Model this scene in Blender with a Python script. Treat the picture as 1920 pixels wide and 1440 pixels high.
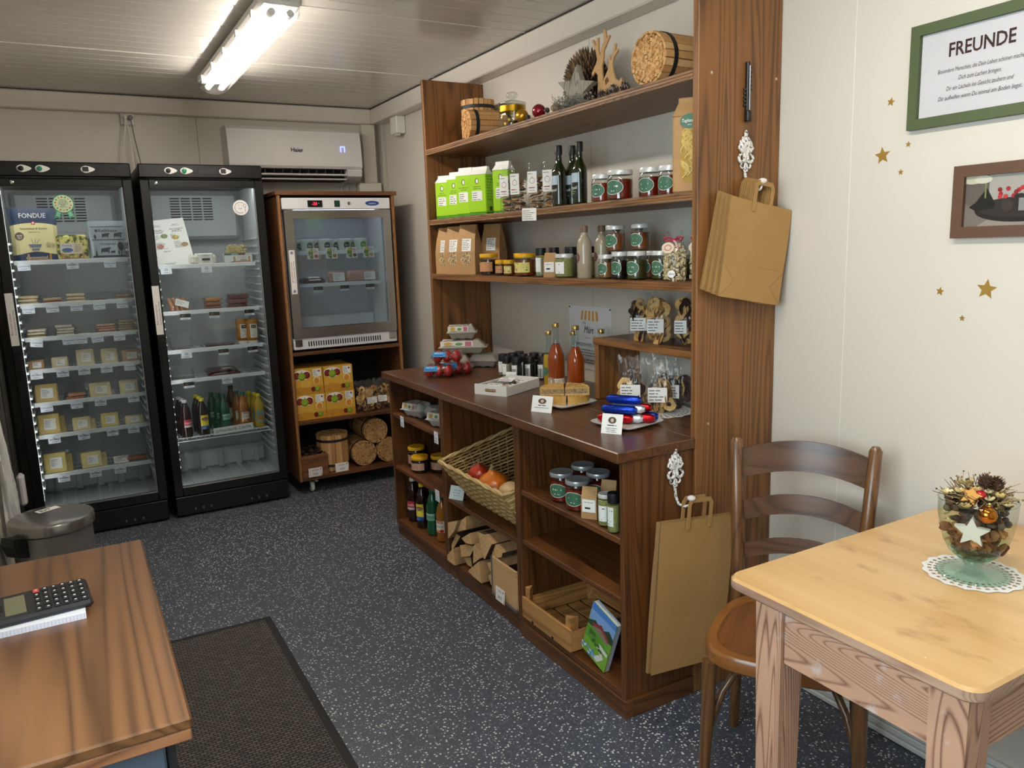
import bpy, math, random
from mathutils import Matrix, Vector, Euler
R = random.Random(7)
PI = math.pi
SC = bpy.context.scene
COL = SC.collection
for _o in list(bpy.data.objects):
    bpy.data.objects.remove(_o)

# ---------------------------------------------------------------- camera
cam_d = bpy.data.cameras.new('camera')
cam_d.sensor_fit = 'HORIZONTAL'; cam_d.sensor_width = 36.0
cam_d.lens = 1458.35 / 1920 * 36.0
cam_d.clip_start = 0.02
cam = bpy.data.objects.new('camera', cam_d); COL.objects.link(cam)
_yaw, _pit, _rol = 0.513362, 0.176291, -0.0337138
_f = Vector((math.sin(_yaw) * math.cos(_pit), math.cos(_yaw) * math.cos(_pit), -math.sin(_pit)))
_r = Vector((math.cos(_yaw), -math.sin(_yaw), 0)); _u = _r.cross(_f)
_r2 = _r * math.cos(_rol) + _u * math.sin(_rol); _u2 = _u * math.cos(_rol) - _r * math.sin(_rol)
cam.matrix_world = Matrix(((_r2.x, _u2.x, -_f.x, 0), (_r2.y, _u2.y, -_f.y, 0), (_r2.z, _u2.z, -_f.z, 1.5), (0, 0, 0, 1)))
SC.camera = cam

# ---------------------------------------------------------------- light and exposure
w = bpy.data.worlds.new('world'); SC.world = w; w.use_nodes = True
w.node_tree.nodes['Background'].inputs[0].default_value = (0.62, 0.78, 1.0, 1)
w.node_tree.nodes['Background'].inputs[1].default_value = 1.0
def area(name, loc, rot, sx, sy, power, col):
    d = bpy.data.lights.new(name, 'AREA'); d.shape = 'RECTANGLE'; d.size = sx; d.size_y = sy
    d.energy = power; d.color = col
    o = bpy.data.objects.new(name, d); COL.objects.link(o); o.location = loc; o.rotation_euler = rot
    return o
# daylight standing in the window opening of the left wall
area('daylight_left_window', (-0.42, 0.55, 1.55), (0, -PI / 2, 0), 1.0, 1.3, 48, (0.84, 0.90, 1.0))
vs = SC.view_settings
vs.view_transform = 'Standard'; vs.look = 'None'; vs.gamma = 1.0; vs.use_curve_mapping = False
vs.exposure = -0.10
SC.cycles.transparent_max_bounces = 24
SC.cycles.max_bounces = 10
SC.cycles.sample_clamp_indirect = 6.0
SC.cycles.caustics_reflective = False; SC.cycles.caustics_refractive = False

# ---------------------------------------------------------------- materials
def lin(h):
    if not isinstance(h, str): return tuple(h)
    h = h.lstrip('#'); c = [int(h[i:i + 2], 16) / 255 for i in (0, 2, 4)]
    return tuple(x / 12.92 if x <= 0.04045 else ((x + 0.055) / 1.055) ** 2.4 for x in c)
MATS = {}
def mat(h, rough=0.5, metal=0.0, name=None, spec=0.5, noise=0.0, nscale=30.0, bump=0.0, bscale=200.0, alpha=None, trans=0.0, ior=1.45, emit=0.0, coat=0.0):
    key = (h if isinstance(h, str) else tuple(h), rough, metal, spec, noise, nscale, bump, bscale, alpha, trans, ior, emit, coat)
    if key in MATS: return MATS[key]
    m = bpy.data.materials.new(name or 'paint'); m.use_nodes = True
    nt = m.node_tree; b = nt.nodes['Principled BSDF']; c = lin(h)
    b.inputs['Base Color'].default_value = (*c, 1)
    b.inputs['Roughness'].default_value = rough; b.inputs['Metallic'].default_value = metal
    b.inputs['Specular IOR Level'].default_value = spec; b.inputs['IOR'].default_value = ior
    b.inputs['Transmission Weight'].default_value = trans; b.inputs['Coat Weight'].default_value = coat
    if emit:
        b.inputs['Emission Color'].default_value = (*c, 1); b.inputs['Emission Strength'].default_value = emit
    if noise or bump:
        tc = nt.nodes.new('ShaderNodeTexCoord')
    if noise:
        n = nt.nodes.new('ShaderNodeTexNoise'); n.inputs['Scale'].default_value = nscale; n.inputs['Detail'].default_value = 4
        r = nt.nodes.new('ShaderNodeValToRGB')
        r.color_ramp.elements[0].position = 0.3; r.color_ramp.elements[1].position = 0.7
        r.color_ramp.elements[0].color = (*[x * (1 - noise) for x in c], 1)
        r.color_ramp.elements[1].color = (*[min(1, x * (1 + noise)) for x in c], 1)
        nt.links.new(tc.outputs['Object'], n.inputs['Vector']); nt.links.new(n.outputs['Fac'], r.inputs['Fac'])
        nt.links.new(r.outputs['Color'], b.inputs['Base Color'])
    if bump:
        n2 = nt.nodes.new('ShaderNodeTexNoise'); n2.inputs['Scale'].default_value = bscale; n2.inputs['Detail'].default_value = 3
        bp = nt.nodes.new('ShaderNodeBump'); bp.inputs['Strength'].default_value = bump; bp.inputs['Distance'].default_value = 0.004
        nt.links.new(tc.outputs['Object'], n2.inputs['Vector']); nt.links.new(n2.outputs['Fac'], bp.inputs['Height'])
        nt.links.new(bp.outputs['Normal'], b.inputs['Normal'])
    MATS[key] = m
    return m
def film(tint='#ffffff', base=0.04, rough=0.05, name='film', bump=0.0, bscale=60.0, haze=0.0, hazecol='#ffffff'):
    """thin clear sheet: straight-through light plus a Fresnel reflection, with a little milky scatter if hazy"""
    key = ('film', tint, base, rough, bump, bscale, haze, hazecol)
    if key in MATS: return MATS[key]
    m = bpy.data.materials.new(name); m.use_nodes = True; nt = m.node_tree; nt.nodes.clear()
    out = nt.nodes.new('ShaderNodeOutputMaterial'); mix = nt.nodes.new('ShaderNodeMixShader')
    t = nt.nodes.new('ShaderNodeBsdfTransparent'); t.inputs[0].default_value = (*lin(tint), 1)
    g = nt.nodes.new('ShaderNodeBsdfGlossy'); g.inputs['Roughness'].default_value = rough
    fr = nt.nodes.new('ShaderNodeLayerWeight'); fr.inputs['Blend'].default_value = 0.5
    pw = nt.nodes.new('ShaderNodeMath'); pw.operation = 'POWER'; pw.inputs[1].default_value = 4.0
    ad = nt.nodes.new('ShaderNodeMath'); ad.operation = 'MULTIPLY_ADD'; ad.inputs[1].default_value = 0.8; ad.inputs[2].default_value = base; ad.use_clamp = True
    nt.links.new(fr.outputs['Facing'], pw.inputs[0]); nt.links.new(pw.outputs[0], ad.inputs[0]); nt.links.new(ad.outputs[0], mix.inputs[0])
    src = t
    if haze:
        d = nt.nodes.new('ShaderNodeBsdfDiffuse'); d.inputs[0].default_value = (*lin(hazecol), 1)
        m2 = nt.nodes.new('ShaderNodeMixShader'); m2.inputs[0].default_value = haze
        nt.links.new(t.outputs[0], m2.inputs[1]); nt.links.new(d.outputs[0], m2.inputs[2]); src = m2
    nt.links.new(src.outputs[0], mix.inputs[1]); nt.links.new(g.outputs[0], mix.inputs[2]); nt.links.new(mix.outputs[0], out.inputs[0])
    if bump:
        tc = nt.nodes.new('ShaderNodeTexCoord'); n2 = nt.nodes.new('ShaderNodeTexNoise'); n2.inputs['Scale'].default_value = bscale
        bp = nt.nodes.new('ShaderNodeBump'); bp.inputs['Strength'].default_value = bump; bp.inputs['Distance'].default_value = 0.01
        nt.links.new(tc.outputs['Object'], n2.inputs['Vector']); nt.links.new(n2.outputs['Fac'], bp.inputs['Height'])
        nt.links.new(bp.outputs['Normal'], g.inputs['Normal']); nt.links.new(bp.outputs['Normal'], fr.inputs['Normal'])
    MATS[key] = m
    return m
def wood(dark, light, axis='z', scale=1.0, rough=0.45, ring=11.0, contrast=1.0, knots=True, bump=0.15, coat=0.0):
    """long-grained softwood: stretched, distorted growth rings along one axis plus a few dark knots"""
    key = ('wood', dark, light, axis, scale, rough, ring, contrast, knots, bump, coat)
    if key in MATS: return MATS[key]
    m = bpy.data.materials.new('wood'); m.use_nodes = True; nt = m.node_tree; b = nt.nodes['Principled BSDF']
    N, L = nt.nodes.new, nt.links.new
    tc = N('ShaderNodeTexCoord'); mp = N('ShaderNodeMapping')
    s = {'x': (0.05, 1, 1), 'y': (1, 0.05, 1), 'z': (1, 1, 0.05)}[axis]
    mp.inputs['Scale'].default_value = [v * scale for v in s]
    L(tc.outputs['Object'], mp.inputs['Vector'])
    kn = N('ShaderNodeTexVoronoi'); kn.inputs['Scale'].default_value = 3.2
    mk = N('ShaderNodeMapping'); mk.inputs['Scale'].default_value = [{0.05: 0.55, 1: 1.0}[v] * scale for v in s]
    L(tc.outputs['Object'], mk.inputs['Vector']); L(mk.outputs['Vector'], kn.inputs['Vector'])
    n1 = N('ShaderNodeTexNoise'); n1.inputs['Scale'].default_value = 6.0; n1.inputs['Detail'].default_value = 2; n1.inputs['Distortion'].default_value = 0.4
    L(mp.outputs['Vector'], n1.inputs['Vector'])
    mul = N('ShaderNodeMath'); mul.operation = 'MULTIPLY'; mul.inputs[1].default_value = ring * 3.2
    L(n1.outputs['Fac'], mul.inputs[0])
    src = mul.outputs[0]
    if knots:
        kr = N('ShaderNodeMapRange'); kr.inputs[1].default_value = 0.0; kr.inputs[2].default_value = 0.22; kr.inputs[3].default_value = 2.2; kr.inputs[4].default_value = 0.0
        L(kn.outputs['Distance'], kr.inputs[0])
        ad = N('ShaderNodeMath'); ad.operation = 'ADD'; L(src, ad.inputs[0]); L(kr.outputs[0], ad.inputs[1]); src = ad.outputs[0]
    sn = N('ShaderNodeMath'); sn.operation = 'PINGPONG'; sn.inputs[1].default_value = 1.0
    L(src, sn.inputs[0])
    pwr = N('ShaderNodeMath'); pwr.operation = 'POWER'; pwr.inputs[1].default_value = 2.2; L(sn.outputs[0], pwr.inputs[0])
    inv = N('ShaderNodeMath'); inv.operation = 'SUBTRACT'; inv.inputs[0].default_value = 1.0; L(pwr.outputs[0], inv.inputs[1]); sn = inv
    n2 = N('ShaderNodeTexNoise'); n2.inputs['Scale'].default_value = 60.0; n2.inputs['Detail'].default_value = 2
    L(mp.outputs['Vector'], n2.inputs['Vector'])
    n3 = N('ShaderNodeTexNoise'); n3.inputs['Scale'].default_value = 2.3
    L(mk.outputs['Vector'], n3.inputs['Vector'])
    a1 = N('ShaderNodeMath'); a1.operation = 'MULTIPLY_ADD'; a1.inputs[1].default_value = 0.45 * contrast; L(sn.outputs[0], a1.inputs[0])
    a0 = N('ShaderNodeMath'); a0.operation = 'MULTIPLY'; a0.inputs[1].default_value = 0.35; L(n2.outputs['Fac'], a0.inputs[0]); L(a0.outputs[0], a1.inputs[2])
    a2 = N('ShaderNodeMath'); a2.operation = 'MULTIPLY_ADD'; a2.inputs[1].default_value = 0.45; L(n3.outputs['Fac'], a2.inputs[0]); L(a1.outputs[0], a2.inputs[2])
    rp = N('ShaderNodeValToRGB'); e = rp.color_ramp.elements
    d, l = lin(dark), lin(light)
    e[0].position = 0.22; e[0].color = (*d, 1); e[1].position = 0.85; e[1].color = (*l, 1)
    L(a2.outputs[0], rp.inputs['Fac'])
    col = rp.outputs['Color']
    if knots:
        kc = N('ShaderNodeMapRange'); kc.inputs[1].default_value = 0.03; kc.inputs[2].default_value = 0.075; kc.inputs[3].default_value = 0.75; kc.inputs[4].default_value = 0.0
        L(kn.outputs['Distance'], kc.inputs[0])
        mx = N('ShaderNodeMixRGB'); mx.inputs[2].default_value = (*[x * 0.45 for x in d], 1); L(kc.outputs[0], mx.inputs[0]); L(col, mx.inputs[1]); col = mx.outputs[0]
    L(col, b.inputs['Base Color'])
    b.inputs['Roughness'].default_value = rough; b.inputs['Coat Weight'].default_value = coat; b.inputs['Coat Roughness'].default_value = 0.25
    if bump:
        bp = N('ShaderNodeBump'); bp.inputs['Strength'].default_value = bump; bp.inputs['Distance'].default_value = 0.002
        L(a1.outputs[0], bp.inputs['Height']); L(bp.outputs['Normal'], b.inputs['Normal'])
    MATS[key] = m
    return m

# ---------------------------------------------------------------- mesh builder
_TXT = {}
def text_geo(s, shear=0.0, off=0.0):
    if (s, shear, off) in _TXT: return _TXT[(s, shear, off)]
    c = bpy.data.curves.new('t', 'FONT'); c.body = s; c.size = 1.0; c.shear = shear; c.resolution_u = 2; c.offset = off
    o = bpy.data.objects.new('t', c); me = o.to_mesh()
    vs = [tuple(v.co) for v in me.vertices]; fs = [tuple(p.vertices) for p in me.polygons]
    o.to_mesh_clear(); bpy.data.objects.remove(o); bpy.data.curves.remove(c)
    if vs:
        x0 = min(v[0] for v in vs); x1 = max(v[0] for v in vs)
        vs = [(v[0] - x0, v[1]) for v in vs]; wd = x1 - x0
    else: wd = 0
    _TXT[(s, shear, off)] = (vs, fs, wd)
    return _TXT[(s, shear, off)]
def T(x=0, y=0, z=0, rx=0, ry=0, rz=0, s=1.0):
    return Matrix.Translation((x, y, z)) @ Euler((rx, ry, rz)).to_matrix().to_4x4() @ Matrix.Scale(s, 4)
class B:
    def __init__(s): s.v = []; s.f = []; s.m = []; s.mats = []; s.M = None; s.layer = 0.0
    def mi(s, m):
        if m not in s.mats: s.mats.append(m)
        return s.mats.index(m)
    def add(s, vs, fs, m, M=None):
        o = len(s.v)
        if M is None: M = s.M
        elif s.M is not None: M = s.M @ M
        s.v += [tuple(M @ Vector(v)) for v in vs] if M is not None else [tuple(v) for v in vs]
        i = s.mi(m)
        for f in fs: s.f.append(tuple(k + o for k in f)); s.m.append(i)
        return s
    def box(s, x0, x1, y0, y1, z0, z1, m, bev=0.0, M=None):
        if bev <= 0:
            v = [(x, y, z) for x in (x0, x1) for y in (y0, y1) for z in (z0, z1)]
            f = [(0, 1, 3, 2), (4, 6, 7, 5), (0, 4, 5, 1), (2, 3, 7, 6), (0, 2, 6, 4), (1, 5, 7, 3)]
            return s.add(v, f, m, M)
        bev = min(bev, (x1 - x0) * .49, (y1 - y0) * .49, (z1 - z0) * .49)
        v = []; idx = {}
        for i, x in enumerate((x0, x1)):
            for j, y in enumerate((y0, y1)):
                for k, z in enumerate((z0, z1)):
                    sx = bev if i == 0 else -bev; sy = bev if j == 0 else -bev; sz = bev if k == 0 else -bev
                    for a, p in enumerate(((x, y + sy, z + sz), (x + sx, y, z + sz), (x + sx, y + sy, z))):
                        idx[i, j, k, a] = len(v); v.append(p)
        g = lambda i, j, k, a: idx[i, j, k, a]
        f = []
        for i in (0, 1): f.append((g(i, 0, 0, 0), g(i, 1, 0, 0), g(i, 1, 1, 0), g(i, 0, 1, 0)) if i else (g(i, 0, 0, 0), g(i, 0, 1, 0), g(i, 1, 1, 0), g(i, 1, 0, 0)))
        for j in (0, 1): f.append((g(0, j, 0, 1), g(0, j, 1, 1), g(1, j, 1, 1), g(1, j, 0, 1)) if j else (g(0, j, 0, 1), g(1, j, 0, 1), g(1, j, 1, 1), g(0, j, 1, 1)))
        for k in (0, 1): f.append((g(0, 0, k, 2), g(1, 0, k, 2), g(1, 1, k, 2), g(0, 1, k, 2)) if k else (g(0, 0, k, 2), g(0, 1, k, 2), g(1, 1, k, 2), g(1, 0, k, 2)))
        for j in (0, 1):
            for k in (0, 1):
                q = (g(0, j, k, 1), g(1, j, k, 1), g(1, j, k, 2), g(0, j, k, 2)); f.append(q if j != k else q[::-1])
        for i in (0, 1):
            for k in (0, 1):
                q = (g(i, 0, k, 0), g(i, 1, k, 0), g(i, 1, k, 2), g(i, 0, k, 2)); f.append(q if i == k else q[::-1])
        for i in (0, 1):
            for j in (0, 1):
                q = (g(i, j, 0, 0), g(i, j, 1, 0), g(i, j, 1, 1), g(i, j, 0, 1)); f.append(q if i != j else q[::-1])
        for i in (0, 1):
            for j in (0, 1):
                for k in (0, 1):
                    q = (g(i, j, k, 0), g(i, j, k, 1), g(i, j, k, 2)); f.append(q if (i + j + k) % 2 else q[::-1])
        return s.add(v, f, m, M)
    def lathe(s, prof, m, n=20, M=None, sq=None):
        """profile (r, z) bottom to top; sq = superellipse power for squarish section"""
        v = []; f = []
        for r, z in prof:
            for k in range(n):
                a = 2 * PI * k / n; c, d = math.cos(a), math.sin(a)
                if sq:
                    q = (abs(c) ** sq + abs(d) ** sq) ** (-1 / sq); c *= q; d *= q
                v.append((r * c, r * d, z))
        for j in range(len(prof) - 1):
            for k in range(n):
                k2 = (k + 1) % n
                f.append((j * n + k, j * n + k2, (j + 1) * n + k2, (j + 1) * n + k))
        f.append(tuple(range(n))[::-1]); f.append(tuple(range((len(prof) - 1) * n, len(prof) * n)))
        return s.add(v, f, m, M)
    def tube(s, pts, r, m, n=8, closed=False, M=None, flat=None):
        pts = [Vector(p) for p in pts]; v = []; f = []; up = Vector((0, 0, 1)); N = len(pts)
        rs = r if isinstance(r, (list, tuple)) else [r] * N
        pv = None
        for i, p in enumerate(pts):
            if closed: t = pts[(i + 1) % N] - pts[i - 1]
            else: t = pts[min(i + 1, N - 1)] - pts[max(i - 1, 0)]
            t.normalize()
            if pv is None:
                a = up if abs(t.z) < 0.9 else Vector((1, 0, 0))
                x = t.cross(a).normalized()
            else:
                x = (pv - t * pv.dot(t)).normalized()
            pv = x; y = t.cross(x)
            for k in range(n):
                an = 2 * PI * k / n; fy = flat if flat else 1.0
                v.append(tuple(p + x * math.cos(an) * rs[i] + y * math.sin(an) * rs[i] * fy))
        for i in range(N if closed else N - 1):
            j = (i + 1) % N
            for k in range(n):
                k2 = (k + 1) % n; f.append((i * n + k, i * n + k2, j * n + k2, j * n + k))
        if not closed: f.append(tuple(range(n))[::-1]); f.append(tuple(range((N - 1) * n, N * n)))
        return s.add(v, f, m, M)
    def prism(s, poly, d0, d1, m, M=None, ax='y'):
        """polygon (a,b) extruded between d0 and d1 along ax ('y': polygon in XZ, 'z': in XY, 'x': in YZ)"""
        n = len(poly)
        P = {'y': lambda a, b, d: (a, d, b), 'z': lambda a, b, d: (a, b, d), 'x': lambda a, b, d: (d, a, b)}[ax]
        v = [P(a, b, d0) for a, b in poly] + [P(a, b, d1) for a, b in poly]
        f = [tuple(range(n)), tuple(range(n, 2 * n))[::-1]] + [(i, i + n, (i + 1) % n + n, (i + 1) % n) for i in range(n)]
        ar = sum(poly[i][0] * poly[(i + 1) % n][1] - poly[(i + 1) % n][0] * poly[i][1] for i in range(n))
        flip = (ar < 0) == (d1 > d0)
        if ax in ('z', 'x'): flip = not flip
        if flip: f = [q[::-1] for q in f]
        return s.add(v, f, m, M)
    def ball(s, c, r, m, n=12, k=8, M=None):
        rx, ry, rz = r if isinstance(r, (tuple, list)) else (r, r, r)
        v = [(c[0], c[1], c[2] - rz)]; f = []
        for j in range(1, k):
            t = PI * j / k
            for i in range(n):
                a = 2 * PI * i / n
                v.append((c[0] + rx * math.sin(t) * math.cos(a), c[1] + ry * math.sin(t) * math.sin(a), c[2] - rz * math.cos(t)))
        v.append((c[0], c[1], c[2] + rz)); L = len(v) - 1
        for i in range(n):
            f.append((0, 1 + (i + 1) % n, 1 + i)); f.append((L, 1 + (k - 2) * n + i, 1 + (k - 2) * n + (i + 1) % n))
        for j in range(k - 2):
            for i in range(n):
                a = 1 + j * n; f.append((a + i, a + (i + 1) % n, a + n + (i + 1) % n, a + n + i))
        return s.add(v, f, m, M)
    def grid(s, fn, nu, nv, m, M=None):
        """fn(u, v) -> point, u and v in 0..1"""
        v = [fn(i / nu, j / nv) for j in range(nv + 1) for i in range(nu + 1)]
        f = [(j * (nu + 1) + i, j * (nu + 1) + i + 1, (j + 1) * (nu + 1) + i + 1, (j + 1) * (nu + 1) + i) for j in range(nv) for i in range(nu)]
        return s.add(v, f, m, M)
    # flat print in the XZ plane facing -Y, stacked in thin layers
    def _ly(s): s.layer -= 0.00012; return s.layer
    def rect(s, x0, z0, x1, z1, m, M=None):
        y = s._ly(); n = max(1, min(12, int(abs(x1 - x0) / 0.007)))
        return s.add([(x0 + (x1 - x0) * k / n, y, z) for k in range(n + 1) for z in (z0, z1)], [(2 * k, 2 * k + 2, 2 * k + 3, 2 * k + 1) for k in range(n)], m, M)
    def ell(s, cx, cz, rx, rz, m, n=20, M=None):
        y = s._ly(); h = max(4, n // 2)
        v = [(cx - rx * math.cos(PI * k / h), y, cz + e * rz * math.sin(PI * k / h)) for k in range(h + 1) for e in (-1, 1)]
        return s.add(v, [(2 * k, 2 * k + 2, 2 * k + 3, 2 * k + 1) for k in range(h)], m, M)
    def poly(s, pts, m, M=None):
        y = s._ly(); return s.add([(a, y, b) for a, b in pts], [tuple(range(len(pts)))], m, M)
    def text(s, t, x, z, h, m, al='c', shear=0.0, maxw=None, M=None, bold=0.0):
        vs, fs, wd = text_geo(t, shear, 0.02 if bold else 0.0); k = h / 0.73; kx = k
        if maxw and wd * k > maxw: kx = maxw / wd
        ox = x - {'c': wd * kx / 2, 'l': 0, 'r': wd * kx}[al]; y = s._ly()
        s.add([(ox + a * kx, y, z + b * k) for a, b in vs], fs, m, M)
        return s
    def lines(s, x, z, wd, n, dz, m, rnd=None, al='l', th=0.35):
        """n rows of tiny unreadable words"""
        rnd = rnd or R; y = s._ly()
        for k in range(n):
            tot = wd * rnd.uniform(0.55, 1.0); x0 = x if al == 'l' else x - tot / 2; e = x0 + tot
            while x0 < e - dz * 0.3:
                L = min(rnd.uniform(1.0, 3.2) * dz, e - x0); zz = z - k * dz
                s.add([(x0, y, zz), (x0 + L, y, zz), (x0 + L, y, zz + dz * th), (x0, y, zz + dz * th)], [(0, 1, 2, 3)], m)
                x0 += L + dz * 0.35
        return s
    def obj(s, name, parent=None, smooth=None, loc=None, rot=None):
        me = bpy.data.meshes.new(name); me.from_pydata(s.v, [], s.f)
        for m in s.mats: me.materials.append(m)
        me.polygons.foreach_set('material_index', s.m)
        if smooth is not None:
            me.polygons.foreach_set('use_smooth', [True] * len(me.polygons))
            me.set_sharp_from_angle(angle=math.radians(smooth))
        me.update()
        o = bpy.data.objects.new(name, me); COL.objects.link(o)
        if parent is not None: o.parent = parent
        if loc is not None: o.location = loc
        if rot is not None: o.rotation_euler = rot if not isinstance(rot, (int, float)) else (0, 0, rot)
        return o
def tag(o, label, cat, group=None):
    o['label'] = label; o['category'] = cat
    if group: o['group'] = group
    return o
def thing(name, label, cat, loc=(0, 0, 0), rz=0.0, group=None, rot=None):
    o = bpy.data.objects.new(name, None); COL.objects.link(o); o.empty_display_size = 0.05
    o.location = loc; o.rotation_euler = rot if rot else (0, 0, rz)
    return tag(o, label, cat, group)
def struct(o): o['kind'] = 'structure'; return o
def stuff(o): o['kind'] = 'stuff'; return o
def share(src, name, parent, loc=(0, 0, 0), rot=(0, 0, 0), sc=None):
    o = bpy.data.objects.new(name, src if isinstance(src, bpy.types.Mesh) else src.data); COL.objects.link(o)
    o.parent = parent; o.location = loc; o.rotation_euler = rot
    if sc: o.scale = sc if isinstance(sc, (tuple, list)) else (sc, sc, sc)
    return o
def dup(root, loc, rz=None, label=None, group=None, rot=None, sc=None):
    """a copy of a thing with copies of its parts and sub-parts"""
    r = root.copy(); COL.objects.link(r); r.location = loc
    if rz is not None: r.rotation_euler = (0, 0, rz)
    if rot is not None: r.rotation_euler = rot
    if sc is not None: r.scale = sc if isinstance(sc, (tuple, list)) else (sc, sc, sc)
    if label: r['label'] = label
    if group: r['group'] = group
    for ch in [o for o in root.children]:
        c = ch.copy(); COL.objects.link(c); c.parent = r
        for g in [o for o in ch.children]:
            d = g.copy(); COL.objects.link(d); d.parent = c
    return r
WHITE = mat('#f4f3ef', 0.6, name='white_paper'); INK = mat('#1a1a1c', 0.7, name='black_ink'); GREY = mat('#77787c', 0.7, name='grey_ink')
RED = mat('#b3202a', 0.5, name='red_ink')
# ================================================================ the room
XL, XR, YF, YB, ZC = -0.35, 2.02, -1.0, 5.32, 2.445
def floor_mat():
    m = bpy.data.materials.new('speckled_vinyl'); m.use_nodes = True; nt = m.node_tree; b = nt.nodes['Principled BSDF']; N, L = nt.nodes.new, nt.links.new
    tc = N('ShaderNodeTexCoord'); col = None
    prev = None
    for sc, thr, keep, c in ((88, 0.29, 0.38, (0.66, 0.67, 0.64)), (70, 0.20, 0.70, (0.02, 0.022, 0.03)), (140, 0.28, 0.62, (0.30, 0.32, 0.36))):
        v = N('ShaderNodeTexVoronoi'); v.inputs['Scale'].default_value = sc; L(tc.outputs['Object'], v.inputs['Vector'])
        nz = N('ShaderNodeTexNoise'); nz.inputs['Scale'].default_value = sc * 2.2
        L(tc.outputs['Object'], nz.inputs['Vector'])
        nn = N('ShaderNodeMath'); nn.operation = 'MULTIPLY_ADD'; nn.inputs[1].default_value = 0.3; nn.inputs[2].default_value = thr - 0.15; L(nz.outputs['Fac'], nn.inputs[0])
        lt = N('ShaderNodeMath'); lt.operation = 'LESS_THAN'; L(v.outputs['Distance'], lt.inputs[0]); L(nn.outputs[0], lt.inputs[1])
        sp = N('ShaderNodeSeparateColor'); L(v.outputs['Color'], sp.inputs[0])
        gt = N('ShaderNodeMath'); gt.operation = 'GREATER_THAN'; gt.inputs[1].default_value = keep; L(sp.outputs[0], gt.inputs[0])
        an = N('ShaderNodeMath'); an.operation = 'MULTIPLY'; L(lt.outputs[0], an.inputs[0]); L(gt.outputs[0], an.inputs[1])
        mx = N('ShaderNodeMixRGB'); mx.inputs[2].default_value = (*c, 1); L(an.outputs[0], mx.inputs[0])
        if prev is None: mx.inputs[1].default_value = (0.062, 0.072, 0.096, 1)
        else: L(prev, mx.inputs[1])
        prev = mx.outputs[0]
    L(prev, b.inputs['Base Color']); b.inputs['Roughness'].default_value = 0.42
    n2 = N('ShaderNodeTexNoise'); n2.inputs['Scale'].default_value = 350; L(tc.outputs['Object'], n2.inputs['Vector'])
    bp = N('ShaderNodeBump'); bp.inputs['Strength'].default_value = 0.12; bp.inputs['Distance'].default_value = 0.001
    L(n2.outputs['Fac'], bp.inputs['Height']); L(bp.outputs['Normal'], b.inputs['Normal'])
    return m
struct(B().box(XL - .1, XR + .1, YF - .1, YB + .1, -0.05, 0, floor_mat()).obj('floor'))
wallm = mat('#d7d1c6', 0.42, name='wall_laminate', bump=0.04, bscale=500)
joint = mat('#8f8c82', 0.6, name='joint_shadow')
jointl = mat('#eceade', 0.5, name='joint_strip')
framew = mat('#dcd5cb', 0.4, name='rail_paint')
# right wall: laminate panels about 1.29 m wide over a recessed backing
wr = struct(B().box(XR + .008, XR + .06, YF, YB + .02, 0, ZC, joint).obj('wall_right'))
for a, b_ in ((YF, 0.244), (0.247, 1.536), (1.539, 2.826), (2.829, 4.117), (4.120, YB)):
    B().box(XR, XR + .008, a, b_, 0, ZC, wallm).obj('wall_panel', wr)
B().box(XR + .001, XR + .008, 1.535, 1.540, 0, ZC, jointl).obj('joint_strip', wr)
wb = struct(B().box(XL, XR + .06, YB + .008, YB + .06, 0, ZC, joint).obj('wall_back'))
for a, b_ in ((XL, 0.816), (0.819, XR)):
    B().box(a, b_, YB, YB + .008, 0, ZC, wallm).obj('wall_panel', wb)
# left wall with a window beside the till counter and a dark framed door near the fridges
wl = struct(B().box(XL - .06, XL, 1.25, 3.05, 0, ZC, wallm).box(XL - .06, XL, YF, -0.15, 0, ZC, wallm).box(XL - .06, XL, -0.15, 1.25, 0, 0.95, wallm)
            .box(XL - .06, XL, -0.15, 1.25, 2.1, ZC, wallm).box(XL - .06, XL, 3.05, YB, 2.1, ZC, wallm).box(XL - .06, XL, 4.80, YB, 0, 2.1, wallm).obj('wall_left'))
anth = mat('#3b3935', 0.5, name='anthracite_frame')
def window(name, mk):
    b = B(); mk(b); return struct(b.obj(name))
pane = film('#f2f8f6', 0.01, 0.0, 'window_glass')
w1 = window('window_1', lambda b: [b.box(XL - .05, XL + .012, *q, anth) for q in ((-0.15, -0.09, .95, 2.1), (1.19, 1.25, .95, 2.1), (-0.09, 1.19, .95, 1.01), (-0.09, 1.19, 2.04, 2.1))])
B().box(XL - .034, XL - .030, -0.09, 1.19, 1.01, 2.04, pane).obj('pane', w1)
d1 = window('door_1', lambda b: [b.box(XL - .05, XL + .02, *q, anth, .004) for q in ((4.30, 4.80, 0, 2.1), (3.05, 3.12, 0, 2.1), (3.12, 4.30, 2.03, 2.1))])
B().box(XL - .05, XL - .01, 3.12, 4.30, 0.0, 2.03, mat('#d6d2c6', 0.45, name='door_leaf')).obj('door_leaf', d1)
B().box(XL + .02, XL + .024, 4.46, 4.47, 0, 2.1, mat('#1d1c1a', .5)).obj('frame_groove', d1)
# front wall behind the camera
struct(B().box(XL, XR, YF - .06, YF, 0, ZC, wallm).obj('wall_front'))
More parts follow.
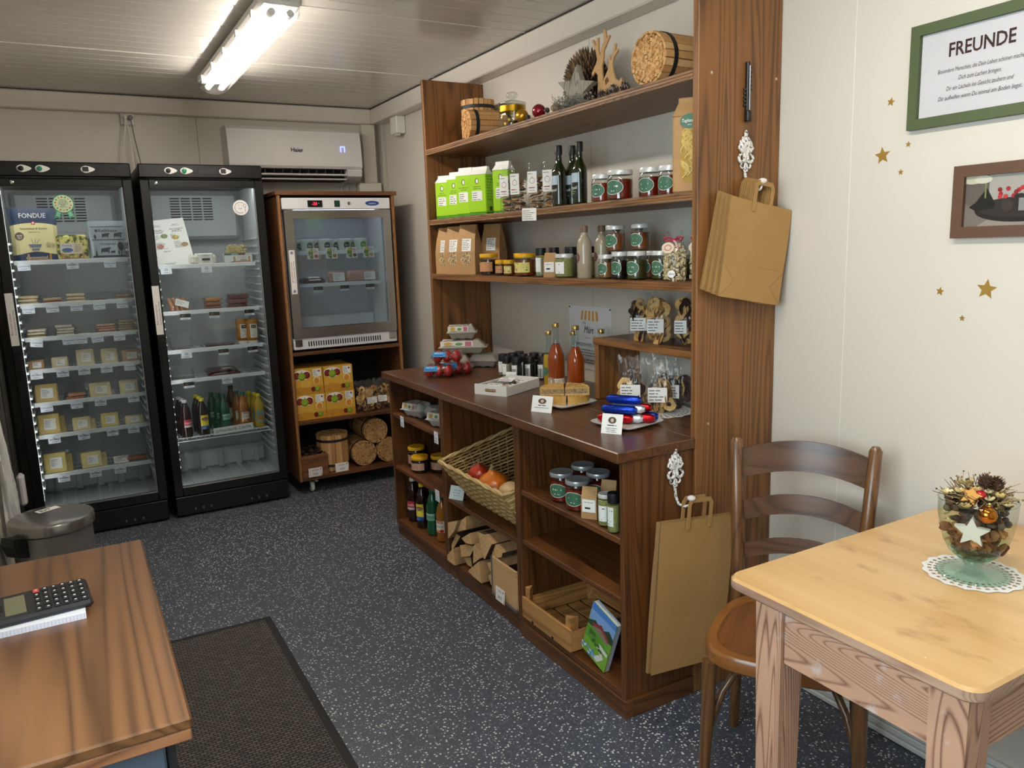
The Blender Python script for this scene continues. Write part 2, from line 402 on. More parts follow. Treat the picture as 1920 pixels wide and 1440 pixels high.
# ceiling of narrow glossy steel planks running across the room
ceilm = mat('#cfcbc2', 0.16, name='ceiling_steel', spec=0.6)
ce = struct(B().box(XL - .06, XR + .06, YF - .06, YB + .06, ZC + .006, ZC + .05, joint).obj('ceiling'))
ribm = mat('#d9d5cc', 0.2, name='ceiling_rib')
pl = B().box(XL, XR, 0, 0.0968, ZC, ZC + .006, ceilm, 0.0022).obj('ceiling_plank', ce)
pl.location.y = YF
k = 1; y = YF + 0.1
while y < YB - 0.05:
    o = share(pl, 'ceiling_plank', ce, (0, y, 0)); k += 1; y += 0.1
for yy in (0.2, 1.2, 2.2, 3.2, 4.2):
    B().box(XL, XR, yy - .0042, yy + .0012, ZC - .0035, ZC + .002, ribm, .001).obj('ceiling_joint', ce)
# steel top rails
BZ = 2.343
t1 = struct(B().box(XR - .088, XR, YF, YB, BZ, ZC - .004, framew, .006).obj('trim_1'))
t2 = struct(B().box(XL, XR - .088, YB - .062, YB, BZ, ZC - .004, framew, .006).obj('trim_2'))
t3 = struct(B().box(XL, XL + .08, YF, YB - .062, BZ, ZC - .004, framew, .006).obj('trim_3'))
gapm = mat('#3a3733', 0.7, name='shadow_gap')
struct(B().box(XL, XR, YB - .064, YB - .058, ZC - .004, ZC - .0005, gapm).box(XR - .090, XR - .084, YF, YB, ZC - .004, ZC - .0005, gapm).obj('rail_shade'))  # dark strips paint the shade in the gap between rails and ceiling
# corner post strip between back wall and right wall
struct(B().box(XR - .03, XR, YB - .09, YB, 0, BZ, mat('#b9b5aa', .45), .003).obj('trim_5'))
bbm = mat('#dcdcda', 0.35, name='baseboard_plastic')
bb = B()
for z0, z1, d in ((0, .018, .030), (.018, .040, .024), (.040, .062, .022), (.062, .084, .019), (.084, .102, .016)):
    bb.box(XR - d, XR, YF, 1.79, z0 + .0015, z1, bbm, .003)
struct(bb.obj('baseboard_right'))
# ---------------------------------------------------------------- ceiling lamp: weatherproof twin tube
def ceiling_lamp(loc, label):
    t = thing('ceiling_lamp', label, 'lamp', loc)
    gl = mat('#e9e7e2', .4, name='lamp_housing')
    B().box(-.075, .075, -.76, .76, -.045, 0, gl, .012).box(-.012, .012, -.80, -.72, -.02, .012, mat('#8b8b88', .4)).obj('housing', t)
    em = bpy.data.materials.get('tube_light')
    if not em:
        em = mat('#fff6ea', .5, name='tube_light', emit=LAMP)
    for s in (-1, 1):
        tb = B(); tb.tube([(s * .034, -.70, -.066), (s * .034, .70, -.066)], .013, em, 10)
        o = tb.obj('fluorescent_tube', t, 40)
        B().tube([(s * .034, y0, -.066), (s * .034, y1, -.066)][:2] if False else [(s * .034, -.735, -.066), (s * .034, -.70, -.066)], .014, gl, 10).obj('tube_socket', t, 40)
        B().tube([(s * .034, .70, -.066), (s * .034, .735, -.066)], .014, gl, 10).obj('tube_socket', t, 40)
    d = B(); n = 10
    pr = [(.072 * math.cos(PI * k / n), -.045 - .052 * math.sin(PI * k / n) ** .7) for k in range(n + 1)]
    ys = [-.765, -.755, -.73, .73, .755, .765]; sc = [.72, .9, 1, 1, .9, .72]
    d.add([(x * s, y, -.045 + (z + .045) * s) for y, s in zip(ys, sc) for x, z in pr], [(j * (n + 1) + i, j * (n + 1) + i + 1, (j + 1) * (n + 1) + i + 1, (j + 1) * (n + 1) + i) for j in range(5) for i in range(n)] + [tuple(range(n + 1)), tuple(range(5 * (n + 1), 6 * (n + 1)))[::-1]], film('#ffffff', .02, .2, 'lamp_diffuser', haze=.12))
    d.obj('diffuser', t, 50)
    for s in (-1, 1):
        for y in (-.6, -.3, 0, .3, .6):
            B().box(s * .078 - .004, s * .078 + .004, y - .012, y + .012, -.058, -.03, gl, .002).obj('clip', t)
    return t
LAMP = 78.0
ceiling_lamp((0.80, 3.78, ZC - .012), 'long white twin-tube ceiling lamp, lit, above the fridges')
ceiling_lamp((0.80, 0.75, ZC - .012), 'long white twin-tube ceiling lamp, lit, above the table end of the room')
# ================================================================ shelf furniture
SD, SL = '#412611', '#86592f'
wz, wy, wx = (wood(SD, SL, a, 1.0, 0.42) for a in 'zyx')
wy2 = wood('#301b0d', '#5f3b20', 'y', 1.0, 0.33, coat=.15)
cz, cy, cx = (wood('#331b0b', '#683f1d', a, 1.0, 0.42) for a in 'zyx')
edgew = wood('#2a150b', '#8d6a4a', 'y', 1.6, 0.6, ring=30, knots=False)
inkd = mat('#160c07', .8, name='peg_hole')
U = thing('shelf_unit', 'tall brown stained wooden wall shelf unit with three long shelves above the counter', 'shelf', (0, 0, 0))
B().box(1.675, 2.018, 1.80, 1.825, 0, 2.335, wz, .0015).obj('side_panel', U)
B().box(1.675, 2.018, 3.785, 3.812, 0.0, 2.335, wz, .0015).obj('side_panel', U)
for z in (1.993, 1.643, 1.367):
    b = B(); b.box(1.678, 2.018, 1.826, 3.784, z - .027, z, wy, .001)
    s = b.obj('shelf', U)
    e = B()
    for k in range(3): e.box(1.6755, 1.6785, 1.826, 3.784, z - .027 + k * .009, z - .0185 + k * .009, (edgew, wy)[k % 2 if z != 1.367 else 1], .0008)
    e.obj('edge_band', s)
    for yy in (3.72, 1.89):
        B().box(1.80, 1.84, yy - .05 if yy > 3 else yy - .064, yy + .064 if yy > 3 else yy + .05, z - .038, z - .027, cz).obj('bracket', s)
for x, z in ((1.725, 1.982), (2.0, 1.983), (1.727, 1.38), (1.727, 0.92)):
    B().lathe([(.0045, 0), (.0045, .0012), (.002, .0016)], mat('#c9c2b4', .3, .9, name='screw_steel'), 10, M=T(x - .004 if x > 1.99 else x, 1.80, z, rx=PI / 2)).obj('screw', U, 30)
# base cabinets, three units with open fronts towards the room
def cabinet(y0, y1, label, shelves, near=False, far=False):
    t = thing('base_cabinet', label, 'cabinet', (0, 0, 0), 0, 'open base cabinets under the worktop')
    xf, xb = 1.395, 1.655
    xb = 1.97
    def side(ya, yb, m=cz): return B().box(xf, xb, ya, yb, .06, .845, m, .0015).obj('side_panel', t)
    side(y0, y0 + .02); side(y1 - .02, y1)
    B().box(xf, xb, y0 + .02, y1 - .02, .06, .083, cy, .001).obj('bottom_board', t)
    bk = B(); n = 5; w_ = (y1 - y0 - .04) / n
    for k in range(n): bk.box(xb, xb + .012, y0 + .02 + k * w_ + .0006, y0 + .02 + (k + 1) * w_ - .0006, .06, .845, cz)
    bk.obj('back_panel', t)
    B().box(xf + .008 if not near else xf - .006, xf + .026, y0 + (.002 if not near else -.012), y1 - .002, 0, .06, cy, .0015).obj('plinth', t)
    if near: B().box(xf + .0265, 1.674, y0 - .012, y0 + .006, 0, .06, cx, .0015).obj('plinth', t)
    for z in shelves:
        B().box(xf + .004, xb, y0 + .021, y1 - .021, z - .02, z, cy, .0012).obj('shelf', t)
    for ys in (y1 - .0205,):
        h = B()
        for xx in (xf + .04,):
            for k in range(20): h.lathe([(.0025, 0), (.0025, .0006)], inkd, 6, M=T(xx, ys, .14 + k * .032, rx=PI / 2))
        stuff(h.obj('peg_holes', t))
    return t
cabinet(3.135, 3.78, 'wooden base cabinet with egg cartons, nearest the freezer trolley', (.666, .382))
cabinet(2.462, 3.133, 'wooden base cabinet holding the wicker basket and firewood', (.382,))
cabinet(1.81, 2.460, 'wooden base cabinet with the empty crate, beside the chair', (.594, .398), near=True)
tag(B().box(1.367, 1.674, 1.80, 3.80, .846, .88, wy2, .003).box(1.674, 2.016, 1.826, 3.784, .846, .88, wy2, .0005).obj('worktop'), 'long dark brown wooden worktop lying over the three base cabinets', 'worktop')
t = thing('riser_shelf', 'small wooden riser shelf standing on the worktop below the third shelf', 'shelf', (0, 0, 0))
B().box(1.80, 2.012, 1.83, 2.525, 1.102, 1.127, wy, .0012).obj('top_board', t)
B().box(1.805, 2.012, 2.497, 2.522, .881, 1.102, wz, .0012).obj('side_panel', t)
B().box(1.805, 2.012, 1.83, 1.85, .881, 1.102, wz, .0012).obj('side_panel', t)
# ---------------------------------------------------------------- table
def pine_top():
    m = wood('#c2935a', '#e3bf88', 'y', .55, 0.32, ring=3.0, contrast=.5, knots=False, bump=.02, coat=.25)
    nt = m.node_tree; b = nt.nodes['Principled BSDF']; N, L = nt.nodes.new, nt.links.new
    old = b.inputs['Base Color'].links[0].from_socket
    tc = N('ShaderNodeTexCoord'); mp = N('ShaderNodeMapping'); mp.inputs['Scale'].default_value = (6, 3, 1); L(tc.outputs['Object'], mp.inputs[0])
    n = N('ShaderNodeTexNoise'); n.inputs['Scale'].default_value = 3.2; n.inputs['Detail'].default_value = 8; L(mp.outputs[0], n.inputs['Vector'])
    r = N('ShaderNodeValToRGB'); r.color_ramp.elements[0].position = .60; r.color_ramp.elements[1].position = .74; L(n.outputs['Fac'], r.inputs['Fac'])
    mx = N('ShaderNodeMixRGB'); mx.inputs[2].default_value = (*lin('#9a7044'), 1); ml = N('ShaderNodeMath'); ml.operation = 'MULTIPLY'; ml.inputs[1].default_value = .55
    L(r.outputs['Color'], ml.inputs[0]); L(ml.outputs[0], mx.inputs[0]); L(old, mx.inputs[1])
    v = N('ShaderNodeTexVoronoi'); v.inputs['Scale'].default_value = 11; L(tc.outputs['Object'], v.inputs['Vector'])
    lt = N('ShaderNodeMath'); lt.operation = 'LESS_THAN'; lt.inputs[1].default_value = .045; L(v.outputs['Distance'], lt.inputs[0])
    mx2 = N('ShaderNodeMixRGB'); mx2.inputs[2].default_value = (*lin('#efdcb4'), 1); L(lt.outputs[0], mx2.inputs[0]); L(mx.outputs[0], mx2.inputs[1])
    L(mx2.outputs[0], b.inputs['Base Color'])
    return m
def brushed(axis, sc=1.0):
    m = wood('#6f3f30', '#c99c80', axis, sc, 0.55, ring=44, contrast=1.5, knots=True, bump=.5)
    nt = m.node_tree; b = nt.nodes['Principled BSDF']; N, L = nt.nodes.new, nt.links.new
    old = b.inputs['Base Color'].links[0].from_socket
    tc = N('ShaderNodeTexCoord'); n = N('ShaderNodeTexNoise'); n.inputs['Scale'].default_value = 14; n.inputs['Detail'].default_value = 6; L(tc.outputs['Object'], n.inputs['Vector'])
    r = N('ShaderNodeValToRGB'); r.color_ramp.elements[0].position = .60; r.color_ramp.elements[1].position = .72; r.color_ramp.elements[1].color = (.8, .8, .8, 1); L(n.outputs['Fac'], r.inputs['Fac'])
    mx = N('ShaderNodeMixRGB'); mx.inputs[2].default_value = (*lin('#d8cfd2'), 1); L(r.outputs['Color'], mx.inputs[0]); L(old, mx.inputs[1]); L(mx.outputs[0], b.inputs['Base Color'])
    return m
t = thing('dining_table', 'worn pine table with honey coloured top and whitewashed legs', 'table', (0, 0, 0))
bz_, by_, bx_ = brushed('z'), brushed('y', .8), brushed('x', .8)
def rrect(x0, x1, y0, y1, r, n=6):
    p = []
    for cx_, cy_, a0 in ((x1 - r, y1 - r, 0), (x0 + r, y1 - r, 90), (x0 + r, y0 + r, 180), (x1 - r, y0 + r, 270)):
        for k in range(n + 1):
            a = math.radians(a0 + 90 * k / n); p.append((cx_ + r * math.cos(a), cy_ + r * math.sin(a)))
    return p
tb = B(); pt = pine_top()
P0 = rrect(1.196, 2.012, .632, 1.190, .035); P1 = rrect(1.201, 2.008, .637, 1.185, .033); n = len(P0)
tb.add([(x, y, .737) for x, y in P1] + [(x, y, .742) for x, y in P0] + [(x, y, .759) for x, y in P0] + [(x, y, .765) for x, y in P1],
       [tuple(range(n))[::-1], tuple(range(3 * n, 4 * n))] , pt)
tb2 = B(); em_ = wood('#8e6a58', '#b8977f', 'y', 1, .5, ring=20, knots=False)
for j in range(3):
    tb.add([(x, y, z) for P, z in (((P1, .737), (P0, .742)), ((P0, .742), (P0, .759)), ((P0, .759), (P1, .765)))[j] for x, y in P], [(i, (i + 1) % n, n + (i + 1) % n, n + i) for i in range(n)], em_ if j < 2 else pt)
tb.obj('table_top', t, 25)
for x, y in ((1.215, 1.045), (1.215, .655), (1.92, 1.045), (1.92, .655)):
    v = [(x, y, .737), (x + .07, y, .737), (x + .07, y + .07, .737), (x, y + .07, .737)]
    v2 = [(x + .004, y + .002, 0), (x + .056, y + .002, 0), (x + .056, y + .056, 0), (x + .004, y + .056, 0)]
    b = B(); b.add(v + v2, [(0, 1, 2, 3), (7, 6, 5, 4), (0, 4, 5, 1), (1, 5, 6, 2), (2, 6, 7, 3), (3, 7, 4, 0)], bz_); b.obj('leg', t)
B().box(1.224, 1.246, .726, 1.044, .612, .737, by_, .001).obj('apron', t)
B().box(1.945, 1.967, .726, 1.044, .612, .737, by_, .001).obj('apron', t)
B().box(1.286, 1.919, .664, .686, .612, .737, bx_, .001).obj('apron', t)
B().box(1.286, 1.919, 1.084, 1.106, .612, .737, bx_, .001).obj('apron', t)
# ---------------------------------------------------------------- bentwood chair
ch = wood('#3d2612', '#6f4a28', 'z', 1.4, .3, ring=9, knots=False, coat=.3)
chd = wood('#33221a', '#62442f', 'x', 1.2, .32, ring=6, contrast=.7, knots=False, coat=.25)
chs = wood('#7a4a20', '#8f5d2b', 'x', 1.0, .3, ring=4, contrast=.6, knots=False, coat=.4)
t = thing('wooden_chair', 'brown bentwood chair with three curved back slats tucked in at the table', 'chair', (1.566, 1.32, 0), math.radians(-54.7))
def seat_out(a, grow=0.0):
    # rounded trapezoid: wider in front (-y)
    c, s_ = math.cos(a), math.sin(a); e = 3.6
    q = (abs(c) ** e + abs(s_) ** e) ** (-1 / e)
    hw = .20 + (-.02 if s_ > 0 else .012) * abs(s_ * q)
    return ((hw + grow) * c * q, (.205 + grow) * s_ * q)
n = 40
o0 = [seat_out(2 * PI * k / n) for k in range(n)]; o1 = [seat_out(2 * PI * k / n, -.028) for k in range(n)]; o2 = [seat_out(2 * PI * k / n, -.006) for k in range(n)]
rg = B()
rings = [([*o2], .425), ([*o0], .431), ([*o0], .458), ([*o2], .466), ([*o1], .467), ([seat_out(2 * PI * k / n, -.031) for k in range(n)], .461)]
v = [(x, y, z) for P, z in rings for x, y in P]
rg.add(v, [(j * n + k, j * n + (k + 1) % n, (j + 1) * n + (k + 1) % n, (j + 1) * n + k) for j in range(5) for k in range(n)] + [tuple(range(n))[::-1]], chs)
rg.obj('seat_frame', t, 40)
pn = B(); pn.add([(x, y, .4615) for x, y in [seat_out(2 * PI * k / n, -.030) for k in range(n)]] + [(x * .5, y * .5, .458) for x, y in o1] + [(0, 0, .4575)],
                 [(k, (k + 1) % n, n + (k + 1) % n, n + k) for k in range(n)] + [(n + k, n + (k + 1) % n, 2 * n) for k in range(n)], wood('#4d2b12', '#7d4c22', 'y', 2, .4, ring=7, contrast=.5, knots=False, coat=.2))
pn.obj('seat_panel', t, 60)
for s in (-1, 1):
    B().tube([(s * .178, -.165, .43), (s * .180, -.170, .30), (s * .190, -.182, 0.0)], [.019, .018, .012], ch, 12).obj('leg', t, 50)
    # rear post: leg and back upright in one sweep
    B().tube([(s * .175, .235, 0), (s * .165, .205, .22), (s * .163, .188, .44), (s * .166, .20, .52), (s * .176, .232, .70), (s * .188, .270, .905), (s * .1882, .2705, .918)], [.013, .017, .019, .019, .0185, .018, .010], ch, 12).obj('rear_post', t, 50)
    # bent brace from front leg to seat
    pts = [(s * .183, -.172, .20), (s * .172, -.158, .26), (s * .150, -.13, .33), (s * .115, -.09, .385), (s * .06, -.03, .415), (0, .0, .42)]
    B().tube(pts, .010, ch, 8).obj('brace', t, 50)
for z0, z1, bow in ((.795, .882, .045), (.672, .728, .040), (.560, .604, .034)):
    hw = .165 + (z0 - .5) * .05; b = B(); N_ = 14; v = []
    y0 = .193 + (z0 - .48) * .182
    for k in range(N_ + 1):
        u = -1 + 2 * k / N_; dx = hw * u; dy = bow * (1 - u * u); up_ = .026 * (1 - u * u)
        for yy, zz in ((-.004, z0 + up_), (.004, z0 + up_), (.004, z1 + up_), (-.004, z1 + up_)):
            tilt = (zz - z0) * .18
            v.append((dx, y0 + dy + yy + tilt, zz))
    f = [(k * 4 + a, k * 4 + (a + 1) % 4, k * 4 + 4 + (a + 1) % 4, k * 4 + 4 + a) for k in range(N_) for a in range(4)] + [(0, 3, 2, 1), (N_ * 4, N_ * 4 + 1, N_ * 4 + 2, N_ * 4 + 3)]
    b.add(v, [q[::-1] for q in f], chd); b.obj('back_slat', t, 40)
# ---------------------------------------------------------------- till counter, bottom left
t = thing('till_counter', 'till counter with warm brown plank top and blue grey body, in the foreground', 'counter', (0, 0, 0))
tw = wood('#3c2212', '#7a5231', 'y', .85, .36, ring=10, contrast=.9, coat=.2)
b = B()
b.box(XL + .01, .079, 1.03, 1.795, .885, .902, tw, .003)
b.obj('top_board', t)
B().box(XL + .01, .077, 1.032, 1.793, .868, .8845, wood('#4f2a18', '#a06c48', 'x', 1.2, .5, ring=14), .002).obj('top_board', t)
B().box(XL + .012, .045, 1.07, 1.76, 0.02, .868, mat('#5f6b7d', .4, name='blue_grey_laminate'), .003).obj('body', t)
B().box(.046, .058, 1.075, 1.105, 0.05, .86, mat('#2a2c30', .4, name='dark_edge'), .002).obj('edge_profile', t)
np = tag(B().box(-.09, .09, -.062, .062, 0, .010, mat('#e9e9f2', .7, name='squared_paper')).obj('notepad', None, None, (-.125, 1.495, .902), math.radians(1)), 'white squared notepad under the calculator', 'notepad')
g = B(); gl_ = mat('#b9bfdc', .8)
for k in range(34): g.box(-.088 + k * .0053, -.0875 + k * .0053, -.0625, -.0621, .0005, .0098, gl_)
g.box(-.09, .09, -.0622, .0622, .0098, .0103, mat('#f2f2f6', .7)); g.obj('page_lines', np)
t = thing('calculator', 'black pocket calculator with one red key on the till counter', 'calculator', (-.11, 1.50, .9133), math.radians(5), rot=(math.radians(3), 0, math.radians(5)))
cb = mat('#222226', .38, name='black_plastic')
B().box(-.088, .085, -.052, .052, 0, .014, cb, .005).box(-.07, -.045, -.012, .012, .0139, .0143, mat('#0c0b10', .15)).obj('case', t)
B().box(-.042, -.012, -.036, .036, .0138, .0145, mat('#737359', .15, name='lcd')).obj('display', t)
key = None
for i in range(6):
    for j in range(5):
        x, y = .006 + i * .0135, -.038 + j * .019
        c = mat('#c9433f', .4) if (i == 0 and j == 4) else mat('#141417', .4)
        B().box(x - .005, x + .005, y - .0065, y + .0065, .0138, .0165, c, .0015).box(x - .0018, x + .0018, y - .002, y + .002, .0165, .0167, mat('#cfcfcf', .5)).obj('key', t)
# ---------------------------------------------------------------- floor mat
mm = bpy.data.materials.new('ribbed_mat'); mm.use_nodes = True; nt = mm.node_tree; bs = nt.nodes['Principled BSDF']
tc = nt.nodes.new('ShaderNodeTexCoord'); ck = nt.nodes.new('ShaderNodeTexBrick'); ck.inputs['Scale'].default_value = 52
ck.inputs['Color1'].default_value = (*lin('#615c57'), 1); ck.inputs['Color2'].default_value = (*lin('#4a4642'), 1); ck.inputs['Mortar'].default_value = (.008, .008, .009, 1)
ck.inputs['Mortar Size'].default_value = .09; ck.inputs['Brick Width'].default_value = 1.1; ck.inputs['Row Height'].default_value = .62
nt.links.new(tc.outputs['Object'], ck.inputs['Vector']); nt.links.new(ck.outputs['Color'], bs.inputs['Base Color']); bs.inputs['Roughness'].default_value = .95
bp = nt.nodes.new('ShaderNodeBump'); bp.inputs['Strength'].default_value = .9; bp.inputs['Distance'].default_value = .004; bp.invert = True
nt.links.new(ck.outputs['Fac'], bp.inputs['Height']); nt.links.new(bp.outputs['Normal'], bs.inputs['Normal'])
t = thing('door_mat', 'dark ribbed entrance mat with black rubber border on the speckled floor', 'mat', (.19, 2.42, 0))
B().box(-.395, .395, -.75, .75, 0.0005, .005, mat('#1c1c1f', .75, name='rubber'), .002).obj('rubber_border', t)
B().box(-.365, .365, -.72, .72, .0045, .0085, mm, .001).obj('ribbed_surface', t)
# ---------------------------------------------------------------- pedal bin and bag
t = thing('pedal_bin', 'grey metal pedal bin with domed lid behind the till counter', 'bin', (-.168, 3.76, 0))
gm = mat('#8d8c89', .35, .5, name='grey_lacquer')
B().lathe([(.150, .02), (.152, .03), (.152, .375)], gm, 40).obj('body', t, 40)
B().lathe([(.153, 0), (.155, .01), (.153, .022)], mat('#1d1d1e', .5), 40).obj('base_ring', t, 40)
B().lathe([(.150, .375), (.150, .380)], mat('#101010', .6), 40).obj('gap_ring', t, 40)
ld = B(); ld.lathe([(.160, .380), (.164, .385), (.164, .418), (.160, .426), (.150, .431), (.10, .441), (.05, .446), (0.001, .447)], mat('#9a9896', .22, .75, name='brushed_lid', noise=.06, nscale=6), 44)
ld = ld.obj('lid', t, 35)
st = B(); st.M = T(-.01, .03, .4475, rx=-PI / 2 + .0, rz=.5); st.rect(-.045, -.022, .045, .022, WHITE); st.lines(-.035, .004, .07, 2, .014, INK, th=.6); st.obj('sticker', ld)
B().prism([(-.150, .30), (-.195, .315), (-.215, .37), (-.205, .40), (-.150, .385)], -.035, .035, mat('#141414', .4), M=T(rz=math.radians(42))).obj('hinge', t)
t = B()
def bagf(u, v):
    h = .30 + v * .62; r_ = .10 * (1 - v * .75) + .012 * math.sin(u * 40 + v * 5) + .01 * math.sin(u * 17 + v * 11)
    a = -PI / 2 + u * PI
    return (XL + .004 + max(.002, r_ * math.cos(a) * .55), 4.02 + .02 * v + r_ * 1.15 * math.sin(a), h)
t.grid(bagf, 40, 14, film('#ffffff', .06, .25, 'plastic_bag', bump=.6, bscale=25, haze=.8, hazecol='#f6f6f4'))
tag(t.obj('plastic_bag', None, 60), 'crumpled translucent white plastic bag hanging at the left wall behind the bin', 'bag')
B_ = thing('bag_hook', 'small white wall hook holding the plastic bag at the left wall', 'hook', (XL, 4.04, .93))
B().tube([(0, 0, .02), (.03, 0, .01), (.04, 0, -.005), (.03, 0, -.018)], .006, WHITE, 8).obj('hook_arm', B_, 40)
t = tag(B().box(XL + .021, XL + .055, 4.52, 4.60, .28, .44, mat('#e4e1dd', .4), .012).obj('door_sensor'), 'white plastic door contact box on the dark door frame', 'sensor')
# ---------------------------------------------------------------- air conditioner and wall fittings
t = thing('air_conditioner', 'white wall mounted air conditioner with Haier lettering above the freezer', 'air conditioner', (0, 0, 0))
acw = mat('#dcdad8', .35, name='ac_plastic')
prof = [(5.315, 2.285), (5.16, 2.283), (5.135, 2.262), (5.120, 2.20), (5.112, 2.10), (5.112, 2.045), (5.125, 2.030), (5.315, 2.030)]
B().prism(prof, .955, 1.80, acw, ax='x').obj('body', t, 30)
low = [(5.315, 2.0295), (5.130, 2.0295), (5.122, 2.02), (5.135, 1.985), (5.19, 1.958), (5.315, 1.958)]
B().prism(low, 1.70, 1.80, acw, ax='x').obj('end_cap', t, 30)
B().prism(low, .955, 1.02, acw, ax='x').obj('end_cap', t, 30)
B().box(1.02, 1.70, 5.20, 5.315, 1.958, 2.0295, mat('#161616', .7)).obj('air_outlet', t)
for k in range(12): B().box(1.06 + k * .055, 1.063 + k * .055, 5.135, 5.20, 1.99, 2.028, mat('#3a3a3a', .5)).obj('vane', t)
B().box(1.02, 1.698, 5.125, 5.175, 1.988, 1.998, acw, .003).obj('louver', t)
B().box(1.02, 1.698, 5.140, 5.200, 1.962, 1.970, acw, .003).obj('louver', t)
b = B(); b.M = T(1.375, 5.1115, 2.13); b.text('Haier', 0, 0, .026, mat('#333338', .5), bold=.0008); b.obj('lettering', t)
dm = mat('#8f9bff', .5, name='display_glow', emit=2.5)
b = B(); b.M = T(1.672, 5.1115, 2.135); b.rect(-.016, 0, -.010, .036, dm).rect(.010, 0, .016, .036, dm).rect(-.016, .031, .016, .036, dm); b.obj('display', t)
t = thing('pipe_duct', 'cream cover duct and box for the air conditioner pipes in the corner', 'duct', (0, 0, 0))
B().box(1.862, 1.955, 5.255, 5.318, 1.955, 2.34, mat('#d8d2c4', .45), .004).obj('vertical_duct', t)
B().box(1.815, 1.975, 5.235, 5.318, 1.845, 1.954, mat('#d4cfc2', .45), .006).obj('junction_box', t)
B().box(1.675, 1.79, 5.26, 5.318, 1.845, 1.885, mat('#cfcbc0', .45), .003).obj('valve_block', t)
for x in (1.70, 1.745):
    B().tube([(x, 5.285, 1.885), (x, 5.28, 1.93), (x + .03, 5.275, 1.955), (x + .075, 5.27, 1.965), (x + .085, 5.27, 1.972)], .007, mat('#b9b7b3', .4), 8).lathe([(.011, 0), (.011, .014), (.006, .018)], mat('#9a9a98', .25, .9), 10, M=T(x, 5.285, 1.883)).obj('pipe', t, 40)
t = thing('motion_detector', 'small white box detector on the right wall under the ceiling rail', 'detector', (0, 0, 0))
B().box(1.955, 2.018, 4.86, 4.97, 2.235, 2.342, mat('#e6e4de', .4), .005).obj('housing', t)
B().box(1.962, 1.99, 4.88, 4.93, 2.222, 2.2348, mat('#d3d1cb', .4), .003).obj('lens', t)
t = thing('wall_socket', 'white twin socket high on the back wall with plugs in it', 'socket', (.432, 5.318, 2.315))
B().box(-.036, .036, -.022, 0, -.038, .036, mat('#e4e1d8', .4), .004).obj('plate', t)
gp = mat('#8d8a84', .5)
B().lathe([(.014, 0), (.014, .03), (.008, .036)], gp, 12, M=T(.014, -.022, .002, rx=PI / 2)).obj('plug', t, 40)
B().lathe([(.013, 0), (.013, .025), (.008, .03)], mat('#e9e6de', .5), 12, M=T(-.012, -.022, .008, rx=PI / 2)).obj('plug', t, 40)
for nm, lab, cm, pts in (('power_cable', 'grey power cable from socket down behind the fridges', gp, [(.446, 5.26, 2.31), (.455, 5.258, 2.20), (.475, 5.26, 2.05), (.483, 5.27, 1.9), (.483, 5.28, 1.5)]),
                         ('power_cable', 'white looping cable from socket down behind the black fridge', mat('#efece6', .5), [(.420, 5.266, 2.318), (.41, 5.26, 2.24), (.385, 5.262, 2.12), (.375, 5.27, 2.0), (.38, 5.28, 1.6)]),
                         ('power_cable', 'thin white cable hanging straight from socket between the fridges', mat('#e8e5df', .5), [(.421, 5.264, 2.312), (.432, 5.258, 2.22), (.437, 5.26, 2.08), (.44, 5.27, 1.95), (.44, 5.28, 1.6)])):
    tag(B().tube(pts, .0035, cm, 6).obj(nm, None, 60), lab, 'cable', 'cables at the wall socket')
# ================================================================ glass door fridges
blk = mat('#0d0d0f', .32, name='black_lacquer'); blk2 = mat('#141416', .45, name='black_plastic'); liner = mat('#bcc2c6', .45, name='fridge_liner')
railw = mat('#e6eaee', .4, name='shelf_rail'); chrome = mat('#c9ccd0', .18, 1.0, name='chrome')
doorg = film('#eef2f3', .035, .0, 'fridge_glass')
ledm = mat('#fffaf2', .5, name='fridge_led', emit=19.0)
wire_me = {}
def wire_shelf(parent, x0, x1, y0, y1, z, rail=True):
    s = B()
    if rail: s.box(x0 + .005, x1 - .005, y0, y0 + .006, z - .012, z + .012, railw, .002)
    else: s.tube([(x0 + .01, y0, z - .012), (x0 + .01, y0, z + .008), (x1 - .01, y0, z + .008), (x1 - .01, y0, z - .012)], .0025, railw, 6).tube([(x0, y0, z - .012), (x1, y0, z - .012)], .0028, railw, 6)
    o = s.obj('shelf', parent, 40)
    wk = ('w', round(x1 - x0, 3), round(y1 - y0, 3))
    if wk not in wire_me:
        q = B(); nb = 22
        for k in range(nb):
            x = (x1 - x0) * (k + .5) / nb; q.box(x - .0014, x + .0014, .004, y1 - y0, -.0035, -.0005, railw)
        for yy in (.08, (y1 - y0) * .6, y1 - y0 - .01): q.box(0, x1 - x0, yy, yy + .004, -.0075, -.0035, railw)
        q = q.obj('wire_grid', o, None, (x0, y0, z)); stuff(q); wire_me[wk] = q.data
    else: stuff(share(wire_me[wk], 'wire_grid', o, (x0, y0, z)))
    return o
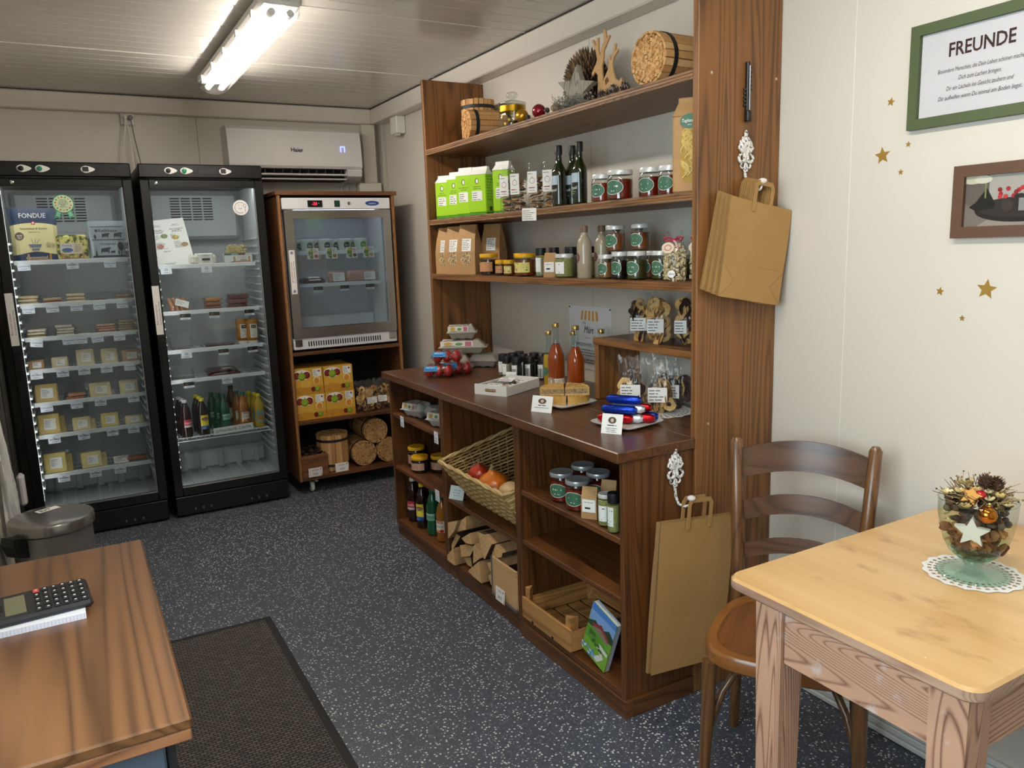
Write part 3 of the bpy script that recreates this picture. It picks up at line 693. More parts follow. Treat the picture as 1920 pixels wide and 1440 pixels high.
def fridge(x0, label, zs, wire_last):
    W, y0, y1 = .65, 4.73, 5.285
    t = thing('display_fridge', label, 'fridge', (0, 0, 0), 0, 'black glass door fridges')
    x1 = x0 + W
    for a, b_ in ((x0, x0 + .035), (x1 - .035, x1)):
        B().box(a + .004, b_ - .004, 4.779, y1, .125, 1.925, blk2, .002).obj('side_wall', t)
    B().box(x0 + .004, x1 - .004, y1, y1 + .02, .05, 1.98, blk2).obj('back_wall', t)
    B().box(x0 + .006, x1 - .006, 4.80, y1, 1.895, 1.995, blk2, .002).obj('top_wall', t)
    # pale liner: back with a fan cover, sides with shelf ledges, stepped floor
    l = B(); l.box(x0 + .036, x1 - .036, y1 - .06, y1 - .001, .16, 1.894, liner)
    l.obj('liner_back', t)
    fc = B().box(x0 + .07, x1 - .07, y1 - .13, y1 - .0605, 1.60, 1.88, liner, .02).obj('fan_cover', t, 30)
    for i in range(4):
        g = B()
        for k in range(9): g.box(x0 + .19 + i * .062, x0 + .243 + i * .062, y1 - .1325, y1 - .1302, 1.715 + k * .0155, 1.722 + k * .0155, mat('#1c1e22', .7))
        stuff(g.obj('fan_grille', fc))
    for s, xa in ((1, x0 + .032), (-1, x1 - .032)):
        B().box(min(xa, xa + s * .01), max(xa, xa + s * .01), 4.785, y1 - .06, .16, 1.894, liner).obj('liner_side', t)
        g = B()
        for k in range(30): g.box(min(xa + s * .01, xa + s * .026), max(xa + s * .01, xa + s * .026), 4.80, y1 - .07, .28 + k * .045, .292 + k * .045, liner, .003)
        stuff(g.obj('shelf_ledges', t))
    f = B(); f.box(x0 + .036, x1 - .036, 4.782, y1 - .06, .125, .165, liner)
    for k in range(9): f.box(x0 + .06 + k * .06, x0 + .085 + k * .06, 4.80, y1 - .07, .165, .172, liner, .003)
    f.box(x0 + .036, x1 - .036, y1 - .16, y1 - .06, .165, .285, liner, .02)
    for k in range(5): f.box(x0 + .09 + k * .11, x0 + .125 + k * .11, y1 - .168, y1 - .16, .17, .27, liner, .004)
    f.obj('liner_floor', t)
    B().box(x0 + .06, x1 - .06, 4.80, 4.83, 1.886, 1.894, ledm).obj('interior_light', t)
    B().box(x0 + .0425, x0 + .0465, 4.7765, 4.784, .22, 1.86, ledm).obj('interior_light', t)
    # header with badges
    h = B().box(x0, x1, 4.733, 4.805, 1.925, 2.0, blk, .006).obj('header_panel', t)
    tw_ = mat('#e7e6e2', .35)
    def badge(x, kind, m):
        b = B(); pts = []
        for k in range(24):
            a = 2 * PI * k / 24; r_ = .024 if math.cos(a) < 0.2 else .024 + .018 * max(0, math.cos(a)) ** 3
            pts.append((x + r_ * math.cos(a), 1.964 + .018 * math.sin(a)))
        b.prism(pts, 4.7305, 4.7328, tw_)
        o = b.obj('badge', h)
        if kind == 'sq': B().box(x - .016, x + .012, 4.7265, 4.7303, 1.953, 1.977, m, .002).obj('thermometer_display', o)
        else: B().lathe([(.0125, 0), (.012, .008), (.010, .009)], m, 16, M=T(x - .004, 4.7303, 1.964, rx=PI / 2)).obj('knob', o, 40)
    badge(x0 + .155, 'kn', blk2); badge(x0 + .236, 'kn', mat('#1f7a5c', .3)); badge(x0 + .44, 'sq', mat('#2b2b2d', .3))
    B().box(x0 + .305, x0 + .405, 4.7315, 4.7328, 1.948, 1.980, blk2, .0005).obj('lens_plate', h)
    B().tube([(x0 + .52 + .01 * k, 4.7325, 1.985 - .0006 * k * k) for k in range(9)], .0012, mat('#2c2c30', .3), 5).obj('trim_line', h)
    # door
    dz0, dz1, gx0, gx1, gz0, gz1 = .13, 1.915, x0 + .047, x1 - .048, .18, 1.875
    d = B(); d.box(x0, gx0, 4.73, 4.775, dz0, dz1, blk, .004).box(gx1, x1, 4.73, 4.775, dz0, dz1, blk, .004).box(gx0, gx1, 4.7302, 4.775, gz1, dz1 - .0003, blk, .002).box(gx0, gx1, 4.7302, 4.775, dz0 + .0003, gz0, blk, .002)
    d = d.obj('door_frame', t)
    B().box(gx0 - .002, gx1 + .002, 4.747, 4.751, gz0 - .002, gz1 + .002, doorg).obj('door_glass', t)
    s = B(); al = mat('#b9bcc0', .3, .8)
    s.box(gx0, gx1, 4.741, 4.7465, gz0, gz0 + .003, al).box(gx1 - .003, gx1, 4.741, 4.7465, gz0 + .003, gz1, al)
    s.obj('glass_bead', d)
    B().lathe([(.010, 0), (.010, .004), (.006, .006)], chrome, 14, M=T(x0 + .083 if x0 > 0 else x0 + .103, 4.7298, 1.895, rx=PI / 2)).obj('lock', d, 40)
    B().box(x0 + .012, x0 + .034, 4.7265, 4.7298, .90, 1.04, mat('#050506', .25), .002).obj('handle_recess', d)
    st = B(); st.M = T(x0 + .020, 4.7296, 1.19) @ Matrix.Rotation(-PI / 2, 4, 'Y')
    st.rect(-.115, -.018, .155, .018, WHITE); st.text('Bitte zuerst auslesen', -.06, .003, .010, mat('#b0326a', .6), 'l'); st.text('(zum Kühlschrank öffnen, Danke)', -.06, -.012, .007, mat('#3a3a44', .6), 'l')
    st.obj('door_sticker', d)
    # base with vents and feet
    bs = B().box(x0 + .003, x1 - .003, 4.733, 5.28, .012, .124, blk, .004).obj('base_panel', t)
    for cx0 in (x0 + .10, x0 + .42):
        g = B()
        for r_ in range(4):
            for k in range(6): g.box(cx0 + k * .022 + r_ % 2 * .006, cx0 + k * .022 + .008 + r_ % 2 * .006, 4.7315, 4.7335, .036 + r_ * .02, .050 + r_ * .02, mat('#020203', .8) if r_ or k % 2 else mat('#6d7078', .5))
        stuff(g.obj('vent_slots', bs))
    for a in (x0 + .06, x1 - .06):
        B().lathe([(.02, 0), (.02, .012)], blk2, 12, M=T(a, 4.80, 0)).obj('foot', t)
    for i, z in enumerate(zs):
        wire_shelf(t, x0 + .052, x1 - .052, 4.848, 5.10 if z > .9 else 5.13, z, not (wire_last and i == len(zs) - 1))
    return t
F1Z = (1.494, 1.269, 1.090, .918, .736, .558, .336); F2Z = (1.444, 1.180, .957, .782, .436)
f1 = fridge(-.278, 'black glass door fridge full of cheese and cold cuts, left of the two', F1Z, False)
f2 = fridge(.408, 'black glass door fridge with drink bottles and smiley sticker, right of the two', F2Z, True)
# stickers on the door glass
b = B(); b.M = T(.038, 4.7462, 1.79); gr = mat('#8fd2ae', .5); gd = mat('#3f9f7c', .5)
for s in (-1, 1):
    b.poly([(s * .008, -.03), (s * .034, -.03), (s * .05, -.078), (s * .035, -.066), (s * .022, -.080)], gd); b.poly([(s * .013, -.034), (s * .030, -.034), (s * .042, -.068), (s * .034, -.061), (s * .024, -.070)], gr)
b.ell(0, 0, .05, .048, gd, 28).ell(0, 0, .046, .044, mat('#d8eec6', .5), 28)
for k in range(14):
    a = math.radians(20 + k * 25); b.ell(.036 * math.cos(a), .034 * math.sin(a), .0045, .0035, (mat('#c2413a', .5), mat('#d98d7f', .5), mat('#4f8a4f', .5))[k % 3], 8)
b.lines(0, .020, .045, 6, .0075, GREY, al='c')
b.obj('award_sticker', f1)
b = B(); b.M = T(.925, 4.7462, 1.765); b.ell(0, 0, .043, .043, mat('#f6f6f4', .4), 32)
o_ = mat('#5b5a60', .5); b.obj('smiley_sticker', f2)
b = B(); b.M = T(.925, 4.7456, 1.765)
b.tube([(.030 * math.cos(a) - .002, 0, .030 * math.sin(a)) for a in [math.radians(50 + k * 10) for k in range(26)]], .0012, o_, 5)
b.tube([(.010 * math.cos(a) - .001, 0, .004 + .010 * math.sin(a)) for a in [math.radians(205 + k * 13) for k in range(11)]], .0011, o_, 5)
b.tube([(.024 + .007 * math.cos(a), 0, .012 + .010 * math.sin(a)) for a in [2 * PI * k / 14 for k in range(14)]], .0011, o_, 5, closed=True).tube([(.024, 0, .002), (.025, 0, -.026)], .0011, o_, 5)
b.ell(-.009, .013, .002, .002, o_, 8).ell(.007, .014, .002, .002, o_, 8); b.obj('smiley_drawing', f2)
# ---------------------------------------------------------------- little helpers for packed goods
clear = film('#ffffff', .03, .08, 'cling_film', bump=.5, bscale=40)
clear2 = film('#fdfefe', .035, .08, 'cellophane', bump=.9, bscale=22, haze=.02)
def pillow(b, w_, d_, h_, m, pw=.5, M=None, n=10):
    """soft-edged pouch centred at origin, base at z=0"""
    def f(sgn):
        def g(u, v):
            x, y = 2 * u - 1, 2 * v - 1
            q = max(0, (1 - x ** 4) * (1 - y ** 4)) ** pw
            return (x * w_ / 2, y * d_ / 2, h_ / 2 + sgn * h_ / 2 * q)
        return g
    b.grid(f(1), n, n, m, M); g0 = f(-1); b.grid(lambda u, v: g0(1 - u, v), n, n, m, M)
    return b
blue_ink = mat('#2d4aa0', .6); CAM = 'Camenzind'
def price_tag(x, z, txt, what, y=4.842, tilt=0.0, fr='fridge'):
    t = B(); t.box(-.029, .029, 0, .0008, -.030, .004, mat('#e9eef8', .55, name='tag_card')); t.layer = -.0002
    if txt == CAM: t.text(CAM, 0, -.012, .010, blue_ink, shear=.25, maxw=.05); t.lines(0, -.023, .03, 1, .007, GREY, al='c')
    elif txt == 'photo':
        t.rect(-.029, -.018, .029, .004, mat('#1c1718', .5)); t.ell(-.012, -.008, .008, .007, mat('#8a6f5a', .5), 10); t.ell(-.011, -.009, .004, .005, mat('#3c2a22', .5), 8); t.lines(0, -.026, .03, 1, .006, GREY, al='c')
    else: t.text(txt, 0, -.012, .0075, mat('#2b3148', .6), maxw=.046, bold=.0003); t.rect(-.006, -.002, -.001, .001, INK); t.rect(.001, -.002, .006, .001, INK); t.lines(0, -.023, .034, 1, .007, GREY, al='c')
    o = t.obj('price_tag', None, None, (x, y, z)); o.rotation_euler = (0, tilt, 0)
    return tag(o, what, 'price tag', 'price tags on the fridge shelf rails')
stick_me = {}
def sticker(b, w_, h_, x=0, z=0, brand='', col=WHITE, rz=0):
    b.rect(x - w_ / 2, z - h_ / 2, x + w_ / 2, z + h_ / 2, col)
    b.lines(x - w_ * .42, z + h_ * .3, w_ * .6, max(2, int(h_ / .008)), .0062, GREY)
    if brand: b.text(brand, x + w_ * .28, z - h_ * .1, h_ * .22, INK, maxw=w_ * .4)
cheese_cols = ['#d9b878', '#e3cc93', '#ead79f', '#e6cf92', '#dfc083', '#e2bd62']
def cheese(x, z, w_, h_, label, col, lean=.42, y=4.885, grp='packed cheese in the left fridge', rnd=.0, th=.03, extra=0):
    t = thing('cheese_pack', label, 'cheese', (x, y, z + .0015), 0, grp, rot=(-lean, 0, rnd))
    H = h_ / math.cos(lean)
    B().box(-w_ / 2, w_ / 2, 0, th, 0.003, H, mat(col, .45, name='cheese', noise=.08, nscale=25), .006).obj('cheese_block', t)
    f = B(); f.box(-w_ / 2 - .003, w_ / 2 + .003, -.002, th + .002, 0, H + .004, clear, .006)
    f.box(-w_ / 2 - .02, w_ / 2 + .02, th * .5, th * .5 + .0008, 0.002, H + .012, clear); f.obj('wrapper', t)
    s = B(); s.M = T(0, -.0024, H * .5, ry=.05); sticker(s, w_ * .52, H * .52, .004, 0); s.obj('sticker', t)
    if extra: B().box(w_ * .2, w_ * .75, th + .004, th + .02, 0.003, H * .92, mat(col, .45, name='cheese', noise=.1, nscale=20), .005).obj('cheese_block', t)
    return t
def slices(x, z, w_, h_, cols, label, y=4.89, grp='packed cold cuts in the left fridge', n=None, dp=.10, cat='cold cuts'):
    t = thing('sliced_pack', label, cat, (x, y + dp / 2 - .02, z + .0015), R.uniform(-.08, .08), grp)
    n = n or max(1, int(h_ / .013)); hh = h_ / n
    for k in range(n):
        c = cols[k % len(cols)]; dx = R.uniform(-.006, .006)
        b = B(); b.box(-w_ * .40 + dx, w_ * .40 + dx, -dp * .4, dp * .4, .002 + k * hh, .002 + k * hh + hh * .82, mat(c, .4, name='slice', noise=.18, nscale=60), .003); b.obj('slice', t)
        f = B(); pillow(f, w_ * 1.08, dp, hh * 1.08, clear, .35, T(dx * .5, 0, k * hh + .0005)); f.obj('wrapper', t, 60)
    return t
# ---------------------------------------------------------------- left fridge contents
def standup_pouch(x, y, z, w_, h_, d_, label, cat, paint, m, rz=0, grp=None, name='food_pouch', lean=.06):
    t = thing(name, label, cat, (x, y, z + .002), rz, grp, rot=(-lean, 0, rz))
    def dep(v): return d_ / 2 * (1 - v ** 2.2) + .0015
    b = B()
    def fr(u, v): 
        q = max(0, 1 - (2 * u - 1) ** 4) ** .5; return ((u - .5) * w_ * (1 - .05 * math.sin(v * PI)), -dep(v) * q, v * h_)
    b.grid(fr, 12, 14, m); b.grid(lambda u, v: (fr(1 - u, v)[0], -fr(1 - u, v)[1], fr(1 - u, v)[2]), 12, 14, m)
    b.obj('pouch', t, 60)
    p = B(); paint(p); 
    # drape the print over the front of the pouch
    nv = []
    for (px, py, pz) in p.v:
        u = min(1, max(0, px / w_ + .5)); v = min(1, max(0, pz / h_)); q = max(0, 1 - (2 * u - 1) ** 4) ** .5
        nv.append((px * (1 - .05 * math.sin(v * PI)), py - .0012 - dep(v) * q, pz))
    p.v = nv; p.obj('print', t)
    return t
navy = mat('#2b3a5c', .4); cream_ = mat('#e6d9a2', .45); lgrey = mat('#6f7480', .6)
def strips(p, w_, h_, z0, z1, n, fz, m):
    """a band of the pouch front in small quads so that it follows the curve"""
    y = p._ly()
    for i in range(12):
        for j in range(n):
            xa, xb = -w_ / 2 + w_ * i / 12, -w_ / 2 + w_ * (i + 1) / 12
            za = lambda x: z0(x) + (z1(x) - z0(x)) * j / n; zb = lambda x: z0(x) + (z1(x) - z0(x)) * (j + 1) / n
            p.add([(xa, y, za(xa)), (xb, y, za(xb)), (xb, y, zb(xb)), (xa, y, zb(xa))], [(0, 1, 2, 3)], m)
def fondue(p):
    W_, H_ = .225, .30
    strips(p, W_, H_, lambda x: .045 + .008 * math.cos(x * 30), lambda x: .205 - 1.1 * x * x, 6, None, cream_); p.layer -= .0005
    p.text('FONDUE', 0.0, .232, .026, WHITE, maxw=.125)
    p.rect(-.009, .196, .009, .214, RED); p.rect(-.002, .199, .002, .211, WHITE); p.rect(-.006, .203, .006, .207, WHITE)
    p.text('Natürlichkeit & Qualität', 0, .170, .011, INK, maxw=.13); p.text('allwendseitig', 0, .153, .008, lgrey, maxw=.06)
    p.ell(-.073, .135, .022, .022, mat('#6d5a4c', .5), 20); p.lines(-.073, .138, .026, 3, .008, WHITE, al='c')
    p.poly([(-.035, .092), (.030, .092), (.022, .074), (-.026, .074)], lgrey); p.rect(-.020, .058, .016, .070, lgrey)
    for k in (-1, 0, 1): p.poly([(-.004 + k * .008, .094), (k * .02, .120), (k * .02 + .002, .120), (-.001 + k * .008, .094)], lgrey)
    p.ell(.062, .088, .012, .014, mat('#b9ad80', .5), 14); p.ell(.083, .084, .009, .013, mat('#b9ad80', .5), 14)
    p.text(CAM, 0, .014, .018, WHITE, shear=.25, maxw=.10)
standup_pouch(-.112, 4.93, F1Z[0], .225, .285, .07, 'navy and cream FONDUE pouch on the top shelf of the left fridge', 'food pouch', fondue, navy, .0)
t = thing('grated_cheese_pack', 'clear bag of yellow green marbled cheese with printed label on the top shelf', 'cheese', (.055, 4.90, F1Z[0] + .002), 0, rot=(-.12, 0, 0))
hm = mat('#e4d26a', .5, name='herb_cheese', noise=.0); 
nt = hm.node_tree; n_ = nt.nodes.new('ShaderNodeTexNoise'); n_.inputs['Scale'].default_value = 38; n_.inputs['Detail'].default_value = 5
r_ = nt.nodes.new('ShaderNodeValToRGB'); r_.color_ramp.elements[0].position = .42; r_.color_ramp.elements[0].color = (*lin('#3e4a1e'), 1); r_.color_ramp.elements[1].position = .54; r_.color_ramp.elements[1].color = (*lin('#e9dc7c'), 1)
tc_ = nt.nodes.new('ShaderNodeTexCoord'); nt.links.new(tc_.outputs['Object'], n_.inputs['Vector']); nt.links.new(n_.outputs['Fac'], r_.inputs['Fac']); nt.links.new(r_.outputs['Color'], nt.nodes['Principled BSDF'].inputs['Base Color'])
B().box(-.078, .078, 0, .03, .004, .142, hm, .012).obj('cheese', t); B().box(-.083, .085, -.004, .034, 0, .156, clear, .010).obj('wrapper', t)
s = B(); s.M = T(-.005, -.0046, .066); s.rect(-.052, -.03, .056, .03, mat('#d9c6a0', .5)); s.rect(-.048, -.022, .012, .026, mat('#cfcad0', .5)); s.ell(-.018, -.008, .026, .012, mat('#4a5f9b', .5)); s.ell(-.03, -.014, .012, .007, mat('#4f7a4f', .5)); s.text('Fondue', -.018, .012, .011, mat('#3a2b4a', .5), maxw=.05); s.lines(.018, .02, .034, 6, .007, GREY); s.obj('sticker', t)
def reib(p):
    sil = mat('#20242c', .5)
    p.text('Reibkäse', .004, .150, .020, sil, maxw=.10); p.rect(-.082, .178, .082, .181, sil); p.rect(-.082, .106, .082, .110, sil); p.rect(-.082, .012, .082, .022, sil)
    for cx_, cz_, s_ in ((-.012, .118, 1.0), (.052, .118, 1.1), (-.020, .034, 1.2), (.018, .032, .6)):
        p.poly([(cx_ - .018 * s_, cz_), (cx_ - .015 * s_, cz_), (cx_ - .014 * s_, cz_ + .006 * s_), (cx_ + .012 * s_, cz_ + .006 * s_), (cx_ + .013 * s_, cz_), (cx_ + .017 * s_, cz_), (cx_ + .018 * s_, cz_ + .018 * s_), (cx_ + .026 * s_, cz_ + .022 * s_), (cx_ + .020 * s_, cz_ + .027 * s_), (cx_ - .016 * s_, cz_ + .022 * s_)], sil)
    p.text('Fromage râpé', .0, .080, .012, sil, maxw=.08)
    p.ell(.062, .070, .016, .024, sil); p.rect(.060, .02, .064, .05, sil); p.ell(.048, .036, .004, .012, sil, 10); p.ell(-.064, .125, .006, .012, sil, 10); p.poly([(-.07, .02), (-.058, .02), (-.064, .06)], sil)
    p.ell(-.055, .158, .008, .008, sil, 8)
standup_pouch(.232, 4.905, F1Z[0], .185, .212, .05, 'silver Reibkäse pouch with black cow silhouettes on the top shelf', 'food pouch', reib, mat('#a9b4c0', .25, .35, name='silver_foil', bump=.15, bscale=30))
ez = mat('#b98a5e', .5, name='easel_wood')
for nm, x, z, w_, wh in (('fondue', -.10, F1Z[0], .10, 'fondue pouch'), ('rosti', .055, F1Z[0], .10, 'marbled cheese bag'), ('pasta', .93, F2Z[0], .085, 'pasta carton')):
    t = thing('display_easel', 'small wooden display easel in front of the ' + wh, 'easel', (x, 4.862, z + .001), 0, 'wooden display easels in the fridges')
    for s in (-1, 1):
        B().box(s * w_ / 2 - .005, s * w_ / 2 + .005, 0, .006, 0, .045, ez, .001, M=T(rx=-.12)).box(s * w_ / 2 - .005, s * w_ / 2 + .005, -.008, .02, 0, .005, ez, .001).obj('upright', t)
    B().box(-w_ / 2, w_ / 2, .008, .013, .012, .019, ez).obj('crossbar', t)
pale = ['#e0c9a0', '#ead8b6']; pink = ['#d9a08c', '#e0b7a4']; dk = ['#7a4a3c', '#93604d']
for x, w_, h_, c, l in ((-.178, .11, .05, pale, 'stack of packed pale cheese slices, leftmost on the second fridge shelf'), (-.075, .11, .034, ['#a8746f', '#c9ad88', '#8a4a5a'], 'flat pack of reddish sliced meat on the second fridge shelf'),
                      (.040, .11, .05, pale, 'stack of cream cheese slices in the middle of the second fridge shelf'), (.148, .11, .016, dk, 'thin pack of brown dried meat on the second fridge shelf'), (.275, .095, .032, ['#d7b79b', '#c39a80'], 'pack of pinkish slices, rightmost on the second fridge shelf')):
    slices(x, F1Z[1], w_, h_, c, l)
for x, w_, h_, c, l in ((-.165, .105, .05, ['#c9a878', '#e6dcc8', '#e6dcc8'], 'stack of packed slices with tan top, leftmost on the third fridge shelf'), (-.03, .10, .062, ['#efe9dc', '#e6d6c4'], 'stack of whitish sliced packs on the third fridge shelf'),
                      (.062, .075, .010, ['#e2d8c8'], 'single flat pack on the third fridge shelf'), (.172, .112, .052, pink, 'stack of packed pink ham slices on the third fridge shelf'), (.272, .10, .068, ['#d8c3a4', '#cbb79c', '#b9a886'], 'tall stack of speckled sliced packs, rightmost on the third shelf')):
    slices(x, F1Z[2], w_, h_, c, l)
for x, z, w_, h_, c, l in ((-.187, F1Z[3], .078, .055, '#c99a70', 'small brown rind cheese piece, leftmost on the fourth fridge shelf'), (-.076, F1Z[3], .08, .063, '#e6d9b4', 'pale cheese piece with big sticker, second on the fourth fridge shelf'),
                      (.050, F1Z[3], .088, .092, '#e8d8b2', 'tall cream cheese piece in crinkled film on the fourth fridge shelf'), (.168, F1Z[3], .084, .086, '#e6d6ae', 'cream cheese wedge, fourth on the fourth fridge shelf'), (.278, F1Z[3], .10, .070, '#d3a183', 'pinkish smoked bacon pack, rightmost on the fourth fridge shelf'),
                      (-.160, F1Z[4], .112, .10, '#dcbc7c', 'large tan cheese wedge, leftmost on the fifth fridge shelf'), (.105, F1Z[4], .108, .080, '#ecd7a2', 'square yellow cheese piece, middle of the fifth fridge shelf'), (.250, F1Z[4], .098, .080, '#ecdcae', 'yellow cheese piece, rightmost on the fifth fridge shelf'),
                      (-.165, F1Z[5], .108, .11, '#e6ca80', 'large golden cheese wedge, leftmost on the sixth fridge shelf'), (-.010, F1Z[5], .092, .075, '#ecdaa6', 'light yellow cheese piece, second on the sixth fridge shelf'), (.130, F1Z[5], .090, .080, '#ecd583', 'bright yellow holed cheese piece on the sixth fridge shelf'), (.258, F1Z[5], .096, .052, '#ead9aa', 'low pale cheese piece, rightmost on the sixth fridge shelf'),
                      (-.162, F1Z[6], .112, .11, '#e6cf7c', 'big yellow cheese block, leftmost on the bottom fridge shelf'), (.018, F1Z[6], .105, .09, '#ecd996', 'yellow cheese block, middle of the bottom fridge shelf')):
    cheese(x, z, w_, h_, l, c, rnd=R.uniform(-.08, .08), extra=1 if z in (F1Z[6], F1Z[5]) and x < .05 else 0)
slices(-.022, F1Z[4], .105, .036, ['#c98a6c', '#d29a7c'], 'low pack of orange pink sausage on the fifth fridge shelf', n=2)
t = thing('sausage_pack', 'brown sausage pair in white marked film on the bottom fridge shelf', 'sausage', (.215, 4.91, F1Z[6] + .0015), 0)
for k in (0, 1): B().tube([(-.02 + k * .012, .0 + k * .03, .017), (.03, -.005 + k * .03, .019), (.08, .004 + k * .03, .017)], [.011, .014, .010], mat('#a8643a', .35, noise=.15), 10).obj('sausage', t, 60)
b = B(); pillow(b, .20, .11, .036, clear2, .45); b.obj('wrapper', t, 60); b = B(); b.M = T(-.05, .0, .022, rx=-PI / 2 + .5); b.rect(-.04, -.03, .035, .03, WHITE); b.lines(-.03, .018, .05, 4, .01, GREY); b.obj('sticker', t)
WB = 'WILDBERG'
for i, (xs, tx, nm) in enumerate((((-.178, .045, .225), (CAM, WB, CAM), 'top'), ((-.185, -.075, .038, .148, .262), (CAM,) * 5, 'second'), ((-.168, -.02, .04, .118, .228), (CAM,) * 5, 'third'),
                                  ((-.19, -.068, .035, .145, .262), (WB, WB, WB, WB, CAM), 'fourth'), ((-.165, -.022, .095, .262), (CAM, CAM, WB, WB), 'fifth'), ((-.15, -.008, .135, .243), (WB,) * 4, 'sixth'), ((-.13, .025, .15), (WB,) * 3, 'bottom'))):
    ord_ = {3: ('left', 'middle', 'right'), 4: ('leftmost', 'second', 'third', 'rightmost'), 5: ('leftmost', 'second', 'middle', 'fourth', 'rightmost')}[len(xs)]
    for j, (x, tt) in enumerate(zip(xs, tx)):
        price_tag(x, F1Z[i] - .010, tt, '%s price tag on the %s shelf rail of the left fridge' % (ord_[j], nm), tilt=(.12 if (i, j) in ((2, 0),) else -.1 if (i, j) == (2, 3) else R.uniform(-.03, .03)))
# ================================================================ right fridge contents
def bottle(name, prof, label, cat, loc, body, cap, capz, grp, paint=None, capm=None, n=18, lab=None, neck=None, rz=0.0, sc=1.0, fill=None):
    """lathe bottle; prof (r,z) list; lab=(z0,z1,r,mat) wraps a label band; paint(b) prints on a curved front"""
    t = thing(name, label, cat, loc, rz, grp)
    if neck:
        k = [p for p in prof if p[1] <= neck + 1e-6]; q = [p for p in prof if p[1] >= neck - 1e-6]
        B().lathe(k, body, n).obj('filled_body', t, 40); B().lathe(q, film('#eef4f2', .05, .03, 'clear_glass'), n).obj('neck', t, 40)
    else: B().lathe(prof, body, n).obj('body', t, 40)
    r_, z0, z1 = cap; B().lathe([(r_ * .98, z0), (r_, z0 + .002), (r_, z1 - .002), (r_ * .92, z1)], capz, n).obj('cap', t, 40)
    if lab:
        z0, z1, rr, lm = lab; o = B(); o.lathe([(rr, z0), (rr, z1)], lm, n); o.f = o.f[:-2]; o.m = o.m[:-2]; o = o.obj('label_band', t, 60)
        if paint:
            p = B(); paint(p); nv = []
            for px, py, pz in p.v:
                a = px / rr; nv.append(((rr - py * 1.0 + .0004) * math.sin(a), -(rr - py * 1.0 + .0004) * math.cos(a), pz))
            p.v = nv; p.obj('print', o)
    if sc != 1: t.scale = (sc, sc, sc)
    return t
PET = [(.022, 0), (.029, .004), (.031, .012), (.031, .05), (.0295, .06), (.0295, .115), (.031, .125), (.030, .145), (.024, .175), (.015, .196), (.0125, .204), (.0125, .213)]
def rivella_p(p): p.rect(-.024, .066, .024, .112, mat('#b8354a', .4)); p.rect(-.024, .066, .024, .078, mat('#d8c9c9', .4)); p.text('rivella', 0, .086, .015, WHITE, maxw=.044, shear=.2)
def lemon_p(p):
    p.rect(-.024, .045, .024, .062, mat('#2d55b0', .4)); p.rect(-.024, .062, .024, .128, mat('#e3cf3c', .4)); p.ell(.004, .078, .018, .012, mat('#f4e65a', .4)); p.ell(.0, .105, .021, .009, mat('#7d2448', .4)); p.text('Lipton', 0, .1015, .008, WHITE, maxw=.034); p.ell(-.008, .05, .012, .006, mat('#5a8fd0', .4))
def green_p(p): p.rect(-.026, .075, .026, .110, mat('#7fb79c', .4)); p.text('COMELLA', 0, .086, .012, mat('#123c2c', .4), maxw=.046); p.rect(-.026, .103, .026, .106, WHITE)
def cider_p(p): p.rect(-.026, .050, .026, .108, mat('#eee6d4', .4)); p.rect(-.018, .096, .018, .106, mat('#c5342f', .4)); p.text('RAMSEIER', 0, .098, .006, WHITE, maxw=.03); p.text('Schorle', 0, .076, .012, mat('#3f6b31', .4), shear=.3, maxw=.04); p.ell(.012, .058, .012, .008, mat('#b7342c', .4)); p.ell(-.010, .056, .010, .007, mat('#d98f3b', .4))
def yel_p(p): p.rect(-.026, .04, .026, .118, mat('#5f8f9b', .4)); p.ell(0, .07, .018, .018, mat('#c77a34', .4)); p.text('JAFFA', 0, .1, .010, mat('#d9612c', .4), maxw=.04); p.text('Gazosa', 0, .045, .010, mat('#e7d26a', .4), maxw=.04)
liq = {'cola': mat('#2a0d08', .12, coat=.3), 'tea': mat('#231208', .12, coat=.3), 'green': mat('#1f5a3c', .1, coat=.4), 'amber': mat('#a8651c', .1, coat=.4), 'lemon': mat('#b99a2a', .1, coat=.4), 'brown': mat('#5e3414', .1, coat=.3)}
capw, capy, capg, capb = mat('#eceae6', .4), mat('#e8d21f', .4), mat('#15654a', .4), mat('#2c2320', .4)
KIN = {'rivella': ('cola', capw, rivella_p, 'dark rivella bottle with white cap'), 'lemon': ('tea', capy, lemon_p, 'lemon iced tea bottle with yellow cap'), 'green': ('green', capg, green_p, 'green mineral water bottle with green cap'), 'cider': ('amber', capg, cider_p, 'amber apple spritzer bottle with green cap'), 'yellow': ('lemon', capy, yel_p, 'yellow soda bottle with yellow cap'), 'brown': ('brown', capb, cider_p, 'brown cider bottle with dark cap')}
def drink(kind, x, y, z, where, sc=1.0, grp='drink bottles in the right fridge'):
    l, c, p, d = KIN[kind]
    zb = {'rivella': (.064, .114), 'lemon': (.043, .130), 'green': (.072, .112), 'cider': (.048, .110), 'yellow': (.038, .120), 'brown': (.048, .110)}[kind]
    return bottle('drink_bottle', PET, d + ' ' + where, 'bottle', (x, y, z), liq[l], (.0145, .211, .228), c, grp, p, lab=(zb[0], zb[1], .0316, liq[l]), sc=sc, rz=R.uniform(.05, .3))
zb = F2Z[4] + .001
for k, (x, y, w) in enumerate(((.530, 4.895, 'at the front left of the drinks shelf'), (.522, 4.965, 'second in its row on the drinks shelf'), (.515, 5.035, 'at the back of its row on the drinks shelf'))): drink('rivella', x, y, zb, w, 1.0)
for x, y, w in ((.625, 4.89, 'at the front of the drinks shelf'), (.620, 4.96, 'second in its row behind the front one'), (.612, 5.03, 'at the back of the iced tea row')): drink('lemon', x, y, zb, w)
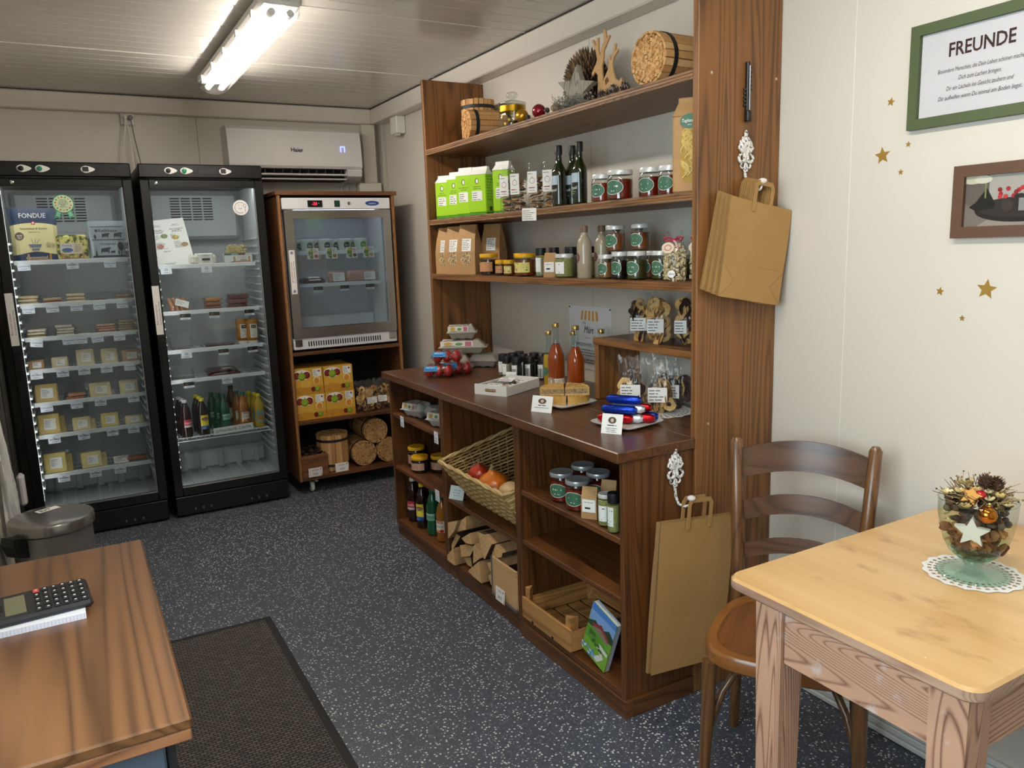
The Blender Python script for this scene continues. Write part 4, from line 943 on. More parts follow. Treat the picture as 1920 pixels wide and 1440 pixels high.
for x, y, w in ((.755, 4.93, 'at the front of the drinks shelf'), (.735, 5.0, 'second in its row on the drinks shelf'), (.705, 5.06, 'at the back of the water row')): drink('green', x, y, zb, w)
for x, y, w in ((.868, 4.93, 'at the front of the drinks shelf'), (.845, 5.0, 'second in its row on the drinks shelf')): drink('cider', x, y, zb, w)
drink('brown', .825, 5.07, zb, 'at the back of the drinks shelf', 1.12)
for x, y, w in ((.955, 4.905, 'at the front right of the drinks shelf'), (.945, 4.975, 'second in its row on the drinks shelf'), (.925, 5.04, 'at the back of the yellow row')): drink('yellow', x, y, zb, w, .93)
t = B(); t.box(-.115, .115, 0, .0008, -.021, .021, WHITE); t.layer = -.0002; t.text('GETRÄNKE FR. 3.50/STK.', 0, -.008, .017, INK, maxw=.215)
tag(t.obj('drinks_sign', None, None, (.785, 4.843, .462), (0, -.03, 0)), 'white drinks price sign reading GETRÄNKE FR. 3.50/STK. on the drinks shelf', 'sign')
# top shelf
t = thing('info_leaflet', 'tall white printed leaflet leaning at the top shelf of the right fridge', 'leaflet', (.575, 4.93, F2Z[0] + .002), 0, rot=(-.32, 0.0, .06))
b = B(); b.M = T(ry=-.10); b.box(-.105, .105, 0, .001, 0, .285, WHITE); b.layer = -.0002
for s in (-1, 1):
    b.lines(s * .05, .250, .05, 2, .007, GREY, al='c'); b.lines(s * .05, .222, .08, 3, .008, INK, al='c'); b.lines(s * .05 - .04, .19, .05, 4, .007, GREY); b.lines(s * .05 - .03, .145, .06, 6, .007, GREY)
for x, z, c in ((-.025, .185, '#7d8a5a'), (.035, .172, '#c9ad4f'), (-.06, .125, '#b9756a'), (.075, .125, '#a8845a')): b.ell(x, z, .020, .013, mat(c, .5, noise=.4, nscale=80), 14)
b.lines(-.03, .092, .07, 1, .008, INK, al='c'); b.lines(-.03, .02, .08, 2, .007, GREY, al='c'); b.obj('sheet', t)
t = thing('tofu_pack', 'clear tub pack with TOFU sleeve on the top shelf of the right fridge', 'tofu', (.722, 4.895, F2Z[0] + .002), .1)
B().box(-.065, .065, -.03, .05, .004, .060, mat('#e6e0cc', .5), .012).obj('tofu_block', t); B().box(-.078, .078, -.036, .056, 0, .066, clear2, .014).obj('tub', t)
b = B(); b.box(-.042, .042, -.0385, .0585, -.001, .0685, mat('#efeeea', .5), .006); b.layer = -.0392; b.text('TOFU', 0, .050, .012, GREY, maxw=.06); b.rect(-.022, .026, .022, .04, mat('#3a3a3a', .5)); b.text('NATUR', 0, .014, .008, INK, maxw=.04); b.rect(-.022, .008, .022, .0105, mat('#b4473a', .5)); b.obj('sleeve', t)
t = thing('pasta_carton', 'small white carton tray of packed spätzle on the top shelf of the right fridge', 'pasta', (.915, 4.90, F2Z[0] + .002), .0)
b = B(); b.box(-.08, .08, -.005, .06, 0, .062, mat('#e2e2e0', .5), .001); b.layer = -.0055; b.poly([(-.08, 0), (.08, 0), (.08, .012), (.03, .008), (-.02, .018), (-.06, .01), (-.08, .012)], mat('#6b5a48', .5)); b.text('Genuss', .02, .034, .013, mat('#d09a8c', .5), maxw=.07); b.text('Spätzle', .03, .020, .010, INK, maxw=.06)
for k, c in enumerate(('#2f6b4a', '#86b09a', '#6d2a2a', '#cfc9b4')): b.rect(-.08 + k * .04, .052, -.04 + k * .04, .062, mat(c, .5))
b.obj('carton', t)
b = B(); rn = random.Random(3)
for k in range(150): b.ball((rn.uniform(-.058, .055), rn.uniform(.0, .05), .066 + rn.uniform(0, .05) * (1 - (k % 5) * .1)), (.006, .0035, .0035), mat('#dcc77c', .5), 6, 4)
stuff(b.obj('noodles', t, 60)); b = B(); b.box(-.066, .064, -.006, .058, .0625, .128, clear2, .018); b.obj('bag', t, 40)
# second shelf
t = thing('sausage_pack', 'vacuum pack of four orange sausages with white label in the right fridge', 'sausage', (.575, 4.91, F2Z[1] + .002), .0, rot=(-.55, 0, .25))
for k in range(4): B().tube([(-.05 + k * .028, .014, .005), (-.045 + k * .028, .012, .045), (-.052 + k * .028, .014, .098)], [.010, .0135, .010], mat('#c07a4c', .35, noise=.12), 10).obj('sausage', t, 60)
b = B(); pillow(b, .15, .12, .036, clear2, .5, T(0, .03, .052, rx=PI / 2)); b.obj('wrapper', t, 60)
b = B(); b.M = T(.01, -.010, .05, ry=.4); sticker(b, .075, .045); b.obj('sticker', t)
slices(.748, F2Z[1], .105, .075, ['#8e4a3a', '#a05a40', '#b97a3c'], 'stack of three packs of marinated meat in the right fridge', n=3, grp='meat stacks in the right fridge', cat='meat', dp=.12)
slices(.892, F2Z[1], .14, .088, ['#6b2f2c', '#7c3a36', '#5c2724'], 'tall stack of dark red meat packs, rightmost on its fridge shelf', n=3, grp='meat stacks in the right fridge', cat='meat', dp=.13)
# third shelf: mustard bottles standing on their caps, flat packs
def mustard(x, y, w):
    t = thing('mustard_bottle', 'mustard yellow squeeze bottle standing on white cap, ' + w, 'bottle', (x, y, F2Z[2] + .002), .1, 'mustard squeeze bottles')
    B().lathe([(.030, 0), (.031, .004), (.030, .024)], capw, 18).obj('cap', t, 40)
    B().lathe([(.030, .024), (.036, .034), (.037, .06), (.033, .085), (.037, .115), (.037, .146), (.033, .156), (.012, .158)], mat('#b5741f', .3, coat=.3), 20).obj('body', t, 40)
    b = B(); p = B(); p.rect(-.022, .042, .022, .125, mat('#e8e3d8', .5)); p.rect(-.014, .100, .014, .120, INK); p.rect(-.006, .105, .006, .115, WHITE); p.lines(-.016, .092, .03, 7, .0065, GREY)
    p.v = [((.0376 - py) * math.sin(px / .037), -(.0376 - py) * math.cos(px / .037), pz) for px, py, pz in p.v]; p.obj('label', t)
mustard(.905, 4.935, 'behind to the left'); mustard(.957, 4.905, 'at the right end of its fridge shelf')
slices(.765, F2Z[2], .20, .020, ['#4a302a', '#6b4a3e'], 'flat pack of dark dried meat strips in the right fridge', n=1, grp='flat packs in the right fridge', cat='meat', dp=.12)
slices(.555, F2Z[2], .12, .014, ['#5a4038'], 'flat nearly clear pack at the left of the third shelf', n=1, grp='flat packs in the right fridge', cat='meat', dp=.11)
for x, z, w in ((.55, F2Z[2] + .016, 'third'), (.54, F2Z[3] + .002, 'fourth')):
    b = B(); b.box(-.06, .06, 0, .12, 0, .004, clear2, .001); b.box(-.06, -.057, 0, .12, .004, .06, clear2, .0005); b.box(.057, .06, 0, .12, .004, .06, clear2, .0005); b.box(-.057, .057, .117, .12, .004, .075, clear2, .0005)
    tag(b.obj('acrylic_tray', None, None, (x, 4.875, z)), 'empty clear plastic divider tray on the %s shelf of the right fridge' % w, 'tray', 'clear trays in the right fridge')
t = thing('meat_pack', 'dark red vacuum packed meat with two white stickers on the fourth shelf', 'meat', (.77, 4.87, F2Z[3] + .002), 0, rot=(-.0, 0, .02))
b = B(); pillow(b, .19, .16, .040, mat('#3a1013', .18, coat=.6, name='dark_meat', noise=.2), .3, T(0, .08, 0, rx=.12)); b.obj('meat', t, 60)
b = B(); b.M = T(.02, .11, .0555, rx=-PI / 2 + .12); sticker(b, .07, .02); b.obj('sticker', t); b = B(); b.M = T(.015, .03, .044, rx=-PI / 2 + .12); sticker(b, .055, .016); b.obj('sticker', t)
for x, z, tx, w in ((.505, 0, 'HOF', 'left price tag on the top shelf rail'), (.722, 0, 'HOF', 'middle price tag on the top shelf rail'), (.580, 1, 'photo', 'left picture price tag on the meat shelf rail'), (.740, 1, 'photo', 'middle picture price tag on the meat shelf rail'), (.940, 1, 'photo', 'right picture price tag on the meat shelf rail'),
                    (.565, 2, 'HOF', 'green printed price tag on the third shelf rail'), (.770, 2, 'photo', 'middle picture price tag on the third shelf rail'), (.938, 2, 'photo', 'right picture price tag under the mustard bottles'), (.560, 3, 'photo', 'left dark price tag on the fourth shelf rail'), (.775, 3, 'LANDHAUS', 'white LANDHAUS price tag on the fourth shelf rail')):
    price_tag(x, F2Z[z] - .010, tx, w + ' of the right fridge', tilt=R.uniform(-.04, .04))
# ================================================================ freezer trolley
tz, tx_, ty_ = wood('#351d0e', '#6a4325', 'z', 1.2, .45), wood('#351d0e', '#6a4325', 'x', 1.2, .45), wood('#351d0e', '#6a4325', 'y', 1.2, .45)
pe = wood('#33190c', '#a4713f', 'z', 2.0, .5, ring=24, knots=False)
t = thing('freezer_trolley', 'brown wooden rolling cabinet carrying the freezer, beside the fridges', 'cabinet', (0, 0, 0))
for x0 in (1.128, 1.838):
    B().box(x0, x0 + .022, 4.735, 5.22, .088, 1.835, tz, .001).obj('side_panel', t)
    B().box(x0 + .004, x0 + .018, 4.7325, 4.7349, .088, 1.835, pe).obj('edge_band', t)
B().box(1.12, 1.875, 4.725, 5.225, 1.8355, 1.858, tx_, .001).obj('top_board', t)
for z in (.088, .446, .878):
    B().box(1.1505, 1.8375, 4.735, 5.21, z, z + .022, tx_, .001).obj('shelf', t)
B().box(1.1505, 1.8375, 5.212, 5.218, .11, .90, mat('#0e0a08', .8)).obj('back_panel', t)
for x, y in ((1.215, 4.79), (1.80, 4.79), (1.215, 5.16), (1.80, 5.16)):
    c = B(); c.box(x - .025, x + .025, y - .022, y + .022, .080, .0878, chrome).box(x - .016, x - .013, y - .014, y + .014, .028, .080, chrome).box(x + .013, x + .016, y - .014, y + .014, .028, .080, chrome); c = c.obj('caster_fork', t)
    B().lathe([(.008, -.011), (.028, -.011), (.0325, -.006), (.0325, .006), (.028, .011), (.008, .011)], mat('#e9e7e2', .35), 20, M=T(x, y, .034, ry=PI / 2)).obj('wheel', c, 40)
    B().box(x + .017, x + .035, y - .03, y + .012, .066, .078, mat('#d9d7d2', .4), .003, M=None).obj('brake_lever', c)
# ---------------------------------------------------------------- freezer
fz = thing('glass_door_freezer', 'white freezer with steel framed glass door standing inside the wooden trolley', 'freezer', (0, 0, 0))
fw = mat('#e6e6e8', .35, name='white_steel'); stl = mat('#a8a6a4', .28, .9, name='brushed_steel')
X0, X1, Y0 = 1.158, 1.832, 4.742
for a, b_ in ((X0, X0 + .045), (X1 - .045, X1)): B().box(a, b_, Y0 + .05, 5.19, .985, 1.752, fw).obj('side_wall', fz)
B().box(X0 + .045, X1 - .045, 5.14, 5.19, .985, 1.752, fw).obj('back_wall', fz); B().box(X0, X1, Y0 + .05, 5.19, .925, .985, fw).obj('floor_wall', fz)
B().box(X0, X1, Y0 + .05, 5.19, 1.752, 1.815, fw).obj('top_wall', fz)
hp = B().box(X0, X1, Y0 - .005, Y0 + .05, 1.752, 1.82, fw, .004).obj('header_panel', fz)
b = B().box(1.31, 1.40, Y0 - .0085, Y0 - .0052, 1.765, 1.805, mat('#17151a', .25), .003).obj('temperature_display', hp)
b2 = B(); b2.M = T(1.352, Y0 - .0087, 1.777); b2.text('-20', 0, 0, .018, mat('#ff2b44', .5, emit=3.0), maxw=.035); b2.rect(.024, .008, .027, .012, WHITE); b2.obj('digits', b)
B().box(1.474, 1.508, Y0 - .009, Y0 - .0052, 1.766, 1.804, mat('#1a2421', .3), .003).box(1.481, 1.501, Y0 - .0115, Y0 - .0092, 1.772, 1.798, mat('#114a38', .3), .002).obj('power_switch', hp)
B().lathe([(.010, 0), (.010, .003), (.005, .004)], chrome, 14, M=T(1.565, Y0 - .0052, 1.787, rx=PI / 2)).obj('lock', hp, 40)
b = B(); b.M = T(1.715, Y0 - .0052, 1.787); b.ell(0, 0, .045, .015, mat('#27458f', .3), 24); b.text('maxima', 0, -.005, .011, WHITE, maxw=.07, shear=.15); b.obj('brand_badge', hp)
dz0, dz1, gx0, gx1, gz0, gz1 = .985, 1.748, X0 + .058, X1 - .050, 1.045, 1.700
def mitre(b, x0, x1, z0, z1, ix0, ix1, iz0, iz1, y0, y1, m):
    for q in (((x0, z0), (x1, z0), (ix1, iz0), (ix0, iz0)), ((x1, z0), (x1, z1), (ix1, iz1), (ix1, iz0)), ((x1, z1), (x0, z1), (ix0, iz1), (ix1, iz1)), ((x0, z1), (x0, z0), (ix0, iz0), (ix0, iz1))):
        o = B(); o.prism(list(q), y0, y1, m); b.append(o)
bars = []; mitre(bars, X0 + .006, X1 - .004, dz0, dz1, gx0, gx1, gz0, gz1, Y0 - .012, Y0 + .03, stl)
dr = bars[0].obj('door_frame', fz)
for q in bars[1:]: q.obj('door_frame', fz)
B().box(gx0 - .003, gx1 + .003, Y0 + .004, Y0 + .008, gz0 - .003, gz1 + .003, film('#e4ebee', .05, .03, 'freezer_glass', haze=.03, hazecol='#cfd8de')).obj('door_glass', fz)
b = B()
for q in ((gx0, gx1, gz0, gz0 + .003), (gx0, gx1, gz1 - .003, gz1), (gx0, gx0 + .003, gz0, gz1), (gx1 - .003, gx1, gz0, gz1)): b.box(q[0], q[1], Y0 - .0125, Y0 + .0035, q[2], q[3], chrome)
b.obj('glass_bead', fz)
st = B(); st.M = T(X0 + .033, Y0 - .0122, 1.385) @ Matrix.Rotation(-PI / 2, 4, 'Y')
st.rect(-.13, -.017, .13, .017, WHITE); st.text('BITTE ZUERST AUSLESEN', 0, .003, .008, RED, maxw=.16); st.text('(zum Kühlschrank öffnen, Danke)', 0, -.010, .007, INK, maxw=.18)
for s in (-1, 1):
    for k in range(3):
        a = k * PI / 3; c, d = math.cos(a), math.sin(a)
        st.poly([(s * .114 + c * .011 - d * .0015, d * .011 + c * .0015), (s * .114 - c * .011 - d * .0015, -d * .011 + c * .0015), (s * .114 - c * .011 + d * .0015, -d * .011 - c * .0015), (s * .114 + c * .011 + d * .0015, d * .011 - c * .0015)], blue_ink)
st.obj('door_sticker', fz)
lp = B().box(X0 + .004, X1 - .004, Y0 - .004, Y0 + .05, .915, .983, fw, .003).obj('lower_panel', fz)
slot = B().box(0, .007, -.0015, 0, 0, .030, mat('#141417', .8)).obj('vent_slot', lp, None, (1.25, Y0 - .0042, .932))
for k in range(1, 31): share(slot, 'vent_slot', lp, (1.25 + k * .0153, Y0 - .0042, .932))
for x in (X0 + .035, X1 - .035):
    B().box(x - .022, x + .022, Y0 - .010, Y0 - .0045, .935, .978, chrome, .002).lathe([(.005, 0), (.005, .003)], chrome, 10, M=T(x - .008, Y0 - .010, .948, rx=PI / 2)).lathe([(.005, 0), (.005, .003)], chrome, 10, M=T(x + .008, Y0 - .010, .962, rx=PI / 2)).obj('hinge', fz)
for x in (X0 + .05, X1 - .05): B().lathe([(.018, .9005), (.018, .924)], mat('#161616', .6), 12, M=T(x, Y0 + .07, 0)).obj('foot', fz)
B().box(X0 + .08, X1 - .08, 4.80, 4.82, 1.744, 1.7515, mat('#e6f0ff', .5, emit=6.0, name='freezer_fill')).obj('interior_light', fz)  # added fill glow to brighten the goods; the freezer interior itself is unlit
B().box(X0 + .048, X1 - .048, 5.02, 5.139, .986, 1.09, fw, .01).obj('compressor_step', fz)
for z in (1.494, 1.296): wire_shelf(fz, X0 + .07, X1 - .055, 4.83, 5.10, z)
tubw = mat('#e8ebe6', .35)
def tub(x, y, c, w):
    t = thing('ice_cream_tub', 'white lidded ice cream tub with %s, %s' % w, 'tub', (x, y, 1.4955), .0, 'ice cream tubs in the freezer')
    B().lathe([(.034, 0), (.036, .003), (.0425, .072)], tubw, 20).obj('cup', t, 40); B().lathe([(.0445, .072), (.0445, .080), (.041, .083), (.001, .083)], mat('#f2f2ee', .4), 20).obj('lid', t, 40)
    p = B(); p.rect(-.05, .004, .05, .068, mat('#b9cda0', .4)) if False else None
    for k in range(-3, 4): p.rect(k * .013 - .0015, .006, k * .013 + .0015, .066, mat('#a9c58c', .5))
    p.ell(.006, .042, .021, .022, c, 18); p.text('Glace', .006, .038, .009, WHITE, maxw=.032)
    p.v = [((.0352 + pz * .1 - py) * math.sin(px / .04), -(.0352 + pz * .1 - py) * math.cos(px / .04), pz) for px, py, pz in p.v]; p.obj('print', t)
gd_, gl2 = mat('#2f4f46', .4), mat('#6fa03a', .4)
for k, (x, c) in enumerate(((1.335, gd_), (1.445, gd_), (1.570, gd_), (1.680, gl2))):
    tub(x, 4.90, c, (('dark green disc', 'leftmost of the front row'), ('dark green disc', 'second of the front row'), ('dark green disc', 'third of the front row'), ('light green disc', 'rightmost of the front row'))[k])
    tub(x - .035, 5.0, c, (('dark green disc', 'behind the leftmost front tub'), ('dark green disc', 'behind the second front tub'), ('dark green disc', 'behind the third front tub'), ('light green disc', 'behind the rightmost front tub'))[k])
for k, x in enumerate((1.345, 1.462, 1.592, 1.702)):
    b = B(); b.box(-.036, .036, 0, .0008, -.036, .032, WHITE); b.layer = -.0002; n_ = 16
    b.poly([(-.0, -.034)] + [(-.0 - .030 * math.sin(PI * i / n_), -.002 - .032 * math.cos(PI * i / n_)) for i in range(n_ + 1)] + [(0, .03)], mat('#7c8f35', .5)); b.ell(-.014, .018, .011, .009, mat('#e6d23a', .5), 12)
    b.lines(.005, .02, .025, 3, .008, RED); b.ell(.018, -.018, .013, .011, mat(('#c94f45', '#b9824f', '#7d3a34', '#d9a04f')[k], .5), 14); b.lines(-.028, -.01, .024, 2, .007, WHITE)
    tag(b.obj('flavour_card', None, None, (x, 4.824, 1.492)), '%s flavour card with green half disc on the upper freezer shelf' % ('leftmost', 'second', 'third', 'rightmost')[k], 'card', 'flavour cards in the freezer')
t = thing('meat_pack', 'dark red vacuum packed meat, left on the lower freezer shelf', 'meat', (1.345, 4.90, 1.2975), .1)
b = B(); pillow(b, .15, .12, .045, mat('#4a1715', .2, coat=.5, name='dark_meat2', noise=.2), .4); b.obj('meat', t, 60); b = B(); b.M = T(.0, -.045, .040, rx=-.9); sticker(b, .075, .035); b.obj('sticker', t)
for x, w_, l in ((1.505, .125, 'pale pink packed chicken tray, middle of the lower freezer shelf'), (1.672, .205, 'wide pale pink packed chicken tray, right on the lower freezer shelf')):
    t = thing('meat_pack', l, 'meat', (x, 4.87, 1.2975), 0, rot=(-.12, 0, 0))
    B().box(-w_ / 2, w_ / 2, 0, .035, 0, .082, mat('#cf9f90', .3, coat=.4, name='chicken', noise=.08, nscale=20), .016).obj('tray', t, 40); B().box(-w_ / 2 - .003, w_ / 2 + .003, -.003, .03, .0, .086, clear, .016).obj('wrapper', t, 40)
    s = B(); s.M = T(w_ * .06 if w_ < .15 else .045, -.0036, .042); sticker(s, .075, .052); s.obj('sticker', t)
for x, w in ((1.362, 'left'), (1.530, 'middle'), (1.698, 'right')): price_tag(x, 1.284, 'photo', w + ' picture price tag on the lower freezer shelf rail', y=4.823)
# ---------------------------------------------------------------- juice boxes
def juice_paint(p, handle):
    W_, H_ = .187, .168
    redm, redd, grn, grd, gold = mat('#8e2b25', .45), mat('#6d1c1c', .45), mat('#8fae2c', .45), mat('#5f7d1e', .45), mat('#c98f2e', .5)
    p.poly([(-.0935, .0), (.0935, .0), (.0935, .05), (.03, .04), (-.04, .055), (-.0935, .045)], gold)
    p.ell(-.038, .128, .055, .034, WHITE); 
    for x, c, d in ((-.068, redm, redd), (-.008, redm, redd)): p.ell(x, .125, .022, .023, d, 18); p.ell(x - .004, .129, .014, .014, c, 14)
    p.ell(-.038, .118, .025, .025, grd, 20); p.ell(-.040, .121, .020, .020, grn, 18); p.rect(-.039, .140, -.036, .152, mat('#3d2a18', .5))
    p.rect(.030, .112, .082, .160, WHITE); p.lines(.034, .150, .03, 5, .008, GREY); p.ell(.070, .146, .006, .007, redm, 10)
    p.ell(.052, .086, .022, .028, mat('#f0e2b8', .4), 18); p.ell(.052, .082, .018, .022, mat('#d9912c', .4), 18)
    p.ell(.028, .030, .015, .016, redd, 14); p.ell(.054, .030, .017, .017, grd, 14); p.ell(.053, .032, .013, .013, grn, 14)
    p.text('5 l', -.062, .012, .013, mat('#6d3a12', .5))
    if handle: p.poly([(-.045, .045), (.015, .045), (.015, .085), (-.045, .085)], mat('#e0b14e', .5))
jb = mat('#d9a83e', .5, name='juice_carton')
for k, (x, z, l) in enumerate(((1.238, .632, 'yellow apple juice box with open flap, upper left of the stack'), (1.430, .632, 'yellow apple juice box, upper right of the stack of four'), (1.244, .4695, 'yellow apple juice box, lower left of the stack of four'), (1.434, .4695, 'yellow apple juice box, lower right of the stack of four'))):
    t = thing('juice_box', l, 'juice box', (x, 4.765, z), 0, 'apple juice boxes in the trolley')
    B().box(-.0935, .0935, 0, .25, 0, .161, jb, .002).obj('carton', t)
    p = B(); juice_paint(p, k == 0); p.v = [(a, b_ - .0003, c * .955) for a, b_, c in p.v]; p.obj('print', t)
    if k < 2: B().box(-.0935, .0935, .05, .052, .1612, .1622, mat('#b98a2c', .6)).obj('lid_seam', t)
# ================================================================ shared builders for shelf goods
S1, S2, S3 = 1.9935, 1.6435, 1.3675
def curved(p, r, fy=None):
    p.v = [((r - y) * math.sin(x / r), -(r - y) * math.cos(x / r), z) for x, y, z in p.v]; return p
strapm = mat('#1d1e20', .55, name='strap')
_kind = {}
def kindling(r, h, loc, label, rot=(0, 0, 0), grp='kindling bundles', cell=.0115, seed=1):
    t = thing('kindling_bundle', label, 'firewood', loc, 0, grp, rot=rot)
    key = (round(r, 3), round(h, 3), seed)
    if key not in _kind:
        rn = random.Random(seed); b = B(); cols = [mat(c, .75, name='stick_wood', noise=.1, nscale=90) for c in ('#c9985f', '#d6ab74', '#b98650', '#cfa26a')]
        n = int(r / cell) + 1
        for j in range(-n, n + 1):
            for i in range(-n, n + 1):
                x, y = (i + .5 * (j % 2)) * cell + rn.uniform(-.001, .001), j * cell * .92 + rn.uniform(-.001, .001)
                if x * x + y * y > (r - cell * .45) ** 2: continue
                a = rn.uniform(0, PI); s_ = cell * rn.uniform(.40, .54); s2 = cell * rn.uniform(.36, .52)
                b.box(-s_, s_, -s2, s2, rn.uniform(0, .006), h - rn.uniform(0, .008), rn.choice(cols), M=T(x, y, 0, rz=a))
        k = int(2 * PI * r / .022)   # the flat outer slats
        for i in range(k):
            a = 2 * PI * i / k + rn.uniform(-.02, .02); b.box(-.0105, .0105, -.0035, .0035, rn.uniform(0, .003), h - rn.uniform(0, .003), cols[i % 4], M=T(r * math.sin(a), -r * math.cos(a), 0, rz=a))
        _kind[key] = b
        o = stuff(b.obj('sticks', t)); _kind[key] = o.data
    else: stuff(share(_kind[key], 'sticks', t))
    for z in (h * .16, h * .84):
        s = B(); rr = r + .006; n = 28
        s.add([(q * math.cos(2 * PI * i / n), q * math.sin(2 * PI * i / n), zz) for q, zz in ((rr - .003, z - .008), (rr, z - .008), (rr, z + .008), (rr - .003, z + .008)) for i in range(n)], [(j * n + i, j * n + (i + 1) % n, ((j + 1) % 4) * n + (i + 1) % n, ((j + 1) % 4) * n + i) for j in range(4) for i in range(n)], strapm)
        s.obj('strap', t, 40)
    return t
_ring = {}
def ring_mesh(kind):
    if kind in _ring: return _ring[kind]
    flesh = {'apple': ('#d6a863', '#a06c38'), 'choc': ('#cfa263', '#2c1712'), 'dark': ('#3a2119', '#23120d'), 'pale': ('#d9b273', '#8a5a30')}[kind]
    b = B(); n = 14; rs = [(.0075, .0), (.009, .0022), (.022, .0026), (.028, .0014), (.0285, 0), (.027, -.0016), (.020, -.0022), (.009, -.0018)]
    rn = random.Random(len(_ring)); wob = [rn.uniform(.9, 1.1) for _ in range(n)]
    v = [(r_ * wob[i] * math.cos(2 * PI * i / n), r_ * wob[i] * math.sin(2 * PI * i / n), z + .0022 * math.sin(3 * 2 * PI * i / n) * (r_ / .028)) for r_, z in rs for i in range(n)]
    m1 = mat(flesh[0], .6, name='dried_flesh', noise=.18, nscale=70); m2 = mat(flesh[1], .5, name='dried_rim', noise=.1)
    for j in range(8):
        b.add([v[j * n + i] for i in range(n)] + [v[((j + 1) % 8) * n + i] for i in range(n)], [(i, (i + 1) % n, n + (i + 1) % n, n + i) for i in range(n)], m2 if j in (0, 3, 4, 7) else m1)
    me = b.obj('apple_ring', None, 60); d = me.data; bpy.data.objects.remove(me); _ring[kind] = d
    return d
def cello_bag(loc, w_, h_, d_, label, kinds, n, rz=0, fill=.75, grp='cellophane bags of dried apple rings', stick=(.5, .3, 0.0), cat='dried fruit', seed=0, size=1.0, gather=False):
    t = thing('dried_fruit_bag', label, cat, loc, rz, grp); rn = random.Random(seed + 5)
    b = B()
    def sh(u, v, s):
        x = (2 * u - 1); q = max(0, 1 - abs(x) ** 3.2) ** .55; dd = d_ / 2 * (1 - max(0, v - .55) / .45 * .92) * min(1, .55 + v * 3)
        ww = w_ / 2 * (1 + .06 * math.sin(v * 9 + x)) * (1 - (.0 if not gather else max(0, (.35 - abs(v - .86)) / .35) * .55))
        cr = .0035 * math.sin(u * 37 + v * 13) * (v > .5)
        return (x * ww, s * (dd * q + cr * q) , v * h_ + (.006 * math.sin(u * 21) if v > .95 else 0))
    b.grid(lambda u, v: sh(u, v, -1), 16, 14, clear2); b.grid(lambda u, v: sh(1 - u, v, 1), 16, 14, clear2)
    b.obj('cellophane', t, 60)
    n = int(n * 1.9)
    for k in range(n):
        z = .012 + fill * h_ * .88 * (k + .5) / n; x = rn.uniform(-.5, .5) * (w_ - .052 * size); y = rn.uniform(-.42, .30) * (d_ - .02)
        share(ring_mesh(kinds[k % len(kinds)]), 'apple_ring', t, (x, y, z), (rn.uniform(-1.85, -1.0), rn.uniform(-.5, .5), rn.uniform(0, 6)), size * rn.uniform(.9, 1.15))
    if stick:
        s = B(); s.M = T(stick[2], -d_ / 2 - .003, h_ * .36, rx=-.04); ww, hh = stick[0] * w_, stick[1] * h_ * .62
        s.rect(-ww / 2, -hh / 2, ww / 2, hh / 2, WHITE); s.lines(-ww * .44, hh * .26, ww * .8, 4, hh * .21, GREY, rn); s.obj('sticker', t)
    return t
def jar(loc, r, h, content, lid, label, grp, lab=None, rz=-1.15, lid_h=.016, name='jar', cat='jar', fill=.8, sq=None):
    t = thing(name, label, cat, loc, rz, grp); zb = h - lid_h
    B().lathe([(r * .80, .003), (r * .95, .006), (r * .965, .014), (r * .965, zb * fill), (r * .94, zb * fill + .001)], content, 20, sq=sq).obj('contents', t, 40)
    B().lathe([(r * .86, 0), (r * .98, .005), (r, .014), (r, zb - .018), (r * .96, zb - .008), (r * .90, zb)], film('#f4f8f6', .05, .03, 'jar_glass'), 20, sq=sq).obj('glass', t, 40)
    B().lathe([(r * .97, zb - .001), (r * .985, zb + .002), (r * .985, h - .003), (r * .95, h), (r * .85, h - .001), (.002, h - .001)], lid, 22).obj('lid', t, 40)
    if lab:
        p = B(); lab(p, r, h); curved(p, r * 1.004); p.obj('label', t)
    return t
lidw = mat('#d9d9d6', .3, .2, name='white_lid'); lidy = mat('#e3ab12', .35, name='yellow_lid'); lidb = mat('#151517', .45, name='black_lid')
goval = mat('#3f6b52', .5, name='green_label')
def oval(p, r, h):
    n = 18; z0 = h * .42; y = p._ly(); rx, rz_ = r * .85, h * .24
    p.ell(0, z0, rx, rz_, mat('#e2e6dd', .5), 20); p.ell(0, z0, rx * .95, rz_ * .93, goval, 20); p.lines(0, z0 + .001, rx * 1.2, 1, h * .10, WHITE, al='c', th=.5); p.lines(0, z0 - h * .13, rx * .6, 1, h * .06, WHITE, al='c', th=.4)
def honeylab(c):
    def f(p, r, h):
        p.rect(-r * 1.1, h * .18, r * 1.1, h * .62, mat(c, .5)); p.lines(-r * .1, h * .5, r * 1.1, 3, h * .12, INK, th=.45); p.rect(-r * .75, h * .25, -r * .45, h * .5, mat('#5a4310', .5)); p.ell(-r * .3, h * .30, r * .16, h * .09, mat('#c08a86', .5), 10); p.lines(-r * .9, h * .56, r * 1.0, 1, h * .08, INK)
    return f
def whitelab(p, r, h): p.rect(-r * .75, h * .18, r * .55, h * .66, WHITE); p.lines(-r * .1, h * .56, r * .5, 1, h * .07, INK); p.lines(-r * .6, h * .3, r * .8, 2, h * .08, GREY)
